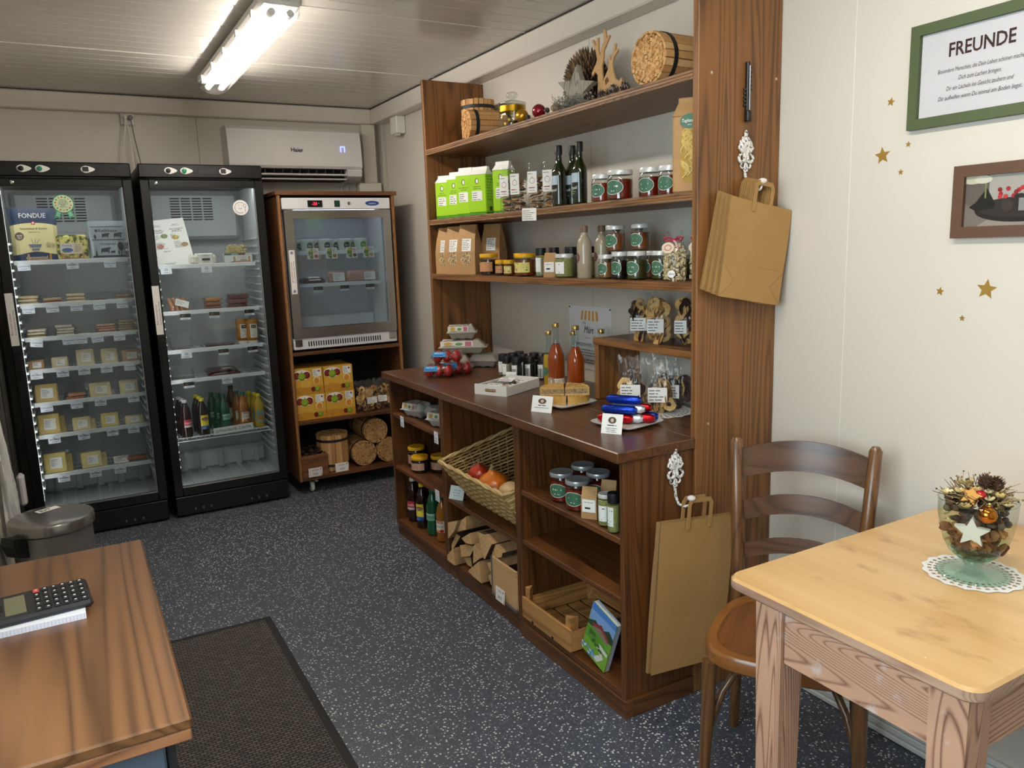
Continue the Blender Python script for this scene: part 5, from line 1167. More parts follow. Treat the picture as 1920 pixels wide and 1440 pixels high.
# ---------------------------------------------------------------- lower shelves of the trolley
cello_bag((1.612, 4.80, .4695), .15, .205, .085, 'clear bag of dried apple rings beside the juice boxes in the trolley', ['apple', 'pale'], 17, .15, .78, stick=(.48, .32, .02), seed=1, size=.85)
cello_bag((1.742, 4.82, .4695), .13, .205, .08, 'clear bag of reddish dried apple slices at the right end of the trolley shelf', ['dark', 'apple', 'apple'], 15, -.1, .78, stick=(.45, .32, -.02), seed=2, size=.85)
t = thing('wooden_crate', 'small old brown wooden box filled with dark fir cones, bottom left of the trolley', 'crate', (1.232, 4.745, .1105))
ow = wood('#3f2412', '#7d4f28', 'x', 1.2, .6); rn = random.Random(4)
for q in ((-.085, .085, 0, .010, 0, .135), (-.085, .085, .21, .22, 0, .135), (-.085, -.076, .0105, .2095, 0, .135), (.076, .085, .0105, .2095, 0, .135), (-.0755, .0755, .0105, .2095, 0, .008)): B().box(*q, ow, .001).obj('board', t)
b = B()
for k in range(60): b.ball((rn.uniform(-.06, .06), rn.uniform(.02, .19), .125 + rn.uniform(0, .03)), (.013, .010, .009), mat(('#2a1a12', '#3d291c', '#1d130e')[k % 3], .8), 6, 4)
stuff(b.obj('fir_cones', t))
kindling(.098, .235, (1.388, 4.868, .1105), 'upright kindling bundle with two black straps at the bottom of the trolley', grp='kindling bundles in the trolley', seed=3)
kindling(.077, .30, (1.575, 4.785, .1105 + .081), 'lying kindling bundle, lower left of three with ends showing in the trolley', (-PI / 2, 0, 0), 'kindling bundles in the trolley', seed=4)
kindling(.077, .30, (1.742, 4.785, .1105 + .081), 'lying kindling bundle, lower right of three with ends showing in the trolley', (-PI / 2, .6, 0), 'kindling bundles in the trolley', seed=4)
kindling(.077, .30, (1.6585, 4.782, .1105 + .222), 'lying kindling bundle on top of two others in the trolley', (-PI / 2, 1.4, 0), 'kindling bundles in the trolley', seed=4)
def stand_card(x, y, z, w_, h_, label, rz=0, paint=None, lean=.22, foot=True, grp=None, cat='card'):
    t = thing('price_card', label, cat, (x, y, z), rz, grp)
    b = B(); b.M = T(rx=-lean); b.box(-w_ / 2, w_ / 2, 0, .0012, .0, h_, WHITE); b.layer = -.0002
    if paint: paint(b)
    else: b.lines(0, h_ * .78, w_ * .7, 2, h_ * .09, RED, al='c'); b.lines(0, h_ * .35, w_ * .5, 2, h_ * .12, INK, al='c'); b.poly([(w_ * .38, 0), (w_ * .5, 0), (w_ * .5, h_ * .4)], mat('#e0a23c', .5)); b.ell(w_ * .36, h_ * .82, .004, .004, RED, 8)
    b.obj('card', t)
    if foot: B().box(-w_ / 2, w_ / 2, .0015, .022, 0, .0012, film('#f4f6f8', .06, .05, 'acrylic_foot')).obj('foot', t)
    return t
stand_card(1.228, 4.728, .1105, .088, .058, 'white price card in front of the brown crate in the trolley', grp='price cards on the trolley', lean=-.08, foot=False)
stand_card(1.405, 4.742, .1105, .086, .056, 'white price card in front of the upright kindling in the trolley', grp='price cards on the trolley', lean=.1)
# ================================================================ top shelf decoration
kindling(.080, .225, (1.90, 3.625, S1), 'upright kindling bundle at the far left end of the top shelf', grp='kindling bundles on the top shelf', seed=5)
kindling(.062, .235, (1.705, 3.38, S1 + .068), 'small kindling bundle lying beside the glass jar on the top shelf', (0, PI / 2, -.12), 'kindling bundles on the top shelf', cell=.010, seed=6)
kindling(.079, .285, (1.712, 2.075, S1 + .085), 'large kindling bundle lying at the near end of the top shelf', (0, PI / 2, .05), 'kindling bundles on the top shelf', cell=.0125, seed=7)
t = thing('glass_jar', 'lidded glass jar with gold band holding small cones on the top shelf', 'jar', (1.765, 3.046, S1))
jg = film('#f2f6f4', .06, .02, 'jar_glass2')
B().lathe([(.048, 0), (.056, .004), (.058, .012), (.058, .095), (.055, .100)], jg, 28).obj('glass', t, 40)
B().lathe([(.059, .101), (.061, .104), (.060, .110), (.030, .120), (.012, .124), (.012, .128), (.022, .134), (.026, .143), (.022, .152), (.008, .157)], jg, 24).obj('lid', t, 50)
gb = B(); gb.lathe([(.0586, .072), (.0586, .096)], mat('#b58a14', .3, .7, name='gold_band', noise=.15), 28); gb.f = gb.f[:-2]; gb.m = gb.m[:-2]; gb.obj('gold_band', t, 60)
cone_d = mat('#3b2a20', .8, noise=.3, nscale=80); cone_l = mat('#8d8378', .85, noise=.2)
def cone_geo(b, r, h, m1, m2, M=None, rows=6):
    b.ball((0, 0, h * .45), (r * .7, r * .7, h * .45), m1, 8, 6, M)
    for j in range(rows):
        z = h * (.1 + .8 * j / rows); rr = r * math.sin(PI * (.22 + .62 * j / rows)); n = 8
        for i in range(n):
            a = 2 * PI * (i + .5 * (j % 2)) / n
            c, s_ = math.cos(a), math.sin(a); w_ = r * .34
            p = [(rr * .5 * c - s_ * w_, rr * .5 * s_ + c * w_, z), (rr * .5 * c + s_ * w_, rr * .5 * s_ - c * w_, z), (rr * 1.08 * c, rr * 1.08 * s_, z + h * .10), (rr * .9 * c, rr * .9 * s_, z + h * .02)]
            b.add(p, [(0, 1, 2), (1, 0, 3), (0, 2, 3), (2, 1, 3)], m2 if i % 2 else m1, M)
for k, (x, y, z) in enumerate(((-.02, -.02, .006), (.02, -.025, .006), (-.03, .015, .006), (.015, .02, .006), (0, -.005, .028), (.025, -.005, .03))):
    b = B(); cone_geo(b, .014, .026, cone_d, cone_l); b.obj('cone', t, None, (x, y, z), (.4 * k, .3 * k, k))
for k, (a, z) in enumerate(((-.5, .055), (.25, .035), (-.15, .02))):
    b = B(); pts = [(.009 * (1 if i % 2 == 0 else .45) * math.sin(PI * i / 5), z + .009 * (1 if i % 2 == 0 else .45) * math.cos(PI * i / 5)) for i in range(10)]
    b.poly(pts, mat('#d9b93c', .4)); b.v = [(x + a * .05, y, zz) for x, y, zz in b.v]; curved(b, .0588); b.obj('gold_star', t, None, None, (0, 0, -1.0))
def bauble(x, y, z, r, m, label, cap=True):
    t = thing('bauble', label, 'bauble', (x, y, z + r), 0, 'christmas baubles')
    B().ball((0, 0, 0), r, m, 24, 16).obj('ball', t, 80); B().lathe([(r * .2, 0), (r * .2, r * .22), (r * .1, r * .26)], mat('#c9a24a', .25, .9), 10, M=T(r * .6, r * .5, r * .5, rx=-.6, ry=.6)).obj('cap', t, 40)
bauble(1.705, 2.865, S1, .027, mat('#c9962c', .28, .75, name='gold_ball'), 'matt gold bauble beside the glass jar on the top shelf')
bauble(1.712, 2.745, S1, .0275, mat('#8e1022', .12, .35, name='red_ball', coat=.6), 'glossy dark red bauble on the top shelf')
def fir_cone(x, y, z, r, h, label, grp='cones on the top shelf', m1=cone_d, m2=cone_l, rot=None):
    b = B(); cone_geo(b, r, h, m1, m2); o = b.obj('fir_cone', None, None, (x, y, z)); o.rotation_euler = rot or (0, 0, R.uniform(0, 3)); tag(o, label, 'fir cone', grp)
fir_cone(1.70, 2.81, S1, .013, .026, 'tiny dark cone between the gold and red baubles')
# wreath of layered wood scales, leaning on the wall
t = thing('wood_wreath', 'round dome of layered brown wooden scales leaning at the wall on the top shelf', 'decoration', (1.925, 2.70, S1 + .128), 0, rot=(0, -.12, 0))
b = B(); b.ball((.0, 0, 0), (.055, .125, .125), mat('#241812', .9), 20, 12); b.obj('core', t, 60)
b = B(); rn = random.Random(9)
for j in range(12):
    for i in range(44):
        th = PI * .5 * (j + .5) / 12; a = 2 * PI * (i + .5 * (j % 2)) / 44 + rn.uniform(-.05, .05)
        if (i * 7 + j) % max(1, int(1 + 2.2 * (1 - math.sin(th)))) and math.sin(th) < .6: continue
        nx, ny, nz = -math.cos(th), math.sin(th) * math.cos(a), math.sin(th) * math.sin(a)
        c = Vector((.060 * nx, .128 * ny, .128 * nz)); out = Vector((nx * .7, ny, nz)).normalized()
        tang = Vector((-.3, -ny, -nz)).cross(out).normalized(); rad = (Vector((-.25, math.cos(a), math.sin(a)))).normalized()
        L_ = rn.uniform(.018, .027); w_ = .005; tip = c + rad * L_ * .55 + out * .012
        cc = mat(('#6b5030', '#4c3620', '#8a6c42', '#3a2a1c')[rn.randrange(4)], .6)
        b.add([c - rad * L_ * .4 - tang * w_, c - rad * L_ * .4 + tang * w_, c + tang * w_ * 1.2 + out * .006, c - tang * w_ * 1.2 + out * .006, tip, c - out * .004], [(0, 1, 2, 3), (3, 2, 4), (0, 3, 5), (1, 5, 2), (2, 5, 4), (3, 4, 5)], cc)
stuff(b.obj('scales', t))
def star_pts(r, q=.45, n=5, rot=0): return [((r if i % 2 == 0 else r * q) * math.sin(PI * i / n + rot), (r if i % 2 == 0 else r * q) * math.cos(PI * i / n + rot)) for i in range(2 * n)]
t = B(); gw = wood('#5d564d', '#a39b8e', 'z', 2, .8, ring=20, knots=False)
t.prism(star_pts(.088), -.014, .014, gw); tag(t.obj('wooden_star', None, None, (1.752, 2.535, S1 + .073), (0, .12, -1.25)), 'weathered grey wooden star standing before the brown wreath', 'star')
b = B(); rn = random.Random(2); ms = mat('#8c8a80', .9)
for k in range(150):
    x, y, z = rn.uniform(-.05, .05), rn.uniform(-.035, .035), rn.uniform(0, .03)
    b.tube([(x, y, z), (x + rn.uniform(-.015, .015), y + rn.uniform(-.015, .015), z + rn.uniform(0, .02)), (x + rn.uniform(-.02, .02), y + rn.uniform(-.02, .02), z + rn.uniform(.0, .03))], .0011, ms, 3)
o = b.obj('reindeer_moss', None, None, (1.708, 2.525, S1 + .002), (0, 0, -1.3)); tag(o, 'clump of grey reindeer moss at the foot of the grey star', 'moss'); stuff(o)
t = B(); t.ball((0, 0, .016), (.026, .018, .016), mat('#9a8566', .8, noise=.3, nscale=120), 14, 10); tag(t.obj('seed_pod', None, 60, (1.702, 2.60, S1)), 'tan round seed pod at the left of the moss', 'seed pod')
# two plywood deer cut from one board
ply = mat('#c49a66', .6, name='plywood', noise=.05); deer = thing('plywood_deer', 'plywood cut-out of two antlered deer on the top shelf', 'decoration', (1.80, 2.40, S1), -1.35)
body = [(-.052, .0), (-.05, .11), (-.062, .125), (-.078, .112), (-.080, .122), (-.060, .150), (-.052, .165), (-.060, .20), (-.078, .235), (-.070, .238), (-.058, .215), (-.052, .24), (-.044, .24), (-.046, .20), (-.038, .175), (-.032, .20), (-.018, .225), (-.022, .262), (-.012, .264), (-.006, .228), (.004, .24), (.010, .236), (-.006, .212), (-.020, .19), (-.022, .165), (-.030, .14), (-.026, .085), (-.012, .105), (.000, .125), (.006, .15), (.0, .165), (.006, .168), (.014, .15), (.022, .175), (.030, .205), (.038, .203), (.032, .178), (.046, .185), (.047, .178), (.028, .160), (.020, .135), (.024, .11), (.034, .085), (.05, .075), (.062, .085), (.066, .06), (.062, .0)]
b = B(); b.prism([(x, z) for x, z in body], -.004, .004, ply); b.obj('cut_board', deer)
b = B(); b.prism([(-.012, .07), (-.016, .088), (-.004, .098), (.004, .082)], -.0045, .0045, mat('#6d4a2a', .7)); b.obj('cut_opening', deer)
b = B(); lm_ = mat('#4a5234', .7)
for k in range(14):
    a = PI * k / 13; L_ = .04
    b.add([(0, 0, .01), (L_ * .5 * math.cos(a) - .004, -.003, .01 + L_ * .5 * math.sin(a)), (L_ * math.cos(a), -.006, .01 + L_ * .8 * math.sin(a)), (L_ * .5 * math.cos(a) + .004, .002, .01 + L_ * .45 * math.sin(a) + .003)], [(0, 1, 2, 3), (3, 2, 1, 0)], lm_)
tag(b.obj('leaf_sprig', None, None, (1.755, 2.33, S1 + .006), (0, 0, -1.3)), 'dark green leaf sprig in front of the plywood deer', 'sprig')
for k, (x, y, r, l) in enumerate(((1.70, 2.405, .020, 'frosted fir cone left of the deer foot'), (1.70, 2.335, .019, 'frosted fir cone in front of the deer'), (1.715, 2.275, .021, 'dark fir cone right of the deer, next to the sprig'), (1.70, 2.228, .019, 'frosted fir cone in the middle between deer and large bundle'), (1.725, 2.185, .021, 'dark fir cone touching the large kindling bundle'), (1.69, 2.635, .013, 'small dark cone at the left foot of the wreath'))):
    fir_cone(x, y, S1 + r * .72, r, r * 1.7, l, rot=(1.2, .2 * k, k * .9), m2=mat('#a9a298', .9) if k % 2 == 0 else cone_l)
# ================================================================ second shelf
lime, limed = mat('#9fd11a', .5, name='lime_print'), mat('#3f8a22', .5)
def lime_bag(y, x, label, h=.225, w_=.085, d_=.062, rz=-1.05, top=WHITE):
    t = thing('flour_bag', label, 'flour bag', (x, y, S2), rz, 'lime green flour bags')
    b = B(); b.box(-w_ / 2, w_ / 2, -d_ / 2, d_ / 2, .012, h * .84, lime, .004); b.box(-w_ / 2 * .99, w_ / 2 * .99, -d_ / 2 * .99, d_ / 2 * .99, 0, .0125, limed, .003); b.obj('bag_body', t)
    b = B(); z0, z1, z2 = h * .835, h * .94, h
    v = [(-w_ / 2, -d_ / 2, z0), (w_ / 2, -d_ / 2, z0), (w_ / 2, d_ / 2, z0), (-w_ / 2, d_ / 2, z0), (-w_ * .42, -.012, z1), (w_ * .42, -.012, z1), (w_ * .42, .012, z1), (-w_ * .42, .012, z1), (-w_ * .42, -.010, z2), (w_ * .42, -.010, z2), (w_ * .42, .010, z2), (-w_ * .42, .010, z2)]
    b.add(v, [(i + j, (i + 1) % 4 + j, (i + 1) % 4 + 4 + j, i + 4 + j) for j in (0, 4) for i in range(4)] + [(8, 9, 10, 11)], top); b.obj('folded_top', t)
    p = B(); p.layer = -d_ / 2 - .0003; p.ell(0, h * .70, .010, .014, mat('#4f6a1c', .5), 14); p.ell(.001, h * .70, .006, .010, WHITE, 12); p.lines(0, h * .58, w_ * .6, 2, .009, mat('#4f6a1c', .6), al='c', th=.3); p.rect(-w_ * .3, h * .30, w_ * .28, h * .50, WHITE); p.lines(-w_ * .26, h * .45, w_ * .45, 4, .010, GREY)
    p.obj('print', t)
    p = B(); p.M = T(w_ / 2 + .0003, 0, 0, rz=PI / 2); p.lines(-d_ * .4, h * .78, d_ * .8, 9, .013, mat('#5d7d16', .6), th=.25); p.rect(-.01, .02, .012, .04, mat('#33401a', .6)); p.obj('side_print', t)
lime_bag(3.70, 1.735, 'lime green flour bag, first from the far end of the second shelf', .215)
lime_bag(3.585, 1.745, 'lime green flour bag, second from the far end of the second shelf', .222)
lime_bag(3.475, 1.745, 'lime green flour bag, third from the far end of the second shelf', .232, .090)
lime_bag(3.325, 1.745, 'lime green flour bag with dark side print, fourth from the far end', .222, .098, .075)
lime_bag(3.205, 1.80, 'lime green flour bag set back beside the dried apple packs', .235, .085, .065)
def slice_pack(x, y, label, w_=.066, h=.19, seed=0):
    t = thing('dried_apple_pack', label, 'dried fruit', (x, y, S2), -.95, 'slim packs of dried apple slices'); rn = random.Random(seed)
    for k in range(15): share(ring_mesh('apple' if k % 3 else 'dark'), 'apple_slice', t, (rn.uniform(-.006, .006), rn.uniform(-.008, .008), .008 + k * .0088), (rn.uniform(-.35, .35), rn.uniform(-.3, .3), rn.uniform(0, 6)), .95)
    b = B(); b.grid(lambda u, v: ((2 * u - 1) * w_ / 2 * (1 - .25 * max(0, v - .75) * 4 * (v < .9) ), -.032 * (1 - max(0, v - .72) / .28 * .95) * max(0, 1 - abs(2 * u - 1) ** 4) ** .5, v * h), 10, 12, clear2)
    b.grid(lambda u, v: (-(2 * u - 1) * w_ / 2, .032 * (1 - max(0, v - .72) / .28 * .95) * max(0, 1 - abs(2 * u - 1) ** 4) ** .5, v * h), 10, 12, clear2); b.obj('cellophane', t, 60)
    s = B(); s.M = T(-.004, -.034, .068); s.rect(-.020, -.0, .022, .085, WHITE); s.lines(-.016, .074, .034, 1, .008, GREY)
    s.ell(.001, .048, .012, .012, mat('#b0483c', .5), 14); s.ell(.001, .048, .0105, .0105, WHITE, 14); s.rect(.0, .058, .002, .064, mat('#5a3a2a', .5)); s.lines(-.014, .018, .03, 1, .010, RED); s.lines(-.012, .008, .026, 1, .006, GREY); s.obj('label', t)
for k, (x, y, l) in enumerate(((1.735, 3.055, 'slim pack of dried apple slices, leftmost of four beside the flour bags'), (1.725, 2.945, 'slim pack of dried apple slices, second and most in front'), (1.745, 2.835, 'slim pack of dried apple slices, third of four'), (1.775, 2.765, 'slim pack of dried apple slices, nearest the oil bottles'))): slice_pack(x, y, l, seed=k)
OIL = [(.024, 0), (.028, .004), (.029, .012), (.029, .130), (.027, .142), (.018, .160), (.0125, .175), (.0115, .200), (.0135, .204), (.0135, .210)]
def oil_p(p): p.rect(-.020, .085, .020, .120, mat('#b9c9d6', .4)); p.poly([(-.020, .085), (.020, .085), (.020, .098), (.0, .106), (-.02, .095)], mat('#5b7d9b', .4)); p.rect(-.020, .03, .020, .085, mat('#1b211c', .4)); p.text('Rapsöl', 0, .060, .012, WHITE, maxw=.034, shear=.2); p.lines(-.012, .05, .026, 2, .008, mat('#9fb06b', .5))
oilm = mat('#1d2307', .08, coat=.6, name='dark_oil')
for x, y, l in ((1.742, 2.655, 'dark green oil bottle, left of three on the second shelf'), (1.80, 2.645, 'dark green oil bottle standing behind the left one'), (1.757, 2.535, 'dark green oil bottle, right of three on the second shelf')):
    bottle('oil_bottle', OIL, l, 'bottle', (x, y, S2), oilm, (.0145, .200, .236), lidb, 'oil bottles', oil_p, lab=(.028, .122, .0294, mat('#10140a', .1, coat=.6)), rz=-1.5, n=18)
jamr, jama = mat('#6b1a0c', .15, coat=.5, name='jam', noise=.3, nscale=50), mat('#8a2e14', .15, coat=.5, name='jam2', noise=.3, nscale=50)
for x, y, r, h, c, l in ((1.752, 2.385, .0385, .101, jama, 'red jam jar with white lid, farthest of four on the second shelf'), (1.740, 2.262, .0455, .104, jamr, 'large dark red jam jar with green oval label, second shelf front'), (1.785, 2.150, .0405, .103, jamr, 'dark red jam jar, third of four on the second shelf'), (1.775, 2.040, .0385, .098, jamr, 'dark red jam jar beside the pasta bag')):
    jar((x, y, S2), r, h, c, lidw, l, 'jam jars on the second shelf', oval, -1.25)
# tagliatelle bag
kraft = mat('#b18a5c', .7, name='kraft_paper', noise=.05, nscale=40)
t = thing('pasta_bag', 'tall kraft paper bag of Tagliatelle with window at the near end of the second shelf', 'pasta bag', (1.752, 1.915, S2), -.85)
b = B(); w_, d_, h = .105, .07, .30
b.box(-w_ / 2, w_ / 2, -d_ / 2, d_ / 2, 0, .235, kraft, .006); b.obj('paper_body', t)
b = B(); v = [(-w_ / 2, -d_ / 2, .232), (w_ / 2, -d_ / 2, .232), (w_ / 2, d_ / 2, .232), (-w_ / 2, d_ / 2, .232), (-w_ * .36, -.012, .272), (w_ * .36, -.012, .272), (w_ * .36, .012, .272), (-w_ * .36, .012, .272)]
b.add(v, [(i, (i + 1) % 4, (i + 1) % 4 + 4, i + 4) for i in range(4)] + [(4, 5, 6, 7)], kraft); b.box(-w_ * .36, w_ * .36, -.008, .008, .270, .290, kraft, .003); b.obj('folded_top', t)
b = B(); b.layer = -d_ / 2; n = 20
b.poly([(.030 * math.copysign(abs(math.cos(2 * PI * k / n)) ** .6, math.cos(2 * PI * k / n)), .115 + .085 * math.copysign(abs(math.sin(2 * PI * k / n)) ** .6, math.sin(2 * PI * k / n))) for k in range(n)], mat('#a9862e', .6)); b.obj('window', t)
rn = random.Random(8); b = B(); pm = mat('#dcc27a', .5)
for k in range(30):
    cx, cz = rn.uniform(-.016, .016), rn.uniform(.05, .185)
    b.tube([(cx + .012 * math.cos(a + k), -d_ / 2 - .002 + .0015 * math.sin(a * 3), cz + .014 * math.sin(a)) for a in [PI * 1.4 * i / 7 for i in range(8)]], .0024, pm, 4)
stuff(b.obj('pasta', t, 60))
b = B(); b.layer = -d_ / 2 - .006; b.ell(0, .215, .029, .022, goval, 20); b.text('Tagliatelle', 0, .212, .010, WHITE, maxw=.046, shear=.2); b.lines(0, .203, .02, 1, .005, WHITE, al='c'); b.obj('label', t)
t = B(); t.box(-.056, .056, 0, .0008, -.05, 0, WHITE); t.layer = -.0003; t.lines(-.05, -.012, .10, 5, .008, GREY)
tag(t.obj('info_tag', None, None, (1.6742, 2.78, 1.647), (0, .03, -PI / 2)), 'white printed info tag hanging on the edge of the second shelf', 'tag')
# ================================================================ third shelf
oats = bpy.data.materials.new('oat_flakes'); oats.use_nodes = True; nt = oats.node_tree
v_ = nt.nodes.new('ShaderNodeTexVoronoi'); v_.inputs['Scale'].default_value = 170; tcx = nt.nodes.new('ShaderNodeTexCoord'); rr_ = nt.nodes.new('ShaderNodeValToRGB')
rr_.color_ramp.elements[0].color = (*lin('#e2cfa4'), 1); rr_.color_ramp.elements[1].color = (*lin('#7a5a38'), 1); rr_.color_ramp.elements[1].position = .75
nt.links.new(tcx.outputs['Object'], v_.inputs['Vector']); nt.links.new(v_.outputs['Color'], rr_.inputs['Fac']); nt.links.new(rr_.outputs['Color'], nt.nodes['Principled BSDF'].inputs['Base Color'])
def muesli_bag(x, y, label, h=.235, rz=-1.05, win=True, w_=.105, d_=.07):
    t = thing('muesli_bag', label, 'muesli bag', (x, y, S3), rz, 'kraft paper muesli bags')
    b = B(); v = []
    for z, ww, dd in ((0, w_, d_), (h * .45, w_ * 1.02, d_ * 1.02), (h * .72, w_ * .96, d_ * .7), (h * .92, w_ * .90, .016), (h, w_ * .90, .010)):
        v += [(-ww / 2, -dd / 2, z), (ww / 2, -dd / 2, z), (ww / 2, dd / 2, z), (-ww / 2, dd / 2, z)]
    b.add(v, [(j * 4 + i, j * 4 + (i + 1) % 4, j * 4 + 4 + (i + 1) % 4, j * 4 + 4 + i) for j in range(4) for i in range(4)] + [(3, 2, 1, 0), (16, 17, 18, 19)], kraft); b.obj('paper_bag', t)
    if win:
        b = B(); n = 20; b.layer = -d_ * .51 - .0006
        b.poly([(.030 * math.cos(2 * PI * k / n), h * .32 + .034 * math.sin(2 * PI * k / n)) for k in range(n)], oats); b.obj('window', t)
    s = B(); s.M = T(.004, -d_ * .525, h * .45, rx=-.17); s.rect(-.026, .005, .026, .065, WHITE); s.lines(-.022, .055, .042, 6, .0085, GREY); s.obj('sticker', t)
muesli_bag(1.732, 3.70, 'kraft muesli bag with window, farthest on the third shelf', .232)
muesli_bag(1.728, 3.585, 'kraft muesli bag with window, second from the far end', .235)
muesli_bag(1.732, 3.45, 'kraft muesli bag with window, third from the far end', .238)
muesli_bag(1.84, 3.40, 'kraft muesli bag standing in shade behind the third one', .238, win=False)
hd, ha = mat('#2a0f06', .12, coat=.5, name='forest_honey'), mat('#7a3208', .12, coat=.5, name='honey')
hl1, hl2 = honeylab('#c98f5c'), honeylab('#dcd07a')
for x, y, r, h, c, lb, l in ((1.722, 3.235, .043, .098, hd, hl1, 'dark honey jar with yellow lid, farthest on the third shelf'), (1.708, 3.10, .0235, .070, hd, hl1, 'small dark honey jar between the larger ones'), (1.708, 3.02, .0245, .070, ha, hl2, 'small amber honey jar with pale yellow label'), (1.722, 2.905, .0455, .096, ha, hl2, 'large amber honey jar with pale yellow label on the third shelf'), (1.80, 3.06, .040, .097, hd, hl1, 'honey jar with yellow lid behind the small ones'), (1.83, 2.90, .040, .098, ha, hl2, 'honey jar with yellow lid behind the large amber one')):
    jar((x, y, S3), r, h, c, lidy, l, 'honey jars on the third shelf', lb, -1.2, .016, 'honey_jar', 'honey jar', .86)
SPC = mat('#9a9478', .7, name='herb_salt', noise=.3, nscale=200); HERB = mat('#8f8d52', .8, name='dried_herbs', noise=.35, nscale=180)
def spice(x, y, z, label, grp, r=.022, h=.118, c=SPC, lab=whitelab, rz=-1.25): return jar((x, y, z), r, h, c, lidb, label, grp, lab, rz, .030, 'spice_jar', 'spice jar', .9)
spice(1.722, 2.775, S3, 'black capped spice jar with tall white label, front of the third shelf', 'spice jars on the third shelf')
for x, y, l in ((1.80, 2.795, 'black capped spice jar behind the front one, left'), (1.84, 2.735, 'black capped spice jar in the back row, second'), (1.80, 2.665, 'black capped spice jar behind the herb jar'), (1.84, 2.60, 'black capped spice jar next to the stoneware bottle')): spice(x, y, S3, l, 'spice jars on the third shelf')
def tea_bag(x, y, z, label, grp, h=.098, w_=.05):
    t = thing('tea_pouch', label, 'tea pouch', (x, y, z), -.95, grp); d_ = .034; b = B(); v = []
    for zz, ww, dd in ((0, w_, d_), (h * .62, w_, d_), (h * .9, w_ * .96, .012), (h, w_ * .96, .006)): v += [(-ww / 2, -dd / 2, zz), (ww / 2, -dd / 2, zz), (ww / 2, dd / 2, zz), (-ww / 2, dd / 2, zz)]
    b.add(v, [(j * 4 + i, j * 4 + (i + 1) % 4, j * 4 + 4 + (i + 1) % 4, j * 4 + 4 + i) for j in range(3) for i in range(4)] + [(3, 2, 1, 0), (12, 13, 14, 15)], kraft); b.obj('paper_bag', t)
    s = B(); s.layer = -d_ / 2 - .0004; s.rect(-w_ * .42, h * .22, w_ * .42, h * .62, WHITE); s.rect(-w_ * .42, h * .62, w_ * .42, h * .625, WHITE); s.lines(-w_ * .3, h * .52, w_ * .6, 1, .006, GREY); s.lines(-w_ * .25, h * .32, w_ * .5, 1, .010, INK, th=.6); s.obj('label', t)
tea_bag(1.712, 2.685, S3, 'small kraft tea pouch with white label on the third shelf', 'tea pouches')
jar((1.722, 2.60, S3), .037, .093, HERB, lidw, 'jar of dried green herbs with white lid on the third shelf', 'herb jars', whitelab, -1.2, .014, 'herb_jar', 'herb jar', .92)
jar((1.795, 2.53, S3), .034, .093, HERB, lidw, 'herb jar with white lid half hidden behind the stoneware bottle', 'herb jars', whitelab, -1.2, .014, 'herb_jar', 'herb jar', .92)
STN = [(.026, 0), (.028, .003), (.028, .125), (.026, .140), (.018, .153), (.0135, .160), (.0125, .168), (.0125, .178)]
stone = mat('#a89b84', .25, name='stoneware_glaze', coat=.4)
def stone_p(p): p.ell(0, .078, .018, .019, mat('#4f2a2c', .5), 20); p.ell(0, .078, .0155, .0165, mat('#6d4442', .5), 20); p.lines(0, .084, .018, 3, .006, mat('#d9c9b8', .5), al='c')
for x, y, l in ((1.722, 2.462, 'beige stoneware bottle, foremost on the third shelf'), (1.795, 2.45, 'beige stoneware bottle, second behind the foremost'), (1.85, 2.43, 'beige stoneware bottle behind the stacked sauce jars'), (1.88, 2.33, 'beige stoneware bottle at the back right of the sauce jars')):
    bottle('stoneware_bottle', STN, l, 'bottle', (x, y, S3), stone, (.0145, .172, .196), mat('#7b5f4c', .5), 'stoneware bottles', stone_p, lab=(.055, .1, .0284, stone), rz=-1.9)
sau = {'tan': mat('#8a5a34', .2, coat=.4, noise=.15), 'dark': mat('#1f1013', .15, coat=.4), 'green': mat('#3d3a12', .3, coat=.4, noise=.35, nscale=90), 'brown': mat('#7a4526', .2, coat=.4, noise=.15)}
for x, y, z, r, h, c, l in ((1.735, 2.345, S3, .0275, .088, 'tan', 'low jar of tan spread, left of the lower sauce jars'), (1.735, 2.262, S3, .029, .097, 'dark', 'jar of nearly black sauce, second of the lower sauce jars'), (1.735, 2.165, S3, .034, .098, 'green', 'jar of green pesto with barcode, third of the lower sauce jars'), (1.775, 2.085, S3, .031, .098, 'green', 'jar of green pesto, fourth of the lower sauce jars'), (1.82, 2.015, S3, .028, .098, 'green', 'pesto jar half hidden by the pasta bag'), (1.80, 2.30, S3, .034, .097, 'brown', 'sauce jar in the second row carrying an upper jar'), (1.815, 2.20, S3, .034, .097, 'brown', 'sauce jar in the second row below the right upper jar'),
                            (1.772, 2.335, S3 + .0975, .036, .094, 'brown', 'upper brown sauce jar, left of the two on top'), (1.80, 2.225, S3 + .0985, .034, .094, 'brown', 'upper brown sauce jar, right of the two on top')):
    jar((x, y, z), r, h, sau[c], lidw, l, 'sauce jars on the third shelf', oval, -1.3, .014)
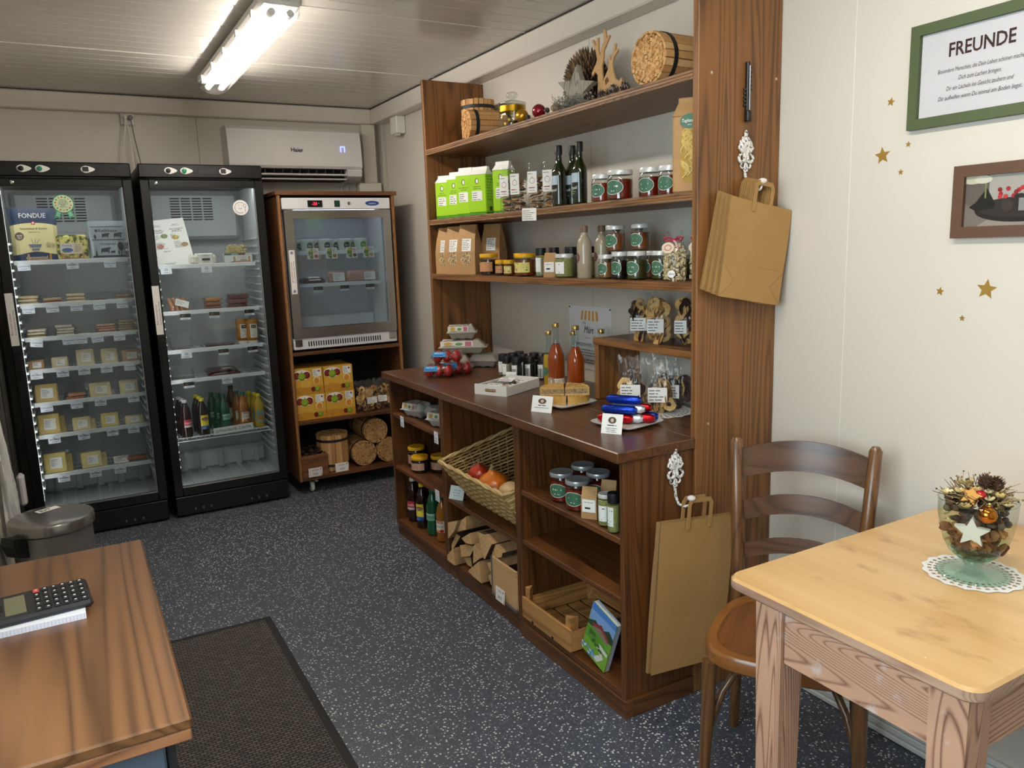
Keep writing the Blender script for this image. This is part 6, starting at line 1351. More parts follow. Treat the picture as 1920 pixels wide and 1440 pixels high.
# gingham bow bags of cookies pasta
gh = mat('#c9475a', .7, name='red_gingham'); ghw = mat('#e6b8bc', .7)
def bow_bag(x, y, label, seed):
    t = thing('soup_pasta_bag', label, 'pasta bag', (x, y, S3), -1.0, 'pasta bags with red bows'); rn = random.Random(seed)
    prof = [(.030, 0), (.038, .01), (.041, .06), (.039, .10), (.028, .122), (.012, .133), (.020, .150), (.026, .162)]
    B().lathe(prof, clear2, 18).obj('cellophane', t, 60)
    b = B(); pm_ = [mat(c, .6) for c in ('#dcc79a', '#cdb482', '#e6d6b0')]
    for k in range(260):
        a, z = rn.uniform(0, 2 * PI), rn.uniform(.004, .118); rr = (.036 if z < .09 else .036 - (z - .09) * .45) * math.sqrt(rn.uniform(.45, 1))
        b.box(-.006, .006, -.004, .004, -.0012, .0012, pm_[k % 3], M=T(rr * math.cos(a), rr * math.sin(a), z, rn.uniform(0, 6), rn.uniform(0, 6), rn.uniform(0, 6)))
    stuff(b.obj('pasta_pieces', t))
    b = B()
    for s in (-1, 1):
        b.tube([(0, -.014, .133), (s * .015, -.02, .142), (s * .032, -.018, .138), (s * .024, -.018, .130), (0, -.014, .133)], [.003, .006, .007, .006, .003], gh, 6, flat=.5); b.tube([(0, -.014, .133), (s * .012, -.026, .118), (s * .018, -.03, .10)], .004, ghw if s > 0 else gh, 6, flat=.4)
    b.lathe([(.013, .129), (.014, .133), (.013, .137)], gh, 12); b.obj('bow', t, 50)
    s = B(); s.M = T(-.012, -.041, .108, rx=-.2); s.ell(0, 0, .021, .018, mat('#d8c7ac', .6), 18); s.ell(0, 0, .012, .010, mat('#c0606a', .6), 14); s.ell(0, 0, .009, .007, mat('#dcc9b0', .6), 12); s.obj('round_tag', t)
    s = B(); s.M = T(.0, -.0418, .024); s.ell(0, 0, .012, .012, WHITE, 16); s.text('dbio', 0, -.003, .008, INK, maxw=.02); s.obj('sticker', t)
bow_bag(1.742, 1.975, 'clear bag of small pasta tied with a red gingham bow', 1)
bow_bag(1.775, 1.885, 'second red bowed pasta bag, half hidden behind the shelf side', 2)
# ================================================================ on the worktop
WT = .8805
pulp = mat('#a7a196', .9, name='egg_carton_pulp', bump=.3, bscale=300); pulpw = mat('#b9b8b6', .9, name='grey_pulp', bump=.3, bscale=300)
_egg = {}
def egg_carton(loc, rz, label, grp, m=pulp, printed=True):
    """six-egg pulp carton, 3 x 2 cups, long side along local X"""
    t = thing('egg_carton', label, 'egg carton', loc, rz, grp)
    if m not in _egg:
        L, W_, H1, H2 = .150, .105, .036, .038
        def cup(u, v):
            x, y = (u - .5) * L, (v - .5) * W_
            cx, cy_ = math.cos(u * 3 * 2 * PI), math.cos(v * 2 * 2 * PI); e = min(1, min(u, 1 - u) * 10) * min(1, min(v, 1 - v) * 8)
            return (x * (.90 + .10 * (1 - e)), y * (.90 + .1 * (1 - e)), H1 - H1 * e * (.62 + .38 * (1 - (cx + cy_ + 2) / 4) ** .5))
        def top(u, v):
            x, y = (u - .5) * L, (v - .5) * W_; e = (min(1, min(u, 1 - u) * 9) * min(1, min(v, 1 - v) * 7)) ** .6
            bump = .5 * (1 - math.cos(v * 2 * 2 * PI)) * .5 * (1 - math.cos(u * 3 * 2 * PI)); flat = .86 if .34 > abs(v - .5) * 0 + abs(u - .36) else .70 + .30 * bump
            return (x * (1 - .10 * e), y * (1 - .10 * e), H1 + .001 + H2 * e * flat)
        a = B(); a.grid(lambda u, v: cup(1 - u, v), 30, 20, m); a = a.obj('tray', t, 60)
        b = B(); b.grid(top, 30, 20, m); b.box(-L / 2 - .004, L / 2 + .004, -W_ / 2 - .006, W_ / 2 + .006, H1 - .001, H1 + .001, m); b = b.obj('lid', t, 60)
        p = B(); p.M = T(-.022, 0, H1 + .0345, rx=-PI / 2); g1, g2, g3 = mat('#5f8f52', .6), mat('#b9667c', .6), mat('#c9a04a', .6)
        p.rect(-.046, -.036, .05, .036, mat('#dedad0', .7))
        p.ell(-.02, .012, .018, .014, mat('#c9a9a0', .6), 14); p.ell(.022, .018, .012, .010, mat('#8e8a84', .6), 12); p.rect(.03, -.03, .046, .005, g2); p.ell(.0, -.018, .014, .009, g1, 12); p.ell(-.03, -.02, .009, .006, g3, 10); p.lines(-.04, -.030, .06, 2, .008, GREY)
        p = p.obj('print', t)
        q = B(); q.M = T(-.022, -W_ / 2 * .945 - .0005, H1 + .004, rx=-.22); q.rect(-.05, 0, .055, .030, mat('#dedad0', .7)); q.ell(-.025, .016, .014, .010, g3, 12); q.ell(.01, .014, .012, .008, g1, 12); q.rect(.03, .004, .05, .026, g2); q.lines(-.04, .004, .06, 1, .007, GREY); q = q.obj('side_print', t)
        _egg[m] = [x.data for x in (a, b, p, q)]
    else:
        for d, n_ in zip(_egg[m], ('tray', 'lid', 'print', 'side_print')):
            if printed or n_ in ('tray', 'lid'): share(d, n_, t)
    return t
ge = 'egg cartons on the worktop'
egg_carton((1.715, 3.625, WT), -.55, 'grey egg carton at the bottom left of the carton stack on the worktop', ge, printed=True)
egg_carton((1.862, 3.585, WT), -.75, 'plain grey egg carton at the bottom right of the stack on the worktop', ge, printed=False)
egg_carton((1.762, 3.625, WT + .0745), -.55, 'long printed egg carton in the middle of the stack on the worktop', ge).scale = (1.6, 1, 1)
egg_carton((1.768, 3.645, WT + .149), -.5, 'grey printed egg carton crowning the stack on the worktop', ge)
eggr = mat('#b3201f', .28, name='red_egg', coat=.4, noise=.12, nscale=60); pett = film('#fbfbfd', .07, .05, 'clear_pet', bump=.3, bscale=80)
_red = {}
def red_eggs(loc, rz, label):
    t = thing('red_egg_pack', label, 'egg pack', loc, rz, 'packs of red dyed eggs')
    if not _red:
        e = B(); e.ball((0, 0, 0), (.0205, .0205, .027), eggr, 16, 12); v = []
        e.v = [(x * (1 - .12 * z / .027), y * (1 - .12 * z / .027), z) for x, y, z in e.v]; o = e.obj('red_egg', None, 80); _red['e'] = o.data; bpy.data.objects.remove(o)
        b = B()
        def shell(sgn):
            def f(u, v):
                x, y = (u - .5) * .152, (v - .5) * .104; ed = (min(1, min(u, 1 - u) * 9) * min(1, min(v, 1 - v) * 7)) ** .5
                bp_ = .25 * (1 - math.cos(u * 6 * PI)) * (1 - math.cos(v * 4 * PI)); return (x * (1 - .07 * ed), y * (1 - .07 * ed), .031 + sgn * (.001 + ed * (.024 + .008 * bp_)))
            return f
        b.grid(shell(1), 24, 16, pett); g = shell(-1); b.grid(lambda u, v: g(1 - u, v), 24, 16, pett); b.box(-.079, .079, -.055, .055, .0305, .0315, pett); o = b.obj('pet_box', None, 60); _red['b'] = o.data; bpy.data.objects.remove(o)
        s = B(); s.M = T(-.035, -.053, .035, rx=-.45); s.rect(-.03, 0, .035, .026, mat('#2e8fd0', .4)); s.lines(0, .017, .05, 1, .009, WHITE, al='c'); s.lines(0, .006, .05, 1, .008, mat('#1d3f8a', .5), al='c'); o = s.obj('blue_sticker', None); _red['s'] = o.data; bpy.data.objects.remove(o)
    share(_red['b'], 'pet_box', t); share(_red['s'], 'blue_sticker', t)
    for i in range(3):
        for j in range(2): share(_red['e'], 'red_egg', t, ((i - 1) * .046, (j - .5) * .046, .030), (0, 0, i + j))
red_eggs((1.535, 3.44, WT), -.62, 'clear pack of red eggs with blue sticker, lower front of three on the worktop')
red_eggs((1.655, 3.475, WT), -.62, 'clear pack of red eggs, lower back of three next to the cartons')
red_eggs((1.588, 3.45, WT + .064), -.62, 'clear pack of red eggs with blue sticker, on top of two others')
# white tray with bars
t = thing('wooden_tray', 'white wooden tray with handle slots holding small packs on the worktop', 'tray', (1.615, 2.905, WT), -1.12)
tw2 = mat('#e6e4df', .45, name='white_lacquer')
B().box(-.074, .074, -.118, .118, 0, .006, tw2).obj('base', t)
for s in (-1, 1): B().box(s * .078 - .005, s * .078 + .005, -.118, .118, 0, .040, tw2, .001).obj('long_side', t)
for s in (-1, 1):
    b = B(); y = s * .1225
    b.box(-.083, .083, y - .0045, y + .0045, 0, .014, tw2).box(-.083, .083, y - .0045, y + .0045, .028, .044, tw2).box(-.083, -.028, y - .0045, y + .0045, .014, .028, tw2).box(.028, .083, y - .0045, y + .0045, .014, .028, tw2); b.obj('end_board', t)
    B().tube([(-.028, y, .021), (-.02, y, .021), (.02, y, .021), (.028, y, .021)], .0045, mat('#a8835c', .4), 8).obj('handle_bar', t, 50)
chocm = mat('#33201a', .35, name='dark_filling', noise=.3, nscale=90)
for k, (x, y, z, rz, l) in enumerate(((-.03, -.055, .010, .15, 'nearest'), (.03, -.03, .010, -.2, 'second'), (-.02, .03, .012, .3, 'third'), (.03, .06, .012, -.1, 'farthest'), (0.0, .0, .030, .1, 'uppermost'))):
    wx_ = Matrix.Rotation(-1.12, 4, 'Z') @ Vector((x, y, 0))
    q = thing('sweet_pack', '%s dark sweet in clear wrap with white card in the white tray' % l, 'sweets', (1.615 + wx_.x, 2.905 + wx_.y, WT + z - .003), -1.12 + rz, 'wrapped sweets in the tray')
    b = B(); b.box(-.030, .030, -.03, .03, .001, .016, chocm, .006); b.obj('sweet', q); b = B(); pillow(b, .085, .085, .022, clear2, .5); b.obj('wrapper', q, 60)
    s = B(); s.M = T(.0, -.006, .0225, rx=-PI / 2 + .28); s.rect(-.034, -.022, .034, .020, WHITE); s.lines(-.028, .009, .055, 1, .010, INK, th=.5); s.lines(-.026, -.006, .05, 1, .009, RED, th=.5); s.lines(-.02, -.016, .04, 1, .006, GREY); s.obj('card', q)
stand_card(1.705, 3.035, WT, .05, .055, 'small cream card standing behind the white tray', -.9, lambda b: (b.ell(0, .03, .012, .014, mat('#d9cfa4', .6), 12), b.lines(0, .008, .03, 1, .006, GREY, al='c')), .15)
# spice jars row
blkc = mat('#121113', .3, coat=.3, name='black_jar')
def blab(p, r, h): p.rect(-r * .7, h * .08, r * .7, h * .66, WHITE); p.rect(-r * .55, h * .10, r * .55, h * .50, INK); p.lines(-r * .5, h * .55, r * 1.0, 1, h * .06, INK)
SP = [(1.795, 3.265), (1.775, 3.19), (1.84, 3.25), (1.785, 3.115), (1.89, 3.27), (1.86, 3.185), (1.845, 3.095), (1.92, 3.18), (1.885, 3.045), (1.955, 3.12), (1.94, 3.04)]
for k, (x, y) in enumerate(SP):
    wh = ('leftmost', 'second', 'third', 'fourth', 'fifth', 'sixth', 'seventh', 'eighth', 'ninth', 'tenth', 'last')[k]
    if k < 2: spice(x, y, WT, '%s black capped jar with pale spice in the group behind the white tray' % wh, 'spice jars on the worktop', .0225, .105)
    else: spice(x, y, WT, '%s black jar with white framed label in the group behind the white tray' % wh, 'spice jars on the worktop', .0245, .107, blkc, blab)
# juice bottles
SYR = [(.032, 0), (.0355, .004), (.036, .012), (.036, .135), (.034, .150), (.024, .176), (.0155, .195), (.0135, .21), (.0130, .262), (.0145, .266), (.0145, .270)]
goldc = mat('#b99a5e', .25, .8, name='gold_cap'); aj = mat('#8a3a0c', .1, coat=.6, name='apple_juice')
def jp(p): p.rect(-.040, .022, .040, .045, mat('#e3dccb', .5)); p.ell(-.012, .034, .018, .018, mat('#a48a72', .5), 18); p.text('8', -.012, .026, .018, mat('#efe6d6', .5)); p.lines(.012, .036, .022, 2, .007, GREY)
for x, y, l in ((1.812, 2.815, 'amber juice bottle with gold cap, left of the two large ones'), (1.812, 2.665, 'amber juice bottle with gold cap, right of the two large ones')):
    bottle('juice_bottle', SYR, l, 'bottle', (x, y, WT), aj, (.0155, .266, .284), goldc, 'juice bottles on the worktop', jp, lab=(.020, .047, .0364, mat('#e3dccb', .5)), neck=.195, rz=-.95)
SYR2 = [(.022, 0), (.025, .004), (.0255, .010), (.0255, .12), (.023, .140), (.014, .165), (.0115, .18), (.0115, .225), (.013, .228)]
ye = mat('#a8861c', .1, coat=.6, name='syrup')
def gp_(p): p.ell(0, .065, .022, .020, goval, 18); p.lines(0, .066, .03, 1, .010, WHITE, al='c', th=.5)
bottle('syrup_bottle', SYR2, 'slim bottle of yellow syrup with green label left of the juice bottles', 'bottle', (1.825, 2.895, WT), ye, (.014, .226, .244), goldc, 'slim syrup bottles', gp_, lab=(.04, .09, .0258, ye), neck=.14, rz=-1.6)
bottle('syrup_bottle', SYR2, 'slim pale syrup bottle between the two amber juice bottles', 'bottle', (1.892, 2.80, WT), mat('#b9a05a', .1, coat=.5), (.014, .226, .244), goldc, 'slim syrup bottles', None, neck=.14)
bottle('syrup_bottle', [(r_, z * 1.08) for r_, z in SYR2], 'slim bottle with gold cap half hidden behind the riser shelf', 'bottle', (1.925, 2.64, WT), mat('#b9a05a', .1, coat=.5), (.014, .244, .263), goldc, 'slim syrup bottles', None, neck=.1512)
# poster
t = thing('wall_poster', 'white welcome poster with striped awning drawing pinned behind the bottles', 'poster', (2.0185, 2.852, .935), -PI / 2)
b = B(); b.box(-.162, .162, -.001, 0, 0, .285, mat('#e6e6e8', .6)); b.layer = -.0012
aw1, aw2 = mat('#d9a04f', .6), mat('#efe6d2', .6)
for k in range(9): b.poly([(-.065 + k * .0145 - .006 + (.0007 * k), .222), (-.065 + (k + 1) * .0145 - .006 + .0007 * (k + 1), .222), (-.060 + (k + 1) * .0133, .265), (-.060 + k * .0133, .265)], (aw1, aw2)[k % 2])
b.text("s'Chlii", -.045, .205, .010, GREY, maxw=.03); b.text('Märt', -.005, .165, .032, INK, shear=.25, maxw=.075); b.lines(.03, .15, .03, 1, .008, GREY); b.lines(-.03, .142, .05, 1, .006, GREY)
b.text('HERZLICH WILLKOMMEN', 0, .105, .014, mat('#4a4a52', .6), maxw=.24); b.lines(0, .085, .22, 3, .012, GREY, al='c'); b.lines(0, .04, .2, 2, .012, GREY, al='c'); b.obj('sheet', t)
for s in (-1, 1): B().ball((s * .155, -.003, .278), (.004, .003, .004), mat('#1a1a1a', .4), 8, 6).obj('pin', t, 60)
# bags on and under the riser
cello_bag((1.872, 2.315, 1.1275), .085, .185, .07, 'clear bag of dried apple rings, left on the riser shelf', ['apple', 'pale', 'dark'], 14, -.85, .80, stick=(.75, .42, .0), seed=11, grp='apple ring bags on the riser', size=.9)
cello_bag((1.868, 2.205, 1.1275), .095, .19, .075, 'clear bag of golden dried apple rings, middle of the riser shelf', ['pale', 'apple'], 17, -.75, .84, stick=(.62, .42, -.01), seed=12, grp='apple ring bags on the riser', size=.9)
cello_bag((1.915, 2.11, 1.1275), .085, .188, .07, 'clear bag of darker dried apple rings, third on the riser shelf', ['dark', 'apple'], 15, -.75, .82, stick=(.5, .40, -.02), seed=13, grp='apple ring bags on the riser', size=.9)
cello_bag((1.945, 2.01, 1.1275), .085, .175, .065, 'clear bag of dried apple rings hidden at the near end of the riser', ['dark', 'apple'], 12, -.75, .8, stick=(.5, .40, 0), seed=14, grp='apple ring bags on the riser', size=.9)
def doily(loc, r, label, rz=0):
    b = B(); n = 64; m = mat('#ecebe8', .8, name='paper_lace')
    rings = [(0.001, 1), (r * .55, 1), (r * .72, 1)]
    def ringr(k, q): return r * q * (1 + .035 * math.cos(k * 2 * PI / n * 16)) if q > .9 else r * q
    qs = (.02, .58, .66, .70, .78, .82, .90, 1.0)
    v = [(ringr(k, q) * math.cos(2 * PI * k / n), ringr(k, q) * math.sin(2 * PI * k / n), .0008) for q in qs for k in range(n)]
    f = []
    for j in range(len(qs) - 1):
        for k in range(n):
            if j in (1, 3, 5) and k % 2 == 0: continue
            f.append((j * n + k, j * n + (k + 1) % n, (j + 1) * n + (k + 1) % n, (j + 1) * n + k))
    b.add(v, [tuple(reversed(q)) for q in f], m); b.add([(x, y, .0014) for x, y, z in v], f, m)
    return tag(b.obj('paper_doily', None, None, loc, rz), label, 'doily', 'paper lace doilies')
doily((1.842, 2.185, WT), .13, 'round white paper lace doily under the bags on the worktop')
ug = 'chocolate dipped apple bags under the riser'
cello_bag((1.792, 2.265, WT + .0015), .105, .20, .07, 'clear bag of chocolate dipped apple rings, left on the doily', ['choc', 'pale', 'dark'], 15, -.75, .52, stick=(.7, .42, -.005), seed=21, grp=ug, size=.9)
cello_bag((1.835, 2.155, WT + .0015), .11, .198, .075, 'clear bag of chocolate dipped apple rings, middle on the doily', ['dark', 'pale', 'choc'], 16, -.70, .50, stick=(.62, .44, -.012), seed=22, grp=ug, size=.9)
cello_bag((1.93, 2.165, WT + .0015), .10, .192, .06, 'clear bag of chocolate dipped apple rings, right on the doily', ['dark', 'dark', 'pale'], 14, -.70, .55, stick=(.4, .42, -.02), seed=23, grp=ug, size=.9)
cello_bag((1.955, 2.27, WT + .0015), .10, .19, .055, 'clear bag of dried rings standing behind the others on the doily', ['dark', 'choc'], 10, -.75, .5, stick=None, seed=24, grp=ug, size=.9)
# plate with nut cake
porc = mat('#e9e6df', .18, name='porcelain', coat=.5)
def plate(loc, rz, label, a):
    t = B(); qs = [(a * .70, .003), (a * .86, .004), (a, .012), (a * 1.005, .014), (a * .98, .0145), (a * .84, .0065), (a * .68, .0055), (.002, .0055)]
    n = 40; e = 7; v = []
    for r_, z in qs:
        for k in range(n):
            an = 2 * PI * k / n; c, s_ = math.cos(an), math.sin(an); q = (abs(c) ** e + abs(s_) ** e) ** (-1 / e); v.append((r_ * c * q, r_ * s_ * q, z))
    t.add(v, [(j * n + k, j * n + (k + 1) % n, (j + 1) * n + (k + 1) % n, (j + 1) * n + k) for j in range(len(qs) - 1) for k in range(n)] + [tuple(range(n))[::-1]], porc)
    return tag(t.obj('square_plate', None, 50, loc, rz), label, 'plate', 'white square plates')
plate((1.647, 2.508, WT), math.radians(8), 'white square plate under the nut cake pieces', .100)
crust, crumb = mat('#c69a50', .55, name='cake_crust', noise=.12, nscale=40, bump=.3, bscale=70), mat('#cba66a', .7, name='cake_side', noise=.2, nscale=120)
nutm = bpy.data.materials.new('nut_filling'); nutm.use_nodes = True; nt = nutm.node_tree
v_ = nt.nodes.new('ShaderNodeTexVoronoi'); v_.inputs['Scale'].default_value = 260; tcx = nt.nodes.new('ShaderNodeTexCoord'); rr_ = nt.nodes.new('ShaderNodeValToRGB')
rr_.color_ramp.elements[0].color = (*lin('#4a3626'), 1); rr_.color_ramp.elements[1].color = (*lin('#b39468'), 1); rr_.color_ramp.elements[1].position = .8
nt.links.new(tcx.outputs['Object'], v_.inputs['Vector']); nt.links.new(v_.outputs['Color'], rr_.inputs['Fac']); nt.links.new(rr_.outputs['Color'], nt.nodes['Principled BSDF'].inputs['Base Color'])
def cake(loc, rz, label, ang, r=.085, h=.030):
    t = thing('cake_piece', label, 'cake', loc, rz, 'nut cake pieces'); n = 12
    def wedge(z0, z1, m, r_, inset=0.0):
        b = B(); pts = [(inset, inset)] + [(r_ * math.cos(ang * k / n), r_ * math.sin(ang * k / n)) for k in range(n + 1)]
        b.prism(pts, z0, z1, m, ax='z'); return b
    wedge(0, h * .22, crumb, r).obj('base_crust', t); wedge(h * .22, h * .78, nutm, r * .94).obj('filling', t)
    b = B(); pts = [(r * math.cos(ang * k / n), r * math.sin(ang * k / n)) for k in range(n + 1)]; p2 = [(x * .935, y * .935) for x, y in pts]
    b.add([(x, y, h * .22) for x, y in pts] + [(x, y, h * .9) for x, y in pts] + [(x, y, h * .22) for x, y in p2] + [(x, y, h * .9) for x, y in p2], [(k, k + 1, n + 2 + k, n + 1 + k) for k in range(n)] + [(3 * (n + 1) + k, 3 * (n + 1) + k + 1, 2 * (n + 1) + k + 1, 2 * (n + 1) + k) for k in range(n)] + [(0, n + 1, 3 * (n + 1), 2 * (n + 1)), (n, 2 * (n + 1) + n, 3 * (n + 1) + n, 2 * n + 1)], crust); b.obj('outer_crust', t)
    b = wedge(h * .78, h, crust, r * .995); 
    for k in range(10): a = ang * (k + .5) / 10; b.ball((r * .93 * math.cos(a), r * .93 * math.sin(a), h), (.006, .006, .003), crust, 6, 4)
    for k in range(1, 4): a = ang * k / 4; b.tube([(r * .25 * math.cos(a), r * .25 * math.sin(a), h), (r * .8 * math.cos(a + .1), r * .8 * math.sin(a + .1), h)], .002, crumb, 5)
    b.obj('top_crust', t)
pz = WT + .0058
dg = math.radians
cake((1.672, 2.540, pz), dg(148), 'nut cake quarter in the lower layer, left, crust side in front', dg(90), .092)
cake((1.675, 2.536, pz), dg(240), 'nut cake quarter in the lower layer, right, crust side in front', dg(86), .092)
cake((1.640, 2.498, pz + .0305), dg(57), 'upper nut cake piece with dark cut face, left', dg(90), .094, .033)
cake((1.643, 2.494, pz + .0305), dg(-35), 'upper nut cake piece with speckled cut face, right', dg(88), .094, .033)
brn = mat('#5a4238', .6)
def cardp(w_, h_, n):
    def f(b): b.ell(0, h_ * .68, w_ * .20, h_ * .17, brn, 18); b.ell(0, h_ * .68, w_ * .08, h_ * .10, mat('#c9b9a8', .6), 10); b.lines(0, h_ * .40, w_ * .5, 1, h_ * .13, INK, al='c'); b.lines(0, h_ * .26, w_ * .7, n, h_ * .09, GREY, al='c')
    return f
stand_card(1.492, 2.432, WT, .088, .062, 'white price card with brown emblem in front of the cake plate', math.radians(-62), cardp(.088, .062, 1), .28, grp='emblem price cards on the worktop')
# plate with foil wrapped chocolate bars
plate((1.625, 2.085, WT), math.radians(10), 'white square plate with foil wrapped chocolate bars', .098)
foilb, foilr, foils = mat('#1538a8', .22, .7, name='blue_foil', bump=.35, bscale=160), mat('#b0121c', .22, .7, name='red_foil', bump=.35, bscale=160), mat('#d9dbe0', .25, .7, name='silver_foil2', bump=.4, bscale=160)
bars_ = [((1.588, 2.10, .008), -.95, foilr, 'red foil bar at the bottom left of the plate'), ((1.620, 2.085, .008), -.95, foils, 'silver foil bar at the bottom of the plate'), ((1.652, 2.065, .008), -.9, foilr, 'red foil bar at the bottom right of the plate'), ((1.684, 2.085, .008), -.95, foilb, 'blue foil bar at the back of the plate'),
         ((1.600, 2.095, .0385), -1.0, foilb, 'blue foil bar on the lower red one in front'), ((1.632, 2.09, .0385), -.95, foils, 'silver foil bar in the second layer'), ((1.664, 2.095, .0385), -.95, foilr, 'red foil bar in the second layer'), ((1.625, 2.10, .069), -1.0, foilb, 'blue foil bar on top of the pile')]
for (x, y, z), rz, m, l in bars_:
    t = thing('chocolate_bar', l, 'chocolate bar', (x, y, WT + z), rz, 'foil wrapped chocolate bars')
    b = B(); n = 12; L_ = .056; pr = []
    xs = [-L_ - .006, -L_, -L_ + .006, L_ - .006, L_, L_ + .006]; rr = [.009, .011, .0148, .0148, .011, .009]
    b.lathe([(q, xx) for q, xx in zip(rr, xs)], m, n, M=T(0, 0, .0150, ry=PI / 2), sq=3.5); b.obj('foil_wrap', t, 40)
stand_card(1.497, 2.005, WT, .072, .066, 'white price card with brown emblem in front of the chocolate bars', math.radians(-58), cardp(.072, .066, 3), .28, grp='emblem price cards on the worktop')
# ================================================================ inside the base cabinets
z = .6665; gA = 'egg cartons in the base cabinet'
egg_carton((1.475, 3.585, z), -1.3, 'grey egg carton at the left front of the cabinet shelf', gA, pulpw)
egg_carton((1.51, 3.43, z), -1.75, 'open printed egg carton in the middle of the cabinet shelf', gA, pulpw, printed=False)
egg_carton((1.485, 3.29, z), -1.2, 'grey egg carton at the right front of the cabinet shelf', gA, pulpw)
egg_carton((1.66, 3.46, z), -1.5, 'grey egg carton in the back row of the cabinet shelf', gA, pulpw)
egg_carton((1.655, 3.45, z + .0745), -1.4, 'grey egg carton stacked in the back row of the cabinet shelf', gA, pulpw)
def shelf_tag(y, ztop, label, w_=.045, h_=.055, x=1.3945):
    b = B(); b.box(-w_ / 2, w_ / 2, 0, .0008, -h_, 0, mat('#e4e9f2', .6)); b.layer = -.0003; b.lines(0, -h_ * .25, w_ * .3, 1, .008, blue_ink, al='c'); b.lines(0, -h_ * .6, w_ * .6, 3, .008, GREY, al='c')
    tag(b.obj('shelf_tag', None, None, (x, y, ztop), (0, R.uniform(-.03, .03), -PI / 2)), label, 'price tag', 'price tags on the cabinet shelf edges')
shelf_tag(3.615, .671, 'small white price tag on the egg shelf edge, left'); shelf_tag(3.20, .671, 'small white price tag on the egg shelf edge, next to the divider'); shelf_tag(3.22, .388, 'small white price tag on the bottle compartment edge')
z = .3825
for x, y, h, l in ((1.49, 3.685, .105, 'tall honey jar with yellow lid at the back left of the cabinet shelf'), (1.462, 3.575, .082, 'low honey jar with pink label at the front of the cabinet shelf'), (1.548, 3.525, .084, 'low honey jar at the right of the cabinet shelf')):
    jar((x, y, z), .0445, h, hd, lidy, l, 'honey jars in the base cabinet', honeylab('#c9a08c'), -1.0, .016, 'honey_jar', 'honey jar', .86)
z = .0835; gB = 'drink bottles in the base cabinet'
drink('rivella', 1.462, 3.695, z, 'in the base cabinet, leftmost', 1.03, gB); drink('lemon', 1.462, 3.575, z, 'in the base cabinet, second', 1.03, gB); drink('green', 1.468, 3.455, z, 'in the base cabinet, third', 1.05, gB); drink('cider', 1.47, 3.345, z, 'in the base cabinet, nearest the divider', 1.0, gB)
drink('yellow', 1.54, 3.50, z, 'in the base cabinet, behind the others', 1.0, gB)
for o in [q for q in COL.objects if q.get('group') == gB]: o.rotation_euler[2] = -1.0
# wicker basket
t = thing('wicker_basket', 'slanted wicker basket with pumpkins on the cabinet shelf', 'basket', (0, 0, 0))
wk = [mat(c, .7, name='willow') for c in ('#c2a26a', '#a98850', '#d3b67e')]
# corner loops: bottom and rim (front overhangs the shelf, back rim higher)
bot = [(1.475, 3.03, .3845), (1.475, 2.56, .3845), (1.73, 2.56, .3845), (1.73, 3.03, .3845)]
rim = [(1.355, 3.085, .555), (1.355, 2.50, .555), (1.80, 2.50, .665), (1.80, 3.085, .665)]
def loop(s, n=18):
    c = [Vector(bot[i]).lerp(Vector(rim[i]), s) for i in range(4)]; pts = []
    for i in range(4):
        a, b_ = c[i], c[(i + 1) % 4]
        for k in range(n): pts.append(a.lerp(b_, k / n))
    return pts
b = B(); NR = 17
for j in range(NR):
    P_ = loop((j + .5) / NR); n = len(P_); cen = sum(P_, Vector()) / n
    pts = []
    for k, p in enumerate(P_):
        d = (p - cen); d.z = 0; d.normalize(); pts.append(p + d * .0035 * (1 if (k + j) % 2 else -1))
    b.tube(pts, .0046, wk[j % 3], 5, closed=True)
stuff(b.obj('weave', t, 60))
b = B(); A0, A1 = loop(0), loop(1)
for k in range(0, len(A0), 2): b.tube([A0[k], A1[k]], .0032, wk[1], 5)
stuff(b.obj('stakes', t, 60))
b = B()
for ph in (0, PI):
    P_ = loop(1.02, 24); b.tube([p + Vector((0, 0, .006)) + Vector((.004 * math.cos(k * .9 + ph), .004 * math.cos(k * .9 + ph), .005 * math.sin(k * .9 + ph))) for k, p in enumerate(P_)], .0062, wk[0 if ph else 2], 6, closed=True)
b.obj('rim', t, 60)
B().box(1.478, 1.727, 2.563, 3.027, .384, .388, wk[1]).obj('base', t)
def pumpkin(loc, r, h, m, label, rot, neck=.35):
    t = thing('pumpkin', label, 'pumpkin', loc, 0, 'hokkaido pumpkins', rot=rot); b = B(); n = 36
    prof = [(.15, .0), (.55, .03), (.85, .12), (1.0, .30), (.97, .45), (.80, .60), (.55, .70), (.34, .78), (.20, .86), (.13, .93)]
    v = [(r * q * (1 + .02 * math.cos(10 * 2 * PI * k / n)) * math.cos(2 * PI * k / n), r * q * (1 + .02 * math.cos(10 * 2 * PI * k / n)) * math.sin(2 * PI * k / n), z * h) for q, z in prof for k in range(n)]
    b.add(v, [(j * n + k, j * n + (k + 1) % n, (j + 1) * n + (k + 1) % n, (j + 1) * n + k) for j in range(len(prof) - 1) for k in range(n)] + [tuple(range(n))[::-1], tuple(range((len(prof) - 1) * n, len(prof) * n))], m); b.obj('flesh', t, 60)
    B().tube([(0, 0, .92 * h), (.004, 0, 1.0 * h), (.010, .004, 1.08 * h)], [r * .13, r * .11, r * .13], mat('#8a7a55', .8), 8).obj('stem', t, 50)
    s = B(); s.M = T(0, -r * .98, h * .42, rx=-.1); s.ell(0, 0, .010, .008, WHITE, 12); s.lines(0, -.001, .012, 1, .005, INK, al='c'); s.obj('sticker', t)
pumpkin((1.485, 2.955, .487), .048, .092, mat('#b8371c', .3, name='red_squash', coat=.3, noise=.1, nscale=20), 'red hokkaido pumpkin with small sticker in the wicker basket', (.15, -.15, .2))
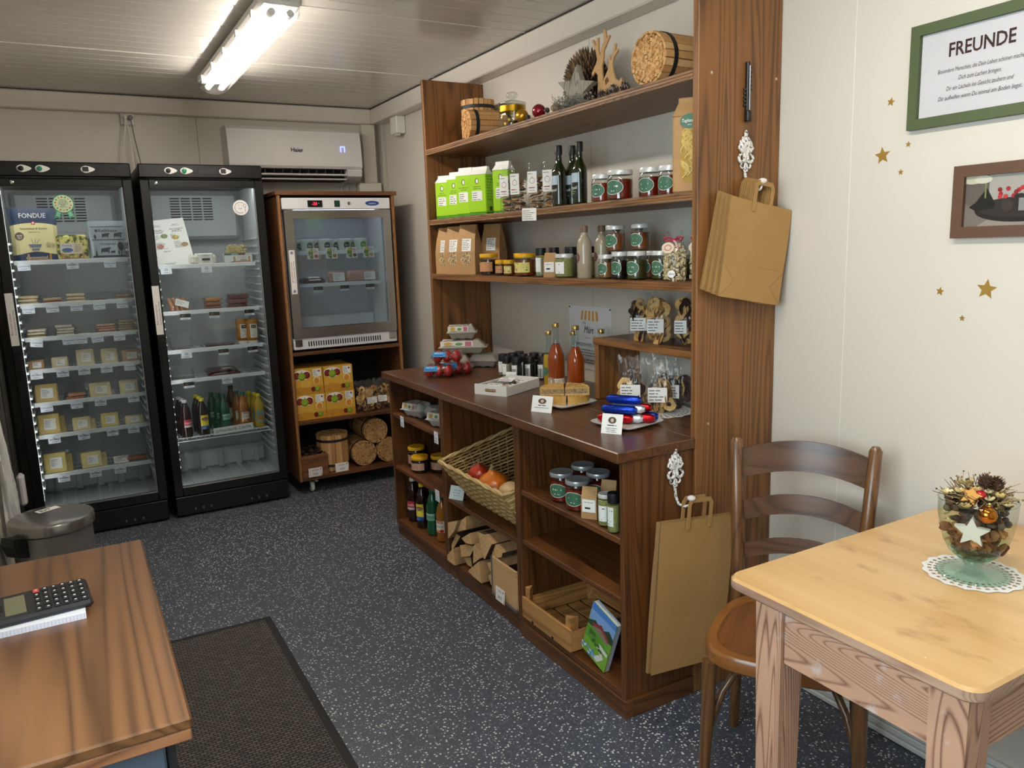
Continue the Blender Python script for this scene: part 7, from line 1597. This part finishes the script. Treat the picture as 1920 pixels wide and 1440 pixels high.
pumpkin((1.462, 2.775, .487), .066, .112, mat('#d0701a', .35, name='orange_squash', coat=.3, noise=.12, nscale=20), 'orange hokkaido pumpkin at the front of the wicker basket', (.2, -.12, -.4))
t = B(); t.ball((0, 0, 0), (.055, .062, .045), mat('#cba877', .5, noise=.05), 24, 14); tag(t.obj('butternut_squash', None, 60, (1.455, 2.61, .525)), 'pale tan squash at the near end of the wicker basket', 'squash')
b = B(); rn = random.Random(31); hay = [mat(c, .9) for c in ('#a8905c', '#8a7446', '#c2aa74')]
for k in range(220):
    x, y, zz = rn.uniform(1.44, 1.76), rn.uniform(2.56, 3.03), rn.uniform(.44, .495); a = rn.uniform(0, 6); L_ = rn.uniform(.02, .04)
    b.tube([(x, y, zz), (x + L_ * math.cos(a) * .5, y + L_ * math.sin(a) * .5, zz + rn.uniform(0, .02)), (x + L_ * math.cos(a), y + L_ * math.sin(a), zz)], .0011, hay[k % 3], 3)
o = b.obj('hay_bedding'); tag(o, 'loose hay bedding under the pumpkins in the wicker basket', 'hay'); stuff(o)
t = thing('info_sheet', 'white info sheet with recipe text leaning in the wicker basket', 'leaflet', (1.60, 2.66, .46), -1.25, rot=(-.25, -.12, -1.25))
b = B(); b.box(-.055, .055, 0, .001, 0, .21, mat('#e6e0dc', .6)); b.layer = -.0003; b.text('Kürbis', .015, .18, .016, INK, maxw=.06); 
for k in range(5): b.lines(-.045, .155 - k * .028, .05, 2, .008, GREY)
b.ell(.03, .09, .026, .03, mat('#dd8a6c', .6), 18); b.obj('sheet', t)
stand_card(1.412, 3.055, .3825, .078, .062, 'pale bluish card standing beside the wicker basket', math.radians(-62), lambda b: (b.rect(-.039, 0, .039, .062, mat('#d6e6ea', .5)), b.lines(0, .04, .05, 3, .012, mat('#9fc0c9', .6), al='c')), .35)
# firewood
LOGS = {
    'leftmost pale log in the upper layer of the firewood': [(3.08, 0.276), (2.968, 0.319), (3.014, 0.254), (3.086, 0.194)],
    'dark barked log on top of the firewood pile': [(2.906, 0.354), (2.963, 0.317), (3.008, 0.251), (2.917, 0.287)],
    'log with dark bark at the left of the middle layer': [(3.044, 0.23), (3.001, 0.229), (3.056, 0.171), (3.123, 0.124), (3.111, 0.153)],
    'small pale triangular log in the middle of the firewood pile': [(2.943, 0.244), (2.853, 0.297), (2.834, 0.25), (2.904, 0.234)],
    'large split log with weathered edge at the right of the pile': [(2.8, 0.317), (2.739, 0.324), (2.678, 0.3), (2.749, 0.208), (2.762, 0.215), (2.786, 0.26)],
    'short thick log right of the large split one': [(2.67, 0.3), (2.612, 0.282), (2.618, 0.262), (2.722, 0.22)],
    'big pale wedge log at the lower left of the pile': [(3.126, 0.11), (3.035, 0.169), (3.019, 0.089), (3.036, 0.079), (3.129, 0.081)],
    'flat pale log in the centre of the lower pile': [(2.99, 0.194), (2.893, 0.225), (2.835, 0.239), (2.888, 0.175), (2.982, 0.14)],
    'narrow log under the flat pale one': [(2.98, 0.136), (2.906, 0.165), (2.897, 0.119), (2.941, 0.112)],
    'large pale wedge log at the bottom centre': [(2.895, 0.11), (2.778, 0.196), (2.766, 0.118), (2.762, 0.101), (2.837, 0.102)],
    'reddish split log at the lower right beside the box': [(2.73, 0.201), (2.653, 0.243), (2.635, 0.211), (2.658, 0.145), (2.687, 0.165)],
    'thin slanting log at the very bottom beside the box': [(2.748, 0.136), (2.706, 0.166), (2.639, 0.118), (2.639, 0.107), (2.727, 0.105)],
    'thin pale log squeezed in the middle of the pile': [(2.828, 0.245), (2.806, 0.264), (2.765, 0.212), (2.836, 0.162)],
}
face_w = wood('#b98a55', '#dcb683', 'x', 3, .8, ring=6, knots=False, bump=.2); bark = mat('#463425', .95, name='bark', noise=.45, nscale=60, bump=.8, bscale=90); splitw = mat('#b08a5e', .85, name='split_wood', noise=.2, nscale=40)
for k, (lab_, P_) in enumerate(LOGS.items()):
    P_ = [(min(3.105, y), max(.086, z)) for y, z in P_]
    cy_, cz_ = sum(p[0] for p in P_) / len(P_), sum(p[1] for p in P_) / len(P_)
    P_ = [(cy_ + (y - cy_) * .97, cz_ + (z - cz_) * .97) for y, z in P_]; n = len(P_); x0 = 1.378 + .012 * (k % 3); L_ = .30
    b = B(); v = [(0, y - cy_, z - cz_) for y, z in P_] + [(L_, (y - cy_) * .95, (z - cz_) * .95) for y, z in P_]
    b.add(v, [tuple(range(n))[::-1], tuple(range(n, 2 * n))], face_w)
    for i in range(n):
        j = (i + 1) % n; b.add([v[i], v[j], v[n + j], v[n + i]], [(0, 1, 2, 3)], bark if (i + k) % 3 == 0 or k in (1, 2, 4) and i % 2 == 0 else splitw)
    tag(b.obj('firewood_log', None, None, (x0, cy_, cz_)), lab_, 'log', 'split firewood logs')
# plywood box beside the logs
t = thing('plywood_box', 'open plywood box with metal edges beside the firewood', 'box', (1.388, 2.585, .0835), 0)
pw_ = wood('#b48a55', '#d9b685', 'y', 1.5, .6, ring=5, contrast=.5, knots=False)
al_ = mat('#9a9ea4', .35, .8, name='zinc')
for q in ((0, .010, -.10, .10, 0, .165), (.29, .30, -.10, .10, 0, .165), (.0102, .2898, -.10, -.09, 0, .165), (.0102, .2898, .09, .10, 0, .165), (.0102, .2898, -.0898, .0898, 0, .008)): B().box(*q, pw_, .001).obj('board', t)
b = B(); b.box(-.002, .004, .092, .102, 0, .166, al_)
for k in range(9): b.box(-.0028, -.002, .095, .099, .010 + k * .018, .016 + k * .018, mat('#5d6066', .5))
b.obj('metal_edge', t); B().box(-.003, .004, -.102, .0915, 0, .010, al_).obj('metal_edge', t)
stand_card(1.376, 2.60, .0835, .075, .058, 'white price card before the plywood box with kindling', -PI / 2, None, .05, False)
# right cabinet, upper shelf
z = .5945; gC = 'tomato sauce jars in the base cabinet'
tom = mat('#7c1e0c', .15, coat=.5, name='tomato_sauce', noise=.25, nscale=60)
for x, y, l in ((1.462, 2.255, 'tomato sauce jar with silver lid, left front in the base cabinet'), (1.455, 2.145, 'tomato sauce jar with silver lid, middle front in the base cabinet'), (1.575, 2.285, 'tomato sauce jar with silver lid, left in the back row'), (1.565, 2.175, 'tomato sauce jar with silver lid, right in the back row')):
    jar((x, y, z), .0435, .106, tom, mat('#b4b6ba', .3, .5, name='silver_lid'), l, gC, oval, -1.0, .014)
tea_bag(1.437, 2.043, z, 'kraft herb pouch with white label in front of the sauce jars', 'herb pouches in the base cabinet', .108, .055)
tea_bag(1.525, 2.055, z, 'kraft herb pouch behind the front one in the base cabinet', 'herb pouches in the base cabinet', .112, .055)
tea_bag(1.575, 1.985, z, 'kraft herb pouch at the back near the cabinet side', 'herb pouches in the base cabinet', .112, .055)
jar((1.435, 1.958, z), .0235, .108, HERB, lidw, 'slim jar of dried herbs with white lid in the base cabinet', 'herb jars in the base cabinet', whitelab, -1.0, .012, 'herb_jar', 'herb jar', .92)
spice(1.420, 1.893, z, 'black capped herb jar at the near end of the cabinet shelf', 'herb jars in the base cabinet', .020, .130, HERB)
z = .3985
for x, y, l in ((1.80, 2.10, 'white capped jar at the back of the lower cabinet shelf, left'), (1.815, 2.02, 'white capped jar at the back of the lower cabinet shelf, right')):
    jar((x, y, z), .030, .13, blkc, mat('#dfe3ea', .4), l, 'white capped jars at the back', whitelab, -1.0, .02)
# fruit crate
t = thing('fruit_crate', 'empty light wooden fruit crate on the cabinet floor', 'crate', (1.385, 2.27, .0835), 0)
cw, cw2 = wood('#7f5229', '#bf8d54', 'y', 1.2, .55, ring=10), wood('#7f5229', '#bf8d54', 'x', 1.2, .55, ring=10)
B().box(0, .010, -.165, .165, .006, .088, cw, .001).obj('front_board', t); B().box(.33, .34, -.165, .165, .006, .125, cw, .001).obj('back_board', t)
for s in (-1, 1): B().box(.0105, .3295, s * .160 - .005, s * .160 + .005, .006, .080, cw2, .001).obj('side_board', t)
for k in range(5): B().box(.012 + k * .064, .066 + k * .064, -.154, .154, 0, .0055, cw2, .001).obj('floor_slat', t)
for sx in (.0105, .3295):
    for s in (-1, 1):
        d = 1 if sx < .1 else -1
        B().prism([(sx, s * .1545), (sx + d * .032, s * .1545), (sx, s * .1545 - s * .032)], .006, .128, cw2, ax='z').obj('corner_post', t)
b = B(); 
for y in (-.05, .09): b.box(-.001, 0.0, y - .006, y + .006, .008, .016, inkd)
stuff(b.obj('nail_marks', t))
# leaning brochure
t = thing('brochure', 'thick brochure with a green farm landscape cover leaning in the cabinet corner', 'brochure', (1.412, 1.945, .085), 0, rot=(math.radians(16), 0, -PI / 2 + .12))
t.rotation_euler = (0, 0, -PI / 2 + .05)
b = B(); RM = T(ry=math.radians(20)); b.M = RM; b.box(-.125, 0, .001, .018, .001, .206, mat('#d9d9d6', .7), 0); b.box(-.127, .001, .0185, .020, 0, .207, mat('#8fa9c9', .4)); b.obj('pages', t)
b = B(); b.M = RM; b.box(-.127, .001, -.001, .0008, 0, .207, mat('#6fa83a', .35)); b.layer = -.0012
def cv(pts, c): b.poly([(-.127 + x * .128, z * .207) for x, z in pts], mat(c, .4))
cv([(0, .66), (1, .66), (1, 1), (0, 1)], '#7fa9dc'); cv([(0, .86), (1, .90), (1, 1), (0, 1)], '#4f83cc'); cv([(0, .62), (.25, .72), (.55, .66), (.8, .78), (1, .70), (1, .58), (0, .55)], '#2f4a33')
cv([(.2, .56), (.85, .50), (.85, .62), (.55, .70), (.2, .64)], '#8a7a6c'); cv([(.15, .63), (.5, .74), (.9, .60), (.85, .56), (.5, .66), (.2, .58)], '#8e3a3a'); cv([(0, .36), (1, .46), (1, .0), (0, .0)], '#7fb23c'); cv([(.0, .50), (.5, .52), (1, .40), (1, .30), (0, .30)], '#5f9a34')
cv([(.95, .36), (.6, .40), (.52, .30), (.7, .22), (.45, .06), (.66, .04), (.86, .20), (.70, .30), (.95, .30)], '#e8e6e0')
rn = random.Random(6)
for k in range(26): x, zz = rn.uniform(0, .55), rn.uniform(.0, .16); b.ell(-.127 + x * .128, zz * .207 + .004, .005, .004, mat(('#4f86d9', '#7fb0ea', '#e6ecf4')[k % 3], .5), 8)
for k in range(10): x, zz = rn.uniform(.1, .9), rn.uniform(.3, .5); b.ell(-.127 + x * .128, zz * .207, .007, .006, mat('#3f6b2c', .6), 8)
b.obj('cover', t)
# ================================================================ cast hooks, paper bags, thermometer
cast = bpy.data.materials.new('chipped_white_iron'); cast.use_nodes = True; nt = cast.node_tree
n_ = nt.nodes.new('ShaderNodeTexNoise'); n_.inputs['Scale'].default_value = 160; tcx = nt.nodes.new('ShaderNodeTexCoord'); rr_ = nt.nodes.new('ShaderNodeValToRGB')
rr_.color_ramp.elements[0].position = .36; rr_.color_ramp.elements[0].color = (*lin('#3a342e'), 1); rr_.color_ramp.elements[1].position = .44; rr_.color_ramp.elements[1].color = (*lin('#e6e3de'), 1)
nt.links.new(tcx.outputs['Object'], n_.inputs['Vector']); nt.links.new(n_.outputs['Fac'], rr_.inputs['Fac']); nt.links.new(rr_.outputs['Color'], nt.nodes['Principled BSDF'].inputs['Base Color'])
def iron_hook(loc, label):
    t = thing('cast_iron_hook', label, 'hook', loc, 0, 'ornate white cast iron hooks')
    b = B()
    b.ball((0, -.003, .055), (.012, .006, .045), cast, 12, 10)
    for k in range(7):
        a = math.radians(-75 + 25 * k); L_ = .034
        b.tube([(0, -.004, .045), (.5 * L_ * math.sin(a), -.008, .045 + .6 * L_ * math.cos(a)), (.85 * L_ * math.sin(a), -.006, .05 + L_ * math.cos(a)), (.80 * L_ * math.sin(a), -.003, .055 + L_ * 1.2 * math.cos(a))], [.004, .007, .006, .002], cast, 7)
    for s in (-1, 1):
        b.tube([(0, -.005, .03)] + [(s * (.018 + .012 * math.cos(a)), -.007, .028 + .012 * math.sin(a)) for a in [PI - .5 + .75 * i for i in range(8)]], [.004, .005, .0055, .0055, .005, .005, .0045, .004, .003], cast, 7)
        b.tube([(0, -.005, .012)] + [(s * (.012 + .008 * math.cos(a)), -.006, .006 + .008 * math.sin(a)) for a in [PI - .4 + .7 * i for i in range(7)]], .0035, cast, 6)
        for k in range(3): b.ball((s * (.006 + .009 * k), -.006, .038 + .012 * k), (.006, .004, .008), cast, 8, 6)
    b.ball((0, -.006, -.008), (.009, .006, .010), cast, 10, 8); b.ball((0, -.006, .100), (.007, .005, .012), cast, 8, 8)
    b.obj('ornament', t, 60)
    b = B(); b.tube([(0, -.004, -.01), (.002, -.006, -.045), (.006, -.015, -.068), (.014, -.032, -.075), (.022, -.048, -.066), (.025, -.052, -.050)], [.0045, .0045, .0045, .0045, .0042, .004], cast, 8); b.obj('hook_arm', t, 60)
    B().lathe([(.004, 0), (.010, .002), (.014, .008), (.013, .013), (.006, .017), (.001, .018)], mat('#e9e4df', .25, name='porcelain_knob', coat=.5), 16, M=T(.025, -.052, -.052)).obj('knob', t, 50)
    return t
iron_hook((1.864, 1.7985, 1.712), 'ornate white cast iron hook on the tall shelf side holding small paper bags')
iron_hook((1.594, 1.8085, .748), 'ornate white cast iron hook on the cabinet end holding the large paper bag')
kr1, kr2 = mat('#a9834f', .75, name='kraft_bag', noise=.03, nscale=12, bump=.35, bscale=22), mat('#8d6c40', .8)
def paper_bag(loc, w_, h_, th, label, roll, fold, grp, handle=True, dia=True, hw=.09, hh=.055):
    """flat folded carrier bag hanging by its handle; origin at the middle of the top edge"""
    t = thing('paper_bag', label, 'paper bag', loc, 0, grp, rot=(0, roll, 0))
    b = B(); n = 10
    def f(s): return lambda u, v: ((u - .5) * w_ * (1 + .02 * (1 - v)), s * th / 2 * (.35 + .65 * math.sin(PI * min(1, v * 1.2) * .8)) - .002 * math.sin(u * 5 + v * 4), -h_ + v * h_)
    b.grid(f(-1), n, 12, kr1); g = f(1); b.grid(lambda u, v: g(1 - u, v), n, 12, kr1)
    for s in (-1, 1):
        for k in range(12):
            v0, v1 = k / 12, (k + 1) / 12; u = 0 if s < 0 else 1; q = [f(-1)(u, v0), f(1)(u, v0), f(1)(u, v1), f(-1)(u, v1)]; mid0 = (q[0][0] - s * .006, 0, q[0][2]); mid1 = (q[3][0] - s * .006, 0, q[3][2])
            b.add([q[0], mid0, mid1, q[3]], [(0, 1, 2, 3)], kr2); b.add([q[1], mid0, mid1, q[2]], [(3, 2, 1, 0)], kr2)
    q0 = [f(-1)(i / n, 0) for i in range(n + 1)] + [f(1)(1 - i / n, 0) for i in range(n + 1)]; b.add(q0, [tuple(range(len(q0)))], kr1)
    b.obj('bag_body', t, 50)
    b = B(); y = -th / 2 - .0022; zf = -h_ + fold
    b.box(-w_ / 2, w_ / 2, y, y + .0012, -h_ - .001, zf, kr1, .0004); b.obj('base_fold', t)
    if dia:
        b = B()
        for s in (-1, 1):
            for z0, z1 in ((-h_ + .002, -h_ + fold / 2), (zf - .002, -h_ + fold / 2)): b.tube([(s * w_ / 2, y - .0003, z0), (s * (w_ / 2 - fold / 2), y - .0003, z1)], .0008, kr2, 4)
        stuff(b.obj('crease_lines', t))
    if handle:
        for s, yy in ((-1, -th / 2), (1, th / 2 - .002)):
            b = B(); p = [(-hw / 2, -.03), (-hw / 2, hh * .75), (-hw / 2 + .012, hh), (hw / 2 - .012, hh), (hw / 2, hh * .75), (hw / 2, -.03)]; wd = .014
            pin = [(-hw / 2 + wd, -.03), (-hw / 2 + wd, hh * .7), (-hw / 2 + wd + .006, hh - wd), (hw / 2 - wd - .006, hh - wd), (hw / 2 - wd, hh * .7), (hw / 2 - wd, -.03)]
            for i in range(5): b.prism([p[i], p[i + 1], pin[i + 1], pin[i]], yy - .001, yy + .001, kr1)
            b.obj('handle', t)
    return t
for k in range(4):
    paper_bag((1.884 - .006 * k + .004, 1.7465 + .0118 * k, 1.602 + .003 * k), .262, .300, .009, ('foremost small kraft paper bag hanging on the tall shelf side', 'second small kraft paper bag behind the foremost one', 'third small kraft paper bag in the hanging stack', 'rearmost small kraft paper bag against the shelf side')[k], math.radians(10 + 1.2 * k), .105, 'small paper bags on the shelf side', hw=.085, hh=.066)
paper_bag((1.648, 1.765, .632), .305, .488, .030, 'large kraft paper carrier bag hanging on the cabinet end beside the chair', math.radians(5.5), .17, 'large paper bags', dia=False, hw=.105, hh=.070)
t = thing('thermometer', 'slim black wall thermometer screwed on the tall shelf side', 'thermometer', (1.866, 1.799, 1.85), 0)
tb_ = mat('#131315', .35, name='black_metal')
B().box(-.006, .006, -.012, 0, 0, .172, tb_, .002).obj('strip', t); B().box(-.009, .009, -.018, -.0005, -.002, .030, tb_, .003).obj('bulb_guard', t); B().tube([(.001, -.0145, .032), (.001, -.0145, .160)], .0022, mat('#b9bcc2', .2, .5), 8).obj('glass_tube', t, 50)
for k in range(6): B().box(.0065, .015, -.010, -.002, .088 + k * .0125, .096 + k * .0125, tb_, .001).obj('tick_mark', t)
for k in range(5): B().box(-.015, -.0065, -.010, -.002, .042 + k * .0115, .049 + k * .0115, tb_, .001).obj('tick_mark', t)
# ================================================================ wall pictures and stars
def picture(y0, y1, z0, z1, fw_, fm, label, paint):
    yc, t = (y0 + y1) / 2, None
    t = thing('wall_picture', label, 'picture', (XR - .001, yc, z0), -PI / 2, 'framed wall pictures'); W_, H_ = y1 - y0, z1 - z0
    bars = []; mitre(bars, -W_ / 2, W_ / 2, 0, H_, -W_ / 2 + fw_, W_ / 2 - fw_, fw_, H_ - fw_, -.020, 0, fm)
    for q in bars: q.obj('frame_bar', t)
    b = B(); b.box(-W_ / 2 + fw_ - .002, W_ / 2 - fw_ + .002, -.008, -.002, fw_ - .002, H_ - fw_ + .002, mat('#e4e2e6', .5)); b.layer = -.0085; paint(b, W_, H_); b.obj('print', t)
    B().box(-W_ / 2 + fw_, W_ / 2 - fw_, -.0135, -.0125, fw_, H_ - fw_, film('#fafafa', .025, .01, 'picture_glass')).obj('glass', t)
brownk = mat('#3a2018', .6)
def freunde(b, W_, H_):
    b.text('FREUNDE', 0.0, H_ * .645, .034, brownk, bold=.002, maxw=.162)
    for k, s in enumerate(('Besondere Menschen, die Dein Leben schöner machen', 'Dich zum Lachen bringen.', 'Dir ein Lächeln ins Gesicht zaubern und', 'Dir aufhelfen wenn Du einmal am Boden liegst.')):
        b.text(s, 0.0, H_ * .50 - k * .0225, .011, brownk, shear=.3, maxw=(.215, .105, .165, .205)[k])
picture(.994, 1.354, 1.766, 2.026, .026, mat('#4b5838', .55, name='green_frame', noise=.06, nscale=15), 'green framed FREUNDE verse picture on the right wall', freunde)
def still(b, W_, H_):
    m = lambda c: mat(c, .5)
    x0, x1, z0, z1 = -W_ / 2 + .026, W_ / 2 - .026, .026, H_ - .026
    b.rect(x0, z0, x1, z1, m('#6d655e')); b.rect(x0, z0, x1, z0 + .045, m('#a89c90')); b.rect(x0 + .06, z0 + .06, x1, z1, m('#b9b4ac')); b.poly([(x0, z0), (x0 + .03, z0), (x0 + .08, z0 + .03), (x0, z0 + .06)], m('#857a70'))
    b.ell(-.02, z0 + .040, .105, .030, m('#1c1a19'), 30); b.ell(-.02, z0 + .046, .098, .024, m('#2e2a27'), 30)
    b.poly([(x0 + .012, z0 + .05), (x0 + .028, z0 + .06), (x0 + .055, z0 + .095), (x0 + .075, z0 + .06), (x0 + .075, z0 + .045), (x0 + .03, z0 + .04)], m('#12100f')); b.rect(x0 + .05, z0 + .07, x0 + .054, z1 - .002, m('#8a9150'))
    b.ell(x0 + .02, z1 - .010, .028, .012, m('#d9d3b8'), 16); b.ell(x0 + .045, z1 - .012, .022, .010, m('#e6e2cc'), 14)
    rn = random.Random(5)
    for k in range(16): b.ell(-.035 + rn.uniform(-.03, .04), z0 + .078 + rn.uniform(-.012, .014), .0055, .0055, m(('#b3202a', '#8e1420', '#d0353c')[k % 3]), 10)
    for k in range(8): b.ell(.0 + rn.uniform(-.04, .05), z0 + .060 + rn.uniform(-.01, .01), .009, .008, m('#26221f'), 10)
    b.ell(-.045, z0 + .048, .014, .016, m('#3a302a'), 14); b.rect(-.018, z0 + .036, .010, z0 + .066, m('#8d8d8c')); b.ell(.03, z0 + .055, .012, .018, m('#8a5238'), 12); b.poly([(.0, z1), (.02, z0 + .08), (.06, z0 + .08), (.06, z1)], m('#4a5246')); b.poly([(.05, z1), (.06, z0 + .06), (.12, z0 + .06), (.12, z1)], m('#2c2624'))
picture(.86, 1.216, 1.480, 1.660, .028, mat('#5a4030', .55, name='brown_frame', noise=.06, nscale=15), 'brown framed still life picture with red berries on the right wall', still)
gst = mat('#a8843a', .4, .3, name='gold_star')
for y, z, r, a, l in ((1.417, 1.852, .012, .2, 'small gold star sticker left of the green picture'), (1.435, 1.712, .024, -.1, 'large gold star sticker below left of the green picture'), (1.359, 1.733, .0085, .1, 'tiny gold star sticker right beside the upper large star'), (1.377, 1.662, .0085, 0, 'tiny gold star sticker below the upper large star'), (1.245, 1.342, .012, .15, 'small gold star sticker left of the lower large star'), (1.124, 1.351, .026, .1, 'large gold star sticker below the brown picture'), (1.181, 1.274, .0085, 0, 'tiny gold star sticker lowest on the wall')):
    b = B(); b.prism(star_pts(r, .45, 5, a), -.0012, -.0002, gst); tag(b.obj('star_sticker', None, None, (XR, y, z), (0, 0, -PI / 2)), l, 'star', 'gold wall stars')
# ================================================================ goblet on the table
TZ = .7655; VX, VY = 1.635, .895
doily((VX + .005, VY + .002, TZ), .098, 'white paper lace doily under the glass goblet on the pine table')
V = thing('glass_goblet', 'footed green tinted glass goblet standing on the doily', 'vase', (VX, VY, TZ + .002))
gg = film('#eef4ef', .05, .02, 'goblet_glass'); ggr = film('#c4e6d6', .08, .02, 'green_goblet_glass')
B().lathe([(.070, 0), (.072, .002), (.070, .0045), (.030, .009), (.017, .014), (.016, .020), (.021, .025), (.018, .030)], film('#e9f5ef', .06, .02, 'pale_goblet_glass'), 32).obj('foot', V, 40)
bw = B(); pr = [(.018, .030), (.034, .038), (.050, .052), (.062, .075), (.070, .105), (.0745, .135), (.0755, .168)]
bw.lathe(pr[:4], ggr, 36); bw.f.pop(); bw.m.pop(); bw.f.pop(); bw.m.pop(); k0 = len(bw.f)
bw.lathe(pr[3:], gg, 36); bw.f.pop(); bw.m.pop(); bw.f.pop(); bw.m.pop(); bw.tube([(.0755 * math.cos(2 * PI * k / 36), .0755 * math.sin(2 * PI * k / 36), .168) for k in range(36)], .0012, gg, 5, closed=True)
bw.obj('bowl', V, 50)
rn = random.Random(12)
b = B(); pets = [mat(c, .75, noise=.2, nscale=60) for c in ('#9a6238', '#b57c4c', '#7d4a28', '#a8764e', '#6b3d22')]
def petal(b, M, s, m):
    b.grid(lambda u, v: ((u - .5) * s * (1 - (2 * v - 1) ** 4 * .5), (v - .5) * s * 1.2, s * .5 * ((2 * u - 1) ** 2 * .6 + (2 * v - 1) ** 2 * .3)), 5, 5, m, M)
for k in range(130):
    a = rn.uniform(0, 2 * PI); zz = rn.uniform(.040, .115); rmax = [r_ for r_, z_ in pr if z_ >= zz - .015][0] - .012; r_ = rmax * math.sqrt(rn.uniform(.35, 1))
    petal(b, T(r_ * math.cos(a), r_ * math.sin(a), zz, rn.uniform(0, 6), rn.uniform(0, 6), rn.uniform(0, 6)), rn.uniform(.016, .026), pets[k % 5])
o = b.obj('potpourri', None, 60, (VX, VY, TZ + .002)); stuff(o); tag(o, 'brown dried petals filling the lower part of the goblet', 'potpourri')
b = B(); drk = [mat(c, .85) for c in ('#3a281e', '#54402e', '#2a1d16', '#6d5a40')]
for k in range(110):
    a = rn.uniform(0, 2 * PI); r_ = .058 * math.sqrt(rn.uniform(.1, 1)); zz = rn.uniform(.118, .172)
    b.ball((r_ * math.cos(a), r_ * math.sin(a), zz), (rn.uniform(.006, .012), rn.uniform(.006, .012), rn.uniform(.004, .009)), drk[k % 4], 6, 4)
tw_c = [mat(c, .8) for c in ('#6d5638', '#8a7048', '#4c3a26', '#a89060')]
for k in range(230):
    a = rn.uniform(0, 2 * PI); r0 = rn.uniform(.0, .05); r1 = r0 + rn.uniform(.008, .042); z0 = rn.uniform(.155, .175); z1 = z0 + rn.uniform(.0, .055) * (1.1 - r1 * 6)
    p1 = (r1 * math.cos(a), r1 * math.sin(a), z1); b.tube([(r0 * math.cos(a), r0 * math.sin(a), z0), ((r0 + r1) / 2 * math.cos(a + .2), (r0 + r1) / 2 * math.sin(a + .2), (z0 + z1) / 2 + .004), p1], [.0012, .0009, .0006], tw_c[k % 4], 4)
    if k % 3 == 0: b.ball(p1, .0022, tw_c[(k + 1) % 4], 5, 4)
o = b.obj('dried_flowers', None, 60, (VX, VY, TZ + .002)); stuff(o); tag(o, 'bunch of dried brown twigs and seed heads spilling over the goblet rim', 'dried flowers')
b = B(); crm = [mat(c, .7) for c in ('#d9c48a', '#c9b070', '#e6d6a4')]
for k in range(26):
    a = rn.uniform(0, 2 * PI); r_ = rn.uniform(.02, .07); zz = rn.uniform(.165, .195) if r_ < .06 else rn.uniform(.10, .185)
    if r_ > .06: r_ = .062
    for q in range(4): petal(b, T(r_ * math.cos(a), r_ * math.sin(a), zz, rz=a) @ T(rz=q * PI / 2, rx=.5) @ T(0, .007, 0), .011, crm[k % 3])
o = b.obj('cream_blossoms', None, 60, (VX, VY, TZ + .002)); stuff(o); tag(o, 'cream dried hydrangea blossoms among the twigs in the goblet', 'blossoms')
ca = math.atan2(-VY, -VX)    # the side of the goblet towards the room
def put(r_, da, zz): return (VX + r_ * math.cos(ca + da), VY + r_ * math.sin(ca + da), TZ + zz)
def face(da): return ca + da + PI / 2
b = B(); b.prism(star_pts(.034, .47), -.006, .006, mat('#e6e2dc', .6, noise=.05, nscale=40)); tag(b.obj('white_star', None, None, put(.058, -.12, .115), (.12, 0, face(-.12))), 'white wooden star pressed against the inside of the goblet', 'star')
b = B(); b.prism(star_pts(.022, .5), -.003, .003, mat('#c9913f', .6)); tag(b.obj('tan_star', None, None, put(.045, -.30, .188), (-.5, .2, face(-.3))), 'small tan felt star on top of the goblet filling', 'star')
t = thing('bauble', 'shiny copper gold bauble at the goblet rim', 'bauble', put(.062, .30, .156), 0); B().ball((0, 0, 0), .0185, mat('#b8702a', .08, .95, name='copper_ball'), 24, 16).obj('ball', t, 80); B().lathe([(.004, 0), (.004, .006), (.002, .008)], goldc, 8, M=T(.004, .0, .017)).obj('cap', t)
t = B(); t.ball((0, 0, 0), (.012, .010, .010), mat('#b01226', .25, coat=.4), 12, 8); tag(t.obj('red_berry', None, 60, put(.035, .12, .190)), 'bright red berry on top of the goblet filling', 'berry')
cb1, cb2 = mat('#3d2617', .75), mat('#6b452c', .75)
fir_cone(*put(.03, .1, .205), .019, .034, 'brown fir cone standing highest on the goblet, left', 'cones on the goblet', cb1, cb2, (.5, .3, 0))
fir_cone(*put(.045, 1.0, .200), .019, .034, 'brown fir cone on the goblet, right', 'cones on the goblet', cb1, cb2, (-.3, .6, 1))
fir_cone(*put(.02, -.5, .178), .015, .026, 'small dark fir cone in the middle of the goblet filling', 'cones on the goblet', cb1, cb2, (.8, .2, 2))
